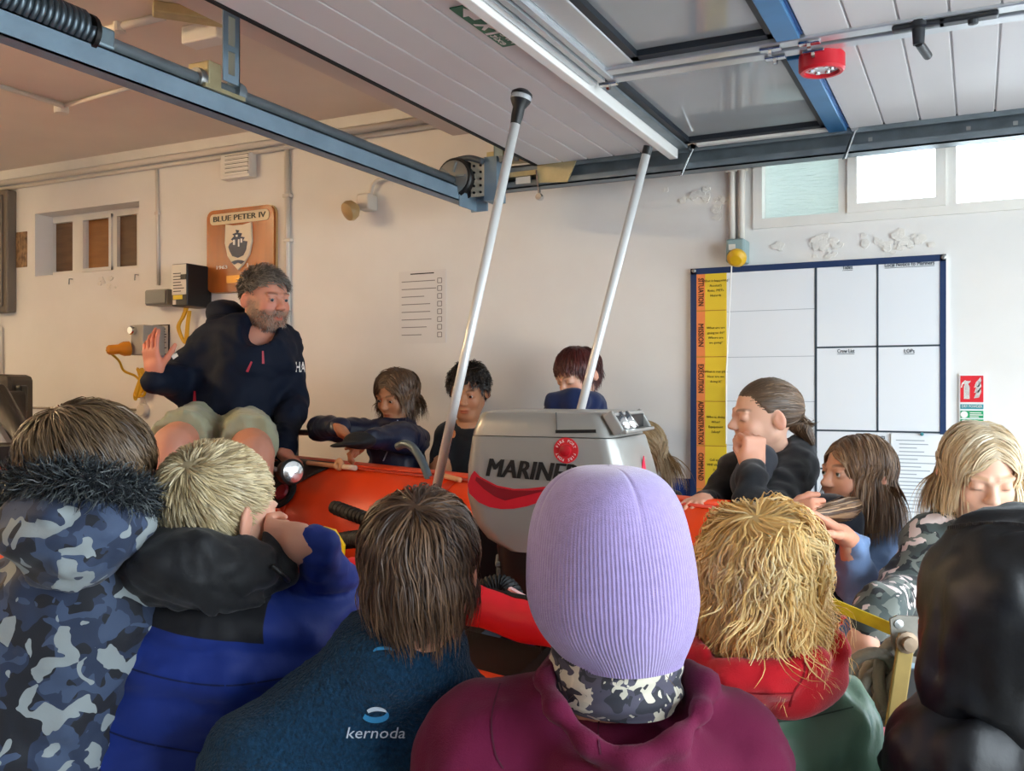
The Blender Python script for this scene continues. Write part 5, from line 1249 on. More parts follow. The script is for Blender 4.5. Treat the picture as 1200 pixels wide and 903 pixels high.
def press(person, target, pxs, f, m, name, off=.0025):
    dg = bpy.context.evaluated_depsgraph_get(); me = target.data
    if target.name not in BV: BV[target.name] = BVHTree.FromPolygons([v.co + Vector(BASE[target.name]) for v in me.vertices], [list(p.vertices) for p in me.polygons])
    rays = [Vector(W(x, y, 1.0) - CAM).normalized() for x, y in pxs]; ds = [BV[target.name].ray_cast(Vector(CAM), r)[3] for r in rays]
    med = float(np.median([d for d in ds if d is not None])); vs = []
    for r, d in zip(rays, ds): vs.append(CAM + np.array(r) * ((d if d is not None and abs(d - med) < .12 else med) - off))
    return link(name, vs, f, m, person.t)
BV = {}
def seam(person, target, pts, m, w=1.1, name='stitched_seam'):
    P = smoothpath([(x, y, 0) for x, y in pts], 6); q = []
    for i, p in enumerate(P):
        d = P[min(i + 1, len(P) - 1)] - P[max(i - 1, 0)]; n = nrm([-d[1], d[0], 0]); q += [(p[0] - n[0] * w, p[1] - n[1] * w), (p[0] + n[0] * w, p[1] + n[1] * w)]
    return press(person, target, q, [(2 * i, 2 * i + 1, 2 * i + 3, 2 * i + 2) for i in range(len(P) - 1)], m, name, .0015)

# ------------------------------------------------------------------ children standing on the near side, seen from behind
def loft_px(person, name, rows, z, depth, segs, m, disp=None, cz=0, cap=True, smooth=True, hollow=False):
    """garment of revolution: rows of (picture height, centre, half width) at depth z; depth = front-to-back ratio"""
    vs = []; k = z / FPX
    for i, (py, cx, hw) in enumerate(rows):
        for j in range(segs):
            a = 2 * math.pi * j / segs; r = hw * k
            if disp: r += disp(i / (len(rows) - 1), a)
            vs.append(W(cx, py, z) + RV * r * math.sin(a) - FV * (r * depth * math.cos(a) - cz))
    n = len(rows); fs = [(i * segs + j, (i + 1) * segs + j, (i + 1) * segs + (j + 1) % segs, i * segs + (j + 1) % segs) for i in range(n - 1) for j in range(segs)]
    fs = np.array(fs)
    o = link(name, vs, fs, m, person.t, smooth); return o
def resample(rows, n):
    rows = np.array(rows, float); t = np.linspace(0, 1, len(rows)); u = np.linspace(0, 1, n)
    # cubic through the rows
    out = []
    for x in u:
        i = min(int(x * (len(rows) - 1)), len(rows) - 2); f = x * (len(rows) - 1) - i
        p0, p1, p2, p3 = rows[max(i - 1, 0)], rows[i], rows[i + 1], rows[min(i + 2, len(rows) - 1)]
        out.append(.5 * ((2 * p1) + (-p0 + p2) * f + (2 * p0 - 5 * p1 + 4 * p2 - p3) * f * f + (-p0 + 3 * p1 - 3 * p2 + p3) * f ** 3))
    return [tuple(o) for o in out]
def regions_mat(name, cols, planes, rough=.5, bump=.2, bscale=300, sheen=.1, wave=None):
    """cols[0] where every plane (point, normal) of a region is positive, else cols[1]; points in object space"""
    m, N, L, p = newmat(name); tc = N.new('ShaderNodeTexCoord'); acc = None
    for (pt, nn) in planes:
        d = N.new('ShaderNodeVectorMath'); d.operation = 'DOT_PRODUCT'; L.new(tc.outputs['Object'], d.inputs[0]); d.inputs[1].default_value = tuple(nn)
        g = N.new('ShaderNodeMath'); g.operation = 'GREATER_THAN'; L.new(d.outputs['Value'], g.inputs[0]); g.inputs[1].default_value = float(np.dot(pt, nn))
        if acc is None: acc = g.outputs[0]
        else:
            mu = N.new('ShaderNodeMath'); mu.operation = 'MULTIPLY'; L.new(acc, mu.inputs[0]); L.new(g.outputs[0], mu.inputs[1]); acc = mu.outputs[0]
    mx = N.new('ShaderNodeMix'); mx.data_type = 'RGBA'; L.new(acc, mx.inputs['Factor']); mx.inputs['A'].default_value = c4(H(cols[1])); mx.inputs['B'].default_value = c4(H(cols[0]))
    L.new(mx.outputs['Result'], p.inputs['Base Color']); p.inputs['Roughness'].default_value = rough; p.inputs['Sheen Weight'].default_value = sheen; p.inputs['Specular IOR Level'].default_value = .35
    n2 = N.new('ShaderNodeTexNoise'); n2.inputs['Scale'].default_value = bscale; L.new(tc.outputs['Object'], n2.inputs['Vector'])
    b = N.new('ShaderNodeBump'); b.inputs['Strength'].default_value = bump; b.inputs['Distance'].default_value = .001; L.new(n2.outputs['Fac'], b.inputs['Height']); L.new(b.outputs[0], p.inputs['Normal'])
    return m
def stand_xy(px, z): q = W(px, 800, z); return q[0], q[1]
def std_lower(P, px, z, wst=1000, mt=None, fwd=None):
    pel = W(px, wst, z); pel[2] = max(.62, min(pel[2], .8)); feet = P.legs(pel, mt or M_TRK, M_SHOE, fwd=fwd); return pel, feet

# ---- purple beanie, maroon hoodie
z = 1.17; k = z / FPX
P = Person('child in a lilac knitted beanie and maroon hoodie, seen from behind', *stand_xy(715, z + .03), 'fair')
hd = P.add_head(W(718, 668, z), 180, 0, 0, .92, h=.006, face=False)
rows = resample([(545, 712, 3), (547, 712, 32), (553, 712, 52), (564, 712.5, 67), (580, 713, 79), (601, 713.5, 88), (627, 714.5, 94), (655, 716, 98), (682, 717, 100), (702, 718, 100), (720, 719, 96), (738, 722, 89), (754, 726, 79), (766, 729, 71), (772, 730, 68), (768, 729, 64)], 90)
def ribs(u, a):
    seam = sum(math.exp(-((a - s + 3.1416) % 6.2832 - 3.1416) ** 2 / .002) for s in (.32, 1.9, 3.46, 5.03)) * max(0, 1 - u * 2.4)
    return .0005 * math.cos(a * 132) * smst(.2, .5, u) - .0035 * seam + .0012 * math.sin(a * 5 + u * 9)
M_BEANIE = mat('lilac knit', '#a290c2', .9, var=.07, vscale=120, bump=.5, bscale=700, sheen=.6, spec=.2)
loft_px(P, 'beanie', rows, z, 1.10, 792, M_BEANIE, ribs)
M_GAIT = camo_mat('patterned neck gaiter', ['#2b2c36', '#4d4a5a', '#cfc9b6', '#d9d2be'], 34, (.5, .57, .60), seed=2)
gr_ = np.random.RandomState(5).rand(8) * 6.28
rows = resample([(752, 721, 70), (764, 721, 76), (776, 721, 77), (790, 722, 75), (803, 723, 74), (814, 724, 72), (824, 724, 66)], 30)
loft_px(P, 'neck_gaiter', rows, z + .01, 1.0, 160, M_GAIT, lambda u, a: .0022 * math.sin(u * 17 + 1.4 * math.sin(2 * a) + gr_[0]) + .002 * math.sin(3 * a + u * 6))
zb = 1.2; V = lambda x, y, dz=0: W(x, y, zb + dz); r = lambda p: p * zb / FPX
pel, feet = std_lower(P, 712, zb + .05)
F = Sdf(); F.u(s_cone(V(690, 838), V(566, 884), r(62), r(80))); F.u(s_cone(V(742, 838), V(848, 892), r(62), r(80)), .04)
F.u(s_cone(V(640, 940, .04), pel - RV * .05, r(105), .14), .07); F.u(s_cone(V(780, 940, .04), pel + RV * .05, r(105), .14), .07); F.u(s_cone(V(712, 900, .05), V(712, 1000, .05), r(105), r(120)), .06)
F.u(s_cone(V(560, 890), V(520, 1060, .05), r(76), r(60)), .03); F.u(s_cone(V(850, 900), V(880, 1060, .05), r(76), r(60)), .03)
F.u(s_cone(V(520, 1060, .05), V(630, 840, .34), r(58), r(40)), .03); F.u(s_cone(V(880, 1060, .05), V(800, 840, .34), r(58), r(40)), .03)
# hood hanging on the back: pouch below an open rim around the neck
F.u(s_ell(V(738, 893, -.05), (.118, .10, .075), [RV, FV, UV]), .03)
F.s(s_cone(V(722, 735, .0), V(726, 800, -.005), r(92), r(74)), .012); F.s(s_ell(V(728, 822, -.07), (.082, .085, .06), [RV, FV, UV]), .02)
F.u(s_ell(V(724, 868, -.01), (.09, .085, .06), [RV, FV, UV]), .02)
rim = [V(652, 768, .02), V(640, 790, -.04), V(652, 830, -.10), (V(690, 872, -.135)), V(738, 888, -.145), V(792, 868, -.13), V(824, 830, -.09), V(826, 798, -.03), V(806, 776, .03)]
F.chain(rim, [r(9), r(10), r(10), r(9), r(9), r(10), r(10), r(10), r(9)], .035)
F.folds(.006, (10, 10, 9), 11).folds(.0025, (24, 24, 30), 3)
M_MAR = cloth('maroon fleece', '#620b34', .85, sheen=.08, bump=.4, bscale=500)
jk = P.wear('hoodie', F, [V(480, 760), V(940, 1000), pel, V(560, 1000, .36)], .13, .0075, M_MAR)
for s_ in ([(704, 832), (701, 855), (704, 884)], [(586, 800), (576, 840), (580, 880), (590, 900)]): seam(P, jk, s_, mat('maroon stitching', '#4a0827', .8), 1.0)
for pts in ([(660, 775), (640, 800), (632, 840), (650, 880), (690, 905)], [(800, 780), (822, 800), (832, 830), (820, 865), (790, 900)]):
    pass
P.hand(V(632, 836, .36), FV, -UV, 1, .8, h=.006, elbow=V(525, 1050, .08)); P.hand(V(798, 836, .36), FV, -UV, -1, .8, h=.006, elbow=V(875, 1050, .08))
P.core(W(718, 760, z), V(600, 890, .02), V(830, 895, .02), pel, feet=feet); P.finish()
hair(P, hd, 60, .17, ['#a98a5e', '#8a6b45'], seed=5, lift=.03, width=.0006, cap=False, keep=lambda q: (q[:, 2] < -.02) & (q[:, 1] < 0), curl=.3, clump=8, grav=.15, noise=.3, name='loose_hair')

# ---- brown bob, teal fleece with lettering
z = 1.28; V = lambda x, y, dz=0: W(x, y, z + dz); r = lambda p: p * z / FPX
P = Person('child with a brown bob in a dark teal sherpa fleece with kernoda lettering', *stand_xy(440, z + .05), 'fair')
hd = P.add_head(V(494, 668), 172, 8, 4, .90, h=.006, face=False)
F = Sdf(); F.u(s_cone(V(455, 772, .02), V(318, 900, .02), r(58), r(80))); F.u(s_cone(V(490, 780, .02), V(522, 838, .04), r(58), r(66)), .05)
pel, feet = std_lower(P, 430, z + .08)
F.u(s_cone(V(390, 930, .05), pel - RV * .05, r(110), .14), .07); F.u(s_cone(V(490, 930, .05), pel + RV * .05, r(95), .14), .07)
F.u(s_cone(V(310, 905), V(280, 1050, .08), r(76), r(55)), .03); F.u(s_cone(V(280, 1050, .08), V(370, 850, .36), r(55), r(40)), .03); F.u(s_cone(V(530, 850, .04), V(570, 990, .12), r(60), r(48)), .03); F.u(s_cone(V(570, 990, .12), V(500, 850, .36), r(48), r(38)), .03)
F.u(s_torus(V(468, 748, .03), [RV, nrm(FV + UV * .35), np.cross(RV, nrm(FV + UV * .35))], r(58), r(52), r(22)), .03)
F.folds(.006, (8, 8, 9), 21).fn(lambda Pp, d: d + .0022 * vnoise(Pp, 130, 2) + .0012 * vnoise(Pp, 260, 3))
M_TEAL2 = mat('teal sherpa', '#12354f', .95, var=.35, vscale=170, bump=1.0, bscale=210, sheen=.12, spec=.15, dist=.006)
jk = P.wear('fleece', F, [V(240, 740), V(600, 960), pel, V(330, 1000, .36)], .13, .0062, M_TEAL2)
P.hand(V(373, 846, .38), FV, -UV, 1, .8, h=.006, elbow=V(285, 1040, .1)); P.hand(V(498, 846, .38), FV, -UV, -1, .8, h=.006, elbow=V(568, 985, .14))
P.core(V(480, 760), V(340, 900, .03), V(515, 860, .05), pel, feet=feet); P.finish()
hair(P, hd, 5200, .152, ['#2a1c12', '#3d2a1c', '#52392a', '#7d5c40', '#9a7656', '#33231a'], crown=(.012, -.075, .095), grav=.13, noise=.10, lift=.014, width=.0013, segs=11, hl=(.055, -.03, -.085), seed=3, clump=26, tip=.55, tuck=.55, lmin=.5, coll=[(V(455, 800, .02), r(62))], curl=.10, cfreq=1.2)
M_EMB = mat('pale embroidery', '#c3cfdb', .5); M_EMB2 = mat('blue embroidery', '#2f86b8', .5)
stick_text(P, jk, 'kernoda', 439.5, 859, z, 69, 13, M_EMB, shear=.2, bold=.0, ext=0)
def press_poly(person, target, pl, m, name): return press(person, target, pl, [tuple(range(len(pl)))], m, name)
arcp = lambda cx, cy, rx, ry, a0, a1, n=14: [(cx + rx * math.cos(math.radians(a0 + (a1 - a0) * i / n)), cy - ry * math.sin(math.radians(a0 + (a1 - a0) * i / n))) for i in range(n + 1)]
press_poly(P, jk, arcp(440, 838, 16, 9, 200, 380) + arcp(440, 834, 13, 6, 20, -160)[0:], M_EMB2, 'emblem')
press_poly(P, jk, arcp(441, 836, 13, 8, 30, 150) + arcp(443, 838, 13, 5, 150, 30), M_EMB, 'emblem')
press_poly(P, jk, arcp(450, 763, 13, 6, 20, 175) + arcp(450, 764, 12, 3, 175, 20), M_EMB2, 'collar_emblem')

# ---- blond crop, black and blue puffer jacket
z = 1.42; V = lambda x, y, dz=0: W(x, y, z + dz); r = lambda p: p * z / FPX
P = Person('boy with short bleached blond hair in a black and royal blue padded jacket', *stand_xy(200, z + .08), 'pale')
hd = P.add_head(V(256, 604), 148, 6, 0, .93, h=.0045, face=True, eyes=False)
F = Sdf(); F.u(s_cone(V(262, 722, .02), V(212, 775, .03), r(72), r(70))); F.u(s_cone(V(280, 735, .02), V(322, 748, .03), r(60), r(52)), .05)
pel, feet = std_lower(P, 170, z + .12)
F.u(s_cone(V(232, 770, .04), V(172, 930, .06), r(92), r(118)), .06); F.u(s_cone(V(172, 930, .06), pel, r(115), .15), .06); F.u(s_cone(V(330, 760, .05), V(300, 930, .08), r(80), r(100)), .06)
F.u(s_cone(V(325, 742, .02), V(398, 716, .14), r(50), r(42)), .03); F.u(s_cone(V(398, 716, .14), V(374, 642, -.025), r(40), r(25)), .02)
F.u(s_cone(V(205, 790, .02), V(170, 900, .15), r(60), r(50)), .03); F.u(s_cone(V(170, 900, .15), V(250, 800, .36), r(48), r(34)), .03)
hood = Sdf().u(s_ell(V(232, 662, -.06), (.112, .095, .068), [nrm(RV * .95 - UV * .08), FV, nrm(UV * .95 + RV * .08)])); hood.u(s_cone(V(170, 672, -.03), V(318, 662, -.01), r(36), r(30)), .05)
hood.s(s_cone(V(256, 585, .02), V(256, 650, .02), r(70), r(56)), .02)
hood.folds(.010, (15, 15, 22), 31).folds(.004, (40, 40, 30), 4)
F.fn(lambda Pp, d: d - .011 * np.abs(np.sin((Pp[:, 2] + .10 * ((Pp - V(232, 770)) @ RV)) * 3.1416 / .075)) ** .6 + .003)
F.folds(.008, (12, 12, 26), 41).folds(.002, (40, 40, 40), 4)
B_ = P.base; e1 = W(321, 741, z) - W(150, 712, z); nrml = nrm(np.cross(e1, FV)); nrml = nrml if nrml[2] > 0 else -nrml
M_PUF = regions_mat('padded jacket', ['#15171c', '#0f2d80'], [(W(150, 712, z) - B_, nrml), (W(322, 700, z) - B_, -RV)], .62, .25, 120)
jk = P.wear('padded_jacket', F, [V(50, 690), V(410, 940), pel, V(250, 850, .32)], .13, .0075, M_PUF)
M_ST1 = mat('navy stitching', '#0a1a4c', .7)
for s_ in ([(128, 775), (200, 796), (270, 803), (345, 792)], [(92, 842), (160, 868), (235, 882)], [(66, 880), (90, 895), (118, 902)]): seam(P, jk, s_, M_ST1)
hdo = P.wear('hood', hood, [V(150, 620, -.06), V(330, 700, -.06)], .1, .0065, mat('black padded nylon', '#101216', .65, var=.1, bump=.3, bscale=90, sheen=.1))
MB().tube(smoothpath([V(318, 662, -.075), V(330, 672, -.07), V(338, 680, -.05)]), .004, 6).build('drawcord', M_BLACKP, P.t, True)
P.hand(V(361, 637, -.03), W(310, 628, z - .0) - W(361, 637, z - .03), FV * .8 + UV * .2, 1, .84, curl=(.75, .8, .85, .9), thumb=.5, elbow=V(398, 710, .13), h=.0042)
P.hand(V(254, 796, .37), FV, -UV, 1, .85, h=.006, elbow=V(180, 890, .17))
P.core(V(256, 690), V(222, 775, .04), V(320, 760, .04), pel, feet=feet); P.finish()
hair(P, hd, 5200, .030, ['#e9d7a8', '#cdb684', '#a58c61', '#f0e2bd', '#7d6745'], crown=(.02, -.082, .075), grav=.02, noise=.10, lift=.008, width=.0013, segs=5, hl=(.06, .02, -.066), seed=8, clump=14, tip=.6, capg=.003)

# ---- camouflage parka with a fur trimmed hood
z = 1.36; V = lambda x, y, dz=0: W(x, y, z + dz); r = lambda p: p * z / FPX
P = Person('child with brown hair in a blue grey camouflage parka with fur trim', *stand_xy(60, z + .08), 'fair')
hd = P.add_head(V(106, 558), 130, 10, 0, .90, h=.0045, face=True, eyes=False)
F = Sdf(); F.u(s_cone(V(105, 680, .02), V(20, 735, .02), r(75), r(80))); F.u(s_cone(V(105, 680, .02), V(120, 730, .03), r(75), r(60)), .05)
pel, feet = std_lower(P, 40, z + .1)
F.u(s_cone(V(80, 760, .03), V(20, 960, .06), r(100), r(125)), .06); F.u(s_cone(V(20, 960, .06), pel, r(120), .15), .06); F.u(s_cone(V(10, 740, .03), V(-50, 930, .1), r(75), r(60)), .04)
F.u(s_cone(V(130, 740, .05), V(120, 860, .2), r(48), r(44)), .03); F.u(s_cone(V(120, 860, .2), V(175, 800, .34), r(42), r(32)), .03); F.u(s_cone(V(-50, 930, .1), V(20, 880, .35), r(55), r(36)), .03)
F.folds(.009, (12, 12, 20), 51).folds(.003, (34, 34, 40), 5)
hood = Sdf().u(s_ell(V(85, 618, -.06), (.11, .09, .075), [RV, FV, UV])); hood.u(s_ell(V(85, 655, -.075), (.06, .05, .05)), .03); hood.s(s_cone(V(108, 520, .03), V(106, 610, .03), r(80), r(70)), .02); hood.folds(.009, (16, 16, 20), 61).folds(.003, (36, 36, 40), 6)
M_CAM1 = camo_mat('blue grey camouflage', ['#10141f', '#22304a', '#3a4a66', '#8f989a'], 20, (.47, .53, .575), seed=1.3)
jk = P.wear('parka', F, [V(-70, 660), V(190, 960), pel, V(20, 880, .35)], .12, .0085, M_CAM1)
hdo = P.wear('hood', hood, [V(0, 590, -.06), V(170, 680, -.06)], .1, .007, M_CAM1)
# fur trim along the hood mouth
def fur(person, path, rad, n, L, pal, seed, width=.0012):
    R_ = np.random.RandomState(seed); path = np.array(smoothpath(path, 8)); i = R_.randint(0, len(path) - 1, n); t = R_.rand(n)[:, None]; c = path[i] * (1 - t) + path[i + 1] * t
    dr = R_.randn(n, 3); dr /= np.linalg.norm(dr, axis=1)[:, None]; p = c + dr * rad * (.6 + .4 * R_.rand(n))[:, None]; pts = [p]; v = dr * 1.0
    Ls = L * (.5 + .7 * R_.rand(n)); S_ = np.cross(v, R_.randn(n, 3)); S_ /= np.linalg.norm(S_, axis=1)[:, None]
    for q in range(4): v = v + R_.randn(n, 3) * .35 - UV * .12; v /= np.linalg.norm(v, axis=1)[:, None]; p = p + v * (Ls / 4)[:, None]; pts.append(p)
    T = np.stack(pts, 1); m = T.shape[1]; wd = (width * (1 - np.linspace(0, 1, m) * .8))[None, :, None]
    Vv = np.stack([T - S_[:, None] * wd, T + S_[:, None] * wd], 2).reshape(-1, 3); b = (np.arange(n) * m * 2)[:, None]; j = np.arange(m - 1)[None] * 2 + b
    Fq = np.stack([j, j + 1, j + 3, j + 2], 2).reshape(-1, 4); pal = np.array([H(x) for x in pal]); C = pal[R_.randint(0, len(pal), n)][:, None, None].repeat(m, 1).repeat(2, 2).reshape(-1, 3)
    o = link('fur_trim', Vv, Fq, M_HAIR, person.t, True, col=C); MB().tube(list(path), rad * .8, 10).build('trim_roll', mat('dark fur backing', '#1b1e22', .9), person.t, True); return o
fp = [V(-25, 590, .06), V(0, 572, -.03), V(50, 566, -.09), (V(100, 566, -.1)), V(150, 578, -.07), V(172, 592, .0), V(176, 606, .07)]
fur(P, fp, .028, 9000, .026, ['#23282d', '#343b40', '#464d50', '#15181c', '#5a605f'], 4)
P.hand(V(178, 796, .35), FV, -UV, -1, .85, h=.006, elbow=V(125, 850, .22)); P.hand(V(26, 876, .36), FV, -UV, 1, .85, h=.006, elbow=V(-40, 920, .12))
P.core(V(106, 640), V(30, 735, .03), V(115, 735, .04), pel, feet=feet); P.finish()
hair(P, hd, 4200, .085, ['#3d2c1d', '#54402c', '#6b543a', '#836a4a', '#4a3725'], crown=(0, -.07, .10), grav=.12, noise=.10, lift=.010, width=.0013, segs=8, hl=(.05, .0, -.07), seed=13, clump=24, tip=.5)

# ---- curly blond hair, red hood, green jacket
z = 1.36; V = lambda x, y, dz=0: W(x, y, z + dz); r = lambda p: p * z / FPX
P = Person('child with tousled golden blond hair, red hood and green jacket', *stand_xy(915, z + .05), 'fair')
hd = P.add_head(V(892, 683), 168, 6, 0, .90, h=.006, face=False)
pel, feet = std_lower(P, 925, z + .08)
F = Sdf(); F.u(s_cone(V(900, 850, .02), V(962, 852, .02), r(55), r(58))); F.u(s_cone(V(880, 850, .02), V(830, 880, .02), r(60), r(60)), .05)
F.u(s_cone(V(925, 890, .04), pel, r(98), .15), .06); F.u(s_cone(V(968, 855, .0), V(980, 1010, .05), r(52), r(46)), .03); F.u(s_cone(V(980, 1010, .05), V(930, 850, .32), r(46), r(34)), .03); F.u(s_cone(V(825, 885, .0), V(800, 1010, .05), r(55), r(46)), .03); F.u(s_cone(V(800, 1010, .05), V(850, 850, .32), r(46), r(34)), .03)
F.u(s_cone(V(962, 800, -.02), V(990, 835, -.02), r(26), r(30)), .03)
F.folds(.010, (12, 12, 16), 71).folds(.005, (28, 28, 22), 72)
jk = P.wear('jacket', F, [V(770, 800), V(1030, 1010), pel, V(950, 960, .3)], .12, .0075, mat('green waterproof nylon', '#5f8069', .38, var=.08, bump=.2, bscale=200, spec=.5))
hood = Sdf().u(s_ell(V(890, 778, -.03), (.122, .105, .065), [nrm(RV - UV * .05), FV, nrm(UV + RV * .05)])); hood.u(s_cone(V(815, 770, .0), V(970, 764, .02), r(34), r(28)), .05); hood.s(s_cone(V(890, 660, .02), V(890, 750, .02), r(90), r(66)), .02); hood.s(s_ell(V(895, 742, -.05), (.085, .08, .04), [RV, FV, UV]), .015); hood.chain([V(806, 748, .03), V(812, 768, -.06), V(850, 790, -.105), V(900, 796, -.12), V(950, 784, -.105), V(978, 757, -.06), V(984, 732, .02)], [r(9)] * 7, .025)
hood.folds(.009, (13, 13, 20), 81).folds(.004, (30, 30, 40), 82)
rh = P.wear('red_hood', hood, [V(800, 730, -.03), V(985, 830, -.03)], .09, .006, cloth('red sweatshirt fleece', '#c9101f', .8, sheen=.3, bump=.4, bscale=500))
for s_ in ([(944, 772), (942, 792), (930, 812), (926, 828)], [(830, 800), (880, 812), (930, 812)]): seam(P, rh, s_, mat('red stitching', '#8e0a16', .8), 1.0)
for s_ in ([(900, 846), (940, 842), (1000, 828)], [(912, 850), (916, 875), (930, 900)]): seam(P, jk, s_, mat('green stitching', '#3d5646', .7), .9)
P.hand(V(928, 846, .33), FV, -UV, -1, .85, h=.006, elbow=V(976, 1000, .08)); P.hand(V(852, 846, .33), FV, -UV, 1, .85, h=.006, elbow=V(804, 1000, .08))
P.core(V(890, 760), V(845, 880, .03), V(955, 870, .03), pel, feet=feet); P.finish()
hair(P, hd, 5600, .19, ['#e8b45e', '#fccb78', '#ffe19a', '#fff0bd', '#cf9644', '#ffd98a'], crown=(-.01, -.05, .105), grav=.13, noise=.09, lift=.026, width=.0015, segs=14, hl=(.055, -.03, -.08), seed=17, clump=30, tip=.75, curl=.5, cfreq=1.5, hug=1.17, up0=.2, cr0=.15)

# ---- black hooded jacket, hood up
z = 1.16; V = lambda x, y, dz=0: W(x, y, z + dz); r = lambda p: p * z / FPX
P = Person('child in a shiny black jacket with the hood pulled up', *stand_xy(1170, z + .04), 'pink')
hd = P.add_head(V(1163, 713), -132, 8, 0, .80, h=.0042, face=True, eyes=False)
pel, feet = std_lower(P, 1180, z + .05, fwd=nrm(FV - RV * .3))
F = Sdf(); F.u(s_cone(V(1150, 840, .02), V(1122, 888, .0), r(70), r(80))); F.u(s_cone(V(1190, 840, .02), V(1270, 880, .0), r(75), r(80)), .05)
F.u(s_cone(V(1180, 930, .03), pel, r(125), .16), .06); F.u(s_cone(V(1115, 895, .0), V(1085, 1060, .03), r(76), r(60)), .03); F.u(s_cone(V(1085, 1060, .03), V(1150, 900, .3), r(58), r(40)), .03); F.u(s_cone(V(1275, 890, .0), V(1310, 1050, .05), r(76), r(58)), .03)
F.folds(.009, (18, 18, 7), 91).folds(.003, (36, 36, 16), 92)
M_BLKN = mat('black shiny nylon', '#0d0f13', .5, var=.1, bump=.15, bscale=200, spec=.55)
jk = P.wear('jacket', F, [V(1030, 780), V(1340, 1000), pel, V(1070, 1000, .3)], .13, .0085, M_BLKN)
hood = Sdf().u(s_ell(V(1198, 694, -.0), (.113, .125, .108), [RV, FV, UV])); hood.u(s_cone(V(1194, 720, .0), V(1190, 822, .01), r(98), r(96)), .05); hood.u(s_cone(V(1140, 770, -.02), V(1120, 805, -.02), r(40), r(38)), .04)
hood.s(s_ell(W(1094, 716, z + .12), (.075, .09, .06), [RV, FV, UV]), .02)
hood.folds(.007, (16, 16, 8), 95).folds(.003, (36, 36, 24), 96)
ho = P.wear('hood', hood, [V(1090, 600), V(1290, 850)], .1, .0065, M_BLKN)
sp = []
for x in np.linspace(1092, 1215, 26): sp.append((x, 622 - 8 * math.sin((x - 1085) / 140 * 3.1)))
dgs = MB()
for i, (x, y) in enumerate(sp):
    pass
P.hand(V(1152, 896, .32), FV, -UV, 1, .85, h=.006, elbow=V(1085, 1050, .06))
P.core(V(1172, 790), V(1130, 890, .02), V(1240, 890, .02), pel, feet=feet); P.finish()
# stitched seam over the hood
bvn = BVHTree.FromPolygons([v.co + Vector(BASE[ho.name]) for v in ho.data.vertices], [list(p.vertices) for p in ho.data.polygons])
st_ = MB(); prev = None
for i, (x, y) in enumerate([(1090 + 2.2 * q, 622 - 9 * math.sin((2.2 * q) / 150 * 3.1)) for q in range(60)]):
    rr_ = Vector(W(x, y, 1.0) - CAM).normalized(); h_ = bvn.ray_cast(Vector(CAM), rr_)
    if h_[0] is None: continue
    q_ = np.array(h_[0])
    st_.box(q_, (.0035, .004, .006), [nrm(RV + UV * .2), FV, UV], .001)
st_.build('seam_gathers', M_BLKN, P.t)

# ------------------------------------------------------------------ the man who speaks, seated on the far tube
z = 3.5; V = lambda x, y, dz=0: W(x, y, z + dz); r = lambda p: p * z / FPX
P = Person('bearded man in a navy jacket and pale green shorts seated on the boat', *W(265, 520, 3.3)[:2], 'pink')
P.t.location[2] = BASE[P.t.name][2] = P.base[2] = 0
hd = P.add_head(V(311, 351), 50, 6, -2, 1.0, brow=H('#5a4232'), beard=H('#8f7866'), lid=.5, jaw=1.14, mouth=.5, flush=.8, gaze=(.15, -.1), iris='#3b4a52', neck=.058, neckto=V(298, 400, .05), nose=1.15)
M_NAVJ = mat('navy shell jacket', '#101829', .72, var=.12, vscale=6, bump=.1, bscale=160, spec=.2)
F = Sdf(); F.u(s_cone(V(266, 404), V(326, 404, .10), r(28), r(26))); F.u(s_cone(V(292, 410), V(272, 470), r(48), r(46)), .06); F.u(s_cone(V(272, 470), V(262, 488), r(50), r(48)), .05)
F.u(s_cone(V(300, 420, -.02), V(285, 480, -.05), r(40), r(38)), .06); F.u(s_cone(V(250, 420), V(252, 480), r(30), r(34)), .06); F.u(s_cone(V(318, 425), V(298, 480), r(30), r(30)), .06)
F.s(s_half(V(265, 500), UV - RV * .04), .006)
F.u(s_cone(V(256, 398, .0), V(212, 446, -.06), r(26), r(25)), .03); F.u(s_cone(V(212, 446, -.06), V(181, 444, -.25), r(24), r(16)), .03)
F.u(s_cone(V(331, 404, .10), V(344, 470, .0), r(25), r(20)), .03); F.u(s_cone(V(344, 470, .0), V(331, 527, -.26), r(20), r(14)), .02)
F.u(s_torus(V(290, 378, .03), [nrm(RV + UV * .1), nrm(FV + UV * .45), nrm(np.cross(RV, FV + UV * .45))], r(26), r(24), r(10)), .03); F.u(s_ell(V(262, 368, .10), (r(24), r(22), r(18)), [RV, FV, UV]), .03)
F.s(s_ell(V(299, 378, -.15), (r(18), .17, r(25)), [RV, FV, nrm(UV + RV * .1)]), .01)
F.folds(.009, (9, 9, 14), 101).folds(.004, (22, 22, 30), 102)
jk = P.wear('jacket', F, [V(170, 350, -.3), V(365, 540, .1), V(365, 540, -.3), V(170, 540, .1)], .12, .0095, M_NAVJ)
G = Sdf().u(s_cone(V(297, 414, -.0), V(297, 432, -.03), r(16), r(24))); P.wear('shirt', G, [V(297, 412, -.02), V(297, 432, -.03)], .12, .009, cloth('black polo shirt', '#101116', .8))
M_SHORT = cloth('pale green shorts', '#a3a78c', .85)
F = Sdf(); F.u(s_ell(V(262, 494), (r(52), .15, r(26)), [RV, FV, UV])); F.u(s_cone(V(238, 500, -.05), V(206, 516, -.46), r(33), r(30)), .03); F.u(s_cone(V(284, 502, -.05), V(296, 524, -.46), r(33), r(31)), .03)
for a_, b_ in ((V(238, 500, -.05), V(206, 516, -.46)), (V(284, 502, -.05), V(296, 524, -.46))): F.s(s_half(a_ + (b_ - a_) * .93, -(b_ - a_)), .004)
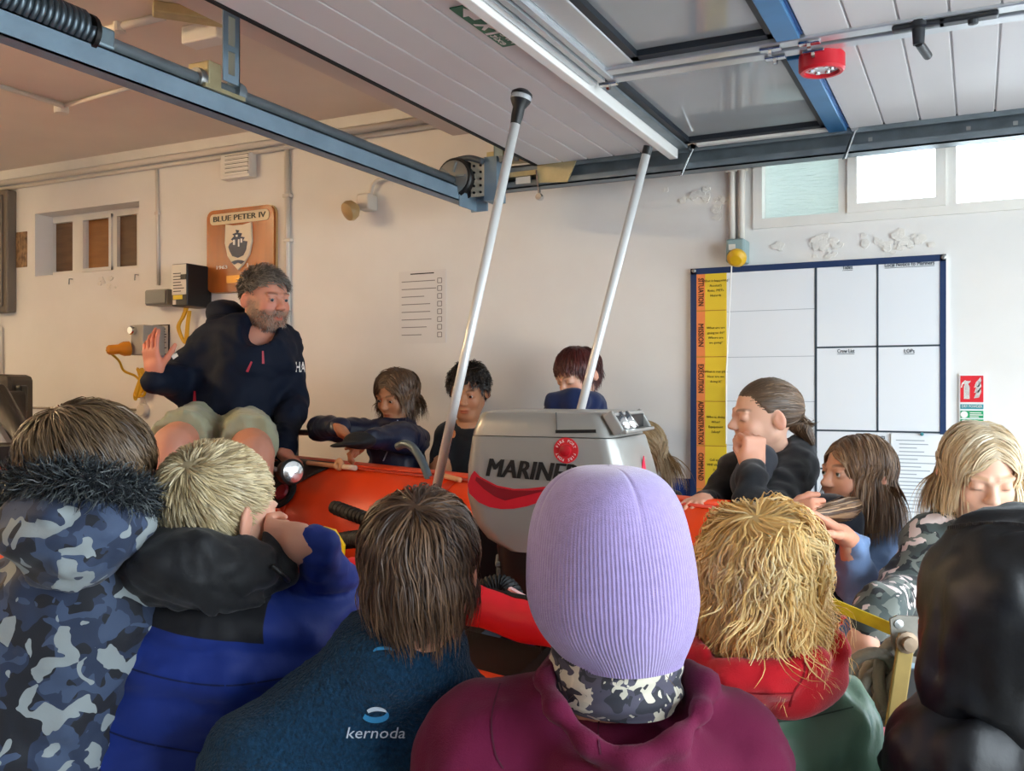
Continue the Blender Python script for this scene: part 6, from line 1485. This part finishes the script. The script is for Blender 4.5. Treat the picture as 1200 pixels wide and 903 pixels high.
F.folds(.010, (11, 11, 15), 111).folds(.004, (30, 30, 30), 112)
P.wear('shorts', F, [V(180, 480, -.45), V(330, 530, .12), V(180, 530, .12), V(330, 530, -.45)], .12, .010, M_SHORT)
kl, kr = V(203, 521, -.52), V(298, 532, -.52)
P.limb([V(232, 504, -.08), kl], [r(25), r(20)]); P.limb([V(288, 508, -.08), kr], [r(25), r(20)])
al, ar = np.array([*W(150, 700, 2.75)[:2], .86]), np.array([*W(280, 700, 2.7)[:2], .84])
P.limb([kl, kl * .65 + al * .35 + FV * .03, al], [r(20), r(18), r(11)], .009); P.limb([kr, kr * .65 + ar * .35 + FV * .03, ar], [r(20), r(18), r(11)], .009)
for q in (al, ar):
    G = Sdf().u(s_box(q - UV * .03 - FV * .06, (.048, .13, .045), .035, [RV, FV, UV])).u(s_cone(q, q + UV * .05, .055, .055), .03); soft('shoe', G, q - .25, q + .25, .014, M_SHOE, P.t)
P.hand(V(181, 437, -.26), UV * .9 - RV * .12 - FV * .1, FV * .9 + RV * .35, -1, .95, curl=(.12, .2, .3, .42), thumb=.1, elbow=V(212, 446, -.08), spread=.1, thumb_out=.75)
P.hand(V(330, 530, -.28), RV * .85 - UV * .45 - FV * .3, -UV * .8 - FV * .3 + RV * -.2, 1, .95, curl=(.25, .25, .28, .3), thumb=.3, elbow=V(343, 475, .0))
P.core(V(298, 398, .03), V(264, 402), V(328, 402), V(264, 490)); P.finish()
hair(P, hd, 2200, .04, ['#6a625a', '#857d74', '#a39c93', '#574b41', '#bcb6ad'], crown=(0, -.07, .09), grav=.0, noise=.25, lift=.014, up0=.5, hug=1.15, width=.0018, segs=5, hl=(.062, .02, -.05), seed=21, clump=14, tip=.6, fringe=.25, lenf=lambda q: np.where(q[:, 2] > .05, 1.0, .35))
def beard(person, hd, n, pal, seed):
    R_ = np.random.RandomState(seed); F = head_sdf(jaw=1.14, nose=1.15, neckto=(0, -.02, -.14)); V_, Q_ = surfnet(F, (-.1, -.1, -.135), (.1, .13, .02), .006)
    x, y, zz = V_.T; ok = (zz < -.035) & (zz > -.118) & (y > .0) & ~((np.abs(x) < .019) & (np.abs(zz + .066) < .008)) & ~((zz > -.05) & (np.abs(x) > .024) & (np.abs(x) < .045 + .0))
    ok |= (np.abs(x) > .056) & (zz < .0) & (zz > -.06) & (y > .0) & (y < .035); Pp = V_[ok]; Pp = Pp[R_.randint(0, len(Pp), n)] + R_.randn(n, 3) * .002
    Nn = Pp - np.array([0, .02, -.04]); Nn /= np.linalg.norm(Nn, axis=1)[:, None]; v = nrm_rows(Nn * .6 + np.array([0, .1, -.8]) + R_.randn(n, 3) * .3); L = .010; T = np.stack([Pp, Pp + v * L * .5 + Nn * .002, Pp + v * L], 1)
    S_ = nrm_rows(np.cross(v, Nn))[:, None] * np.array([.0009, .0008, .0002])[None, :, None]; Vv = np.stack([T - S_, T + S_], 2).reshape(-1, 3); b = (np.arange(n) * 6)[:, None]; j = np.arange(2)[None] * 2 + b
    pal = np.array([H(c) for c in pal]); link('beard', hd.c + (Vv * hd.sc) @ hd.A, np.stack([j, j + 1, j + 3, j + 2], 2).reshape(-1, 4), M_HAIR, person.t, True, col=pal[R_.randint(0, len(pal), n)].repeat(6, 0))
def nrm_rows(a): return a / (np.linalg.norm(a, axis=1)[:, None] + 1e-9)
beard(P, hd, 800, ['#8d7f72', '#6a5445', '#a89e94', '#7a6556'], 4)
M_RZIP = mat('red zip pull', '#b3263a', .5)
for pl in ([(288, 435), (291, 436), (296, 424), (294, 423)], [(307, 426), (310, 426), (309, 411), (307, 411)], [(226, 470), (230, 470), (229, 458), (227, 458)]): press_poly(P, jk, pl, M_RZIP, 'zip_pull')
stick_text(P, jk, 'HA', 352, 430.5, z, 11.5, 12, M_WHT, bold=.02, ext=0)
press_poly(P, jk, [(200, 416), (207, 413), (209, 417), (203, 421)], M_WHT, 'sleeve_print')

# ---- helper for the children on the far side
def upper(P, z, sl, sr, waist, wpx=34, mt=None, h=.0095, arms=(), name='jacket', folds=.007, seed=1, rs=18, hood=None, waistz=None, collar=None):
    V = lambda x, y, dz=0: W(x, y, z + dz); r = lambda p: p * z / FPX
    F = Sdf(); a, b = V(*sl), V(*sr); F.u(s_cone(a, b, r(rs), r(rs)))
    w_ = V(*waist); F.u(s_cone((a * .7 + b * .3) - UV * .06, w_ - RV * .04, r(wpx * .8), r(wpx)), .05); F.u(s_cone((a * .3 + b * .7) - UV * .06, w_ + RV * .04, r(wpx * .8), r(wpx)), .05)
    pts = [a, b, w_]
    for ch in arms:
        q = [V(*c[:3]) for c in ch]; F.chain(q, [r(c[3]) for c in ch], .025); pts += q
    if collar: F.u(s_torus(V(*collar[:3]), [RV, nrm(FV + UV * .2), nrm(np.cross(RV, FV + UV * .2))], r(collar[3]), r(collar[3]), r(collar[4])), .02)
    if hood: F.u(s_ell(V(*hood[:3]), (r(hood[3]), r(hood[4]), r(hood[5])), [RV, FV, UV]), .03)
    F.folds(folds, (14, 14, 19), seed).folds(folds * .45, (32, 32, 36), seed + 1)
    return P.wear(name, F, pts, r(wpx) + .06, h, mt)

# ---- child with wavy hair and a navy jacket, arms over the rail
z = 3.5; V = lambda x, y, dz=0: W(x, y, z + dz)
P = Person('child with shoulder-length wavy brown hair in a navy zip jacket', *stand_xy(462, z + .03), 'tan')
hd = P.add_head(V(465, 463), -32, 18, 3, .84, brow=H('#4a3020'), lid=.5, flush=.3, gaze=(0, -.25), h=.0036)
jk = upper(P, z, (446, 512, .04), (484, 514, .04), (465, 620, .06), 32, mat('navy soft shell', '#121a33', .45, var=.1, bump=.2, bscale=150), seed=121, rs=17,
      arms=([(444, 508, 0, 18), (376, 502, -.12, 15), (398, 500, -.36, 11)], [(486, 516, 0, 19), (470, 512, -.24, 17), (434, 514, -.40, 12)]), collar=(466, 494, 0, 15, 8))
P.hand(V(396, 501, -.37), RV * .75 - UV * .55 - FV * .3, -UV * .6 - FV * .1 - RV * .4, 1, .82, curl=(.45, .5, .55, .6), elbow=V(378, 503, -.15)); P.hand(V(436, 515, -.41), -RV * .8 - UV * .4, -UV + FV * .2, -1, .78, curl=(.5, .5, .5, .5), elbow=V(466, 513, -.26))
pel, feet = std_lower(P, 465, z + .05, mt=M_JEANS, fwd=-FV); P.core(V(465, 500), V(450, 515, .03), V(480, 515, .03), pel, feet=feet); P.finish()
hair(P, hd, 2200, .165, ['#3a281b', '#553c29', '#70523a', '#8a6a4c', '#46301f'], crown=(-.015, -.02, .115), grav=.2, noise=.10, lift=.018, width=.0021, segs=10, hl=(.062, -.01, -.08), seed=22, clump=22, tip=.6, curl=.18, cfreq=2, part=-.005, faceclear=.05)
zl = [(463, 486), (466, 492), (463, 505), (457, 522), (449, 540)]
press(P, jk, [p for a_ in zl for p in ((a_[0] - .8, a_[1]), (a_[0] + .8, a_[1]))], [(2 * i, 2 * i + 1, 2 * i + 3, 2 * i + 2) for i in range(4)], mat('reflective zip', '#b9c3d2', .3), 'zip')
t = thing('peaked_cap', V(420, 522, -.38), 'black peaked cap held by the child with wavy hair', 'cap')
G = Sdf().u(s_ell(V(422, 516, -.42), (.055, .05, .03), [RV, FV, UV])).u(s_ell(V(408, 520, -.46), (.06, .045, .009), [RV, FV, nrm(UV - RV * .1)]), .01); soft('crown', G, V(422, 516, -.42) - .12, V(422, 516, -.42) + .12, .007, mat('black cotton', '#15161a', .8), t)

# ---- boy in a black t-shirt with dark curls
z = 3.45; V = lambda x, y, dz=0: W(x, y, z + dz)
P = Person('boy with dark curly hair in a black t-shirt beside the mast', *stand_xy(548, z + .03), 'tan')
hd = P.add_head(V(549, 459), -12, 14, 0, .86, brow=H('#2a1d14'), lid=.5, flush=.3, gaze=(0, -.2), h=.0036)
jk = upper(P, z, (530, 508, .03), (572, 508, .03), (551, 620, .05), 30, cloth('black cotton jersey', '#121215', .8), seed=131, rs=15, name='t_shirt', folds=.005, collar=(550, 502, .01, 15, 6),
      arms=([(526, 508, .02, 16), (516, 545, -.02, 15)], [(576, 508, .02, 16), (586, 545, -.02, 15)]))
P.limb([V(518, 540, -.02), V(512, 570, -.06), V(528, 590, -.3)], [.045, .04, .03]); P.hand(V(528, 590, -.31), -FV * .8 - UV * .3, -UV, 1, .8, h=.005)
P.limb([V(584, 540, -.02), V(590, 570, -.06), V(576, 590, -.3)], [.045, .04, .03]); P.hand(V(576, 590, -.31), -FV * .8 - UV * .3, -UV, -1, .8, h=.005)
pel, feet = std_lower(P, 551, z + .05, fwd=-FV); P.core(V(549, 500), V(534, 510, .03), V(568, 510, .03), pel, feet=feet); P.finish()
hair(P, hd, 2200, .05, ['#15100d', '#231a14', '#30231a', '#0f0c0a'], crown=(0, -.05, .11), grav=.05, noise=.2, lift=.02, width=.0021, segs=7, hl=(.06, .01, -.06), seed=23, clump=12, tip=.6, curl=.6, cfreq=1.3, hug=1.15)
press_poly(P, jk, arcp(531, 508, 3, 5, 0, 330, 10), mat('orange print', '#c47a45', .6), 'chest_print')

# ---- boy with auburn hair leaning behind the outboard
z = 3.35; V = lambda x, y, dz=0: W(x, y, z + dz)
P = Person('boy with auburn hair and a high navy collar behind the outboard', *stand_xy(674, z), 'pale')
hd = P.add_head(V(678, 440), -52, 22, -4, .86, brow=H('#3a1d16'), lid=.1, flush=.7, gaze=(0, -.4), h=.0036)
jk = upper(P, z, (656, 492, .0), (694, 492, .0), (676, 610, .03), 32, cloth('navy sweatshirt', '#10214a', .85), seed=141, rs=18, folds=.005, name='sweatshirt',
      arms=([(650, 490, 0, 18), (640, 560, -.05, 16), (660, 600, -.3, 12)], [(698, 490, 0, 18), (706, 560, -.05, 16), (690, 600, -.3, 12)], [(650, 472, -.13, 13), (672, 470, -.15, 15), (694, 472, -.08, 13)]), collar=(676, 474, -.02, 22, 14))
P.hand(V(662, 600, -.31), -FV, -UV, 1, .82, h=.005, elbow=V(642, 562, -.07)); P.hand(V(688, 600, -.31), -FV, -UV, -1, .82, h=.005, elbow=V(704, 562, -.07))
pel, feet = std_lower(P, 676, z + .02, fwd=-FV); P.core(V(677, 480), V(660, 495, 0), V(690, 495, 0), pel, feet=feet); P.finish()
hair(P, hd, 2400, .085, ['#33100f', '#4a1a17', '#5f2520', '#2a0d0d', '#6e3029'], crown=(0, -.06, .105), grav=.1, noise=.12, lift=.013, width=.0021, segs=7, hl=(.06, .005, -.06), seed=24, clump=20, tip=.6, lenf=lambda q: np.where(q[:, 1] > .03, .55, 1.))

# ---- child mostly hidden behind the outboard
z = 2.95; V = lambda x, y, dz=0: W(x, y, z + dz)
P = Person('child with long fair hair mostly hidden behind the outboard cowl', *stand_xy(750, z + .02), 'fair')
hd = P.add_head(V(752, 530), -20, 15, 0, .84, brow=H('#8a6a45'), h=.0045)
upper(P, z, (726, 590, .0), (778, 590, .0), (752, 680, .03), 34, cloth('black sweatshirt', '#17181c', .8), seed=151, rs=18, arms=([(722, 592, 0, 20), (712, 650, 0, 18), (730, 660, -.25, 13)], [(782, 592, 0, 20), (792, 650, 0, 18), (774, 660, -.25, 13)]), name='sweatshirt')
P.hand(V(732, 660, -.26), -FV, -UV, 1, .82, h=.005, elbow=V(714, 650, -.02)); P.hand(V(772, 660, -.26), -FV, -UV, -1, .82, h=.005, elbow=V(790, 650, -.02))
pel, feet = std_lower(P, 752, z + .02, fwd=-FV); P.core(V(752, 570), V(732, 592, 0), V(772, 592, 0), pel, feet=feet); P.finish()
hair(P, hd, 1500, .22, ['#a08056', '#c2a274', '#d9bf92', '#86683f'], crown=(0, -.02, .115), grav=.25, noise=.06, lift=.010, width=.0022, segs=8, hl=(.06, .0, -.08), seed=25, clump=22, part=.0, faceclear=.052)

# ---- girl with a ponytail, chin on her fist
z = 2.62; V = lambda x, y, dz=0: W(x, y, z + dz)
P = Person('girl with a brown ponytail in a black sweatshirt, chin on her fist', *stand_xy(895, z + .02), 'pale')
hd = P.add_head(V(896, 488), -82, 2, 4, .93, brow=H('#5a4130'), lid=.1, flush=.5, gaze=(0, -.3), h=.0034, neckto=V(915, 545, .03))
M_BSW = cloth('black sweatshirt', '#121418', .85)
jk = upper(P, z, (872, 550, .0), (930, 546, .02), (895, 680, .03), 42, M_BSW, seed=161, rs=24, name='sweatshirt', h=.0085,
      arms=([(862, 552, .02, 24), (838, 590, -.02, 20), (822, 590, -.18, 15)], [(934, 548, -.02, 27), (905, 600, -.20, 23), (880, 598, -.26, 20), (880, 560, -.2, 16), (882, 550, -.16, 15)]), hood=(935, 528, .05, 22, 26, 20))
P.hand(V(882, 548, -.15), UV * .95 + RV * .05, -RV * .2 + FV * .9, 1, .92, curl=(1.35, 1.35, 1.35, 1.35), thumb=.9, elbow=V(880, 594, -.25), spread=.02, thumb_out=.3)
G = Sdf().u(s_cone(V(890, 540, -.06), V(882, 566, -.10), .05, .06)); P.wear('grey_t_shirt', G, [V(890, 540, -.06), V(882, 566, -.10)], .08, .009, cloth('charcoal jersey', '#3b3e46', .85))
P.hand(V(826, 586, -.2), -RV * .5 - FV * .7, -UV, -1, .82, elbow=V(838, 590, -.05), h=.0042)
pel, feet = std_lower(P, 895, z + .05, mt=M_JEANS, fwd=-FV); P.core(V(912, 540, .03), V(876, 556, .02), V(926, 552, .02), pel, feet=feet); P.finish()
def tied(p, t):
    tgt = np.array([0, -.115, .005]); f = .22 * t; m = p[:, 2] > -.3; return p * (1 - f) + tgt * f
pal = ['#4a3624', '#5f4732', '#7a5f45', '#93765a', '#3c2b1c']
hair(P, hd, 2600, .15, pal, crown=(0, .10, .06), grav=.02, noise=.05, lift=.006, width=.0018, segs=8, hl=(.062, .012, -.06), seed=26, clump=20, extra=tied, hug=1.03)
def tail(person, pts, rad, n, pal, seed, width=.0016, wav=.3):
    R_ = np.random.RandomState(seed); path = np.array(smoothpath(pts, 6)); m = len(path); d = np.gradient(path, axis=0); d /= np.linalg.norm(d, axis=1)[:, None]
    a = R_.rand(n) * 6.28; q = np.sqrt(R_.rand(n)); s1 = nrm_rows(np.cross(d, UV + 1e-3)); s2 = np.cross(d, s1); rr = np.interp(np.linspace(0, 1, m), np.linspace(0, 1, len(rad)), rad)
    T = path[None] + (rr[None] * q[:, None])[:, :, None] * (np.cos(a)[:, None, None] * s1[None] + np.sin(a)[:, None, None] * s2[None]); T = T + np.cumsum(R_.randn(n, m, 3) * .0006 * wav * 3, axis=1)
    Nw = nrm_rows((T - path[None]).reshape(-1, 3)).reshape(T.shape); S_ = nrm_rows(np.cross(np.gradient(T, axis=1).reshape(-1, 3), Nw.reshape(-1, 3))).reshape(T.shape); wd = (width * (1 - np.linspace(0, 1, m) ** 3 * .8))[None, :, None]
    Vv = np.stack([T - S_ * wd, T + Nw * wd * .5, T + S_ * wd], 2).reshape(-1, 3); b = (np.arange(n) * m * 3)[:, None]; i = np.arange(m - 1)[None] * 3 + b
    Fq = np.concatenate([np.stack([i, i + 1, i + 4, i + 3], 2).reshape(-1, 4), np.stack([i + 1, i + 2, i + 5, i + 4], 2).reshape(-1, 4)]); pal = np.array([H(c) for c in pal]); C = pal[R_.randint(0, len(pal), n)].repeat(m * 3, 0) * (.8 + .4 * R_.rand(n)).repeat(m * 3)[:, None]
    return link('ponytail', Vv, Fq, M_HAIR, person.t, True, col=np.clip(C, 0, 1))
tail(P, [hd.w((0, -.108, .01)), V(934, 494, .02), V(942, 503, .02), V(952, 520, .0)], [.014, .03, .026, .004], 500, pal, 7)
MB().lathe([(.012, -.006), (.019, -.004), (.019, .004), (.012, .006)], hd.w((0, -.112, .008)), hd.w((0, -.2, -.05)) - hd.c, 16).build('hair_tie', M_BLACKP, P.t, 'auto')

# ---- girl with long brown hair, twisting a strand
z = 2.42; V = lambda x, y, dz=0: W(x, y, z + dz)
P = Person('girl with long straight brown hair in a denim blue sweatshirt', *stand_xy(1015, z + .02), 'fair')
hd = P.add_head(V(1004, 557), -72, -4, 0, .92, brow=H('#4a3626'), lid=.8, flush=.5, gaze=(0, .1), h=.0034, iris='#4a4a3a')
jk = upper(P, z, (988, 632, .02), (1034, 618, .02), (1012, 740, .04), 40, cloth('denim blue sweatshirt', '#7690b8', .85), seed=171, rs=23, name='sweatshirt', h=.0085, folds=.008,
      arms=([(1034, 626, 0, 24), (1012, 690, -.12, 26), (1000, 672, -.19, 24), (1002, 640, -.24, 18)], [(976, 628, .02, 22), (945, 640, -.06, 20), (922, 618, -.18, 14)]))
G = Sdf().u(s_cone(V(972, 615, -.07), V(968, 680, -.05), .085, .10)); G.folds(.006, (14, 14, 18), 5); P.wear('dark_vest', G, [V(972, 610, -.07), V(968, 690, -.05)], .13, .010, cloth('dark navy vest', '#191c26', .8))
P.hand(V(994, 631, -.26), -RV * .85 + UV * .55, -FV * .15 - UV * .6 - RV * .3, 1, .92, curl=(.1, .28, .35, .4), thumb=.3, elbow=V(1002, 670, -.2), spread=.1)
P.hand(V(918, 606, -.2), RV * .55 + UV * .2 - FV * .3, -UV * .4 + FV * .6, 1, .88, curl=(.8, .85, .9, .9), thumb=.5, elbow=V(943, 638, -.08))
pel, feet = std_lower(P, 1012, z + .05, mt=M_JEANS, fwd=-FV); P.core(V(1005, 600), V(990, 630, .02), V(1032, 622, .02), pel, feet=feet); P.finish()
pal = ['#5f432e', '#7a5a40', '#967252', '#b08c68', '#4a3322']
hair(P, hd, 3000, .225, pal, crown=(0, -.0, .118), grav=.3, noise=.05, lift=.010, width=.0018, segs=12, hl=(.06, .0, -.085), seed=27, clump=22, part=.012, faceclear=.052, lenf=lambda q: np.where(q[:, 1] > .0, .75, 1.0))
o = tail(P, [hd.w((-.03, .02, -.08)), V(990, 596, -.16), V(968, 600, -.22), V(945, 602, -.24)], [.02, .03, .02, .004], 420, pal, 9); o.name = 'held_strand'

# ---- blond girl looking down, camouflage jacket
z = 2.15; V = lambda x, y, dz=0: W(x, y, z + dz)
P = Person('blond girl looking down in a grey and pink camouflage jacket', *stand_xy(1140, z + .02), 'pale')
hd = P.add_head(V(1148, 553), -8, 20, 0, .97, brow=H('#b08a60'), lid=.1, flush=.35, gaze=(0, -.6), h=.0034, iris='#5a6a72', mouth=.1)
M_CAM2 = camo_mat('grey green camouflage', ['#1c1f22', '#3d4745', '#6a6f68', '#d7c3bd'], 24, (.48, .53, .585), seed=7.7)
jk = upper(P, z, (1100, 640, .02), (1190, 640, .02), (1140, 790, .04), 62, M_CAM2, seed=181, rs=36, h=.009, folds=.009,
      arms=([(1094, 640, 0, 38), (1062, 700, -.04, 34), (1030, 712, -.26, 26), (1016, 733, -.30, 22)], [(1196, 640, 0, 38), (1220, 720, -.02, 32), (1180, 730, -.25, 24)]), collar=(1147, 612, .0, 42, 14))
P.hand(V(1012, 742, -.31), -UV * .8 - FV * .3 - RV * .2, FV, 1, .85, elbow=V(1028, 714, -.26), h=.0042); P.hand(V(1176, 732, -.26), -RV * .6 - FV * .6, -UV, -1, .85, elbow=V(1216, 720, -.04), h=.005)
pel, feet = std_lower(P, 1140, z + .05, fwd=-FV); P.core(V(1147, 605), V(1108, 645, .02), V(1184, 645, .02), pel, feet=feet); P.finish()
hair(P, hd, 3000, .20, ['#c9a878', '#dcc198', '#ecd8b4', '#b08d5e', '#f3e6cb'], crown=(.0, -.0, .118), grav=.28, noise=.05, lift=.011, width=.0016, segs=10, hl=(.062, .005, -.085), seed=28, clump=22, part=-.006, tip=.5, faceclear=.060)
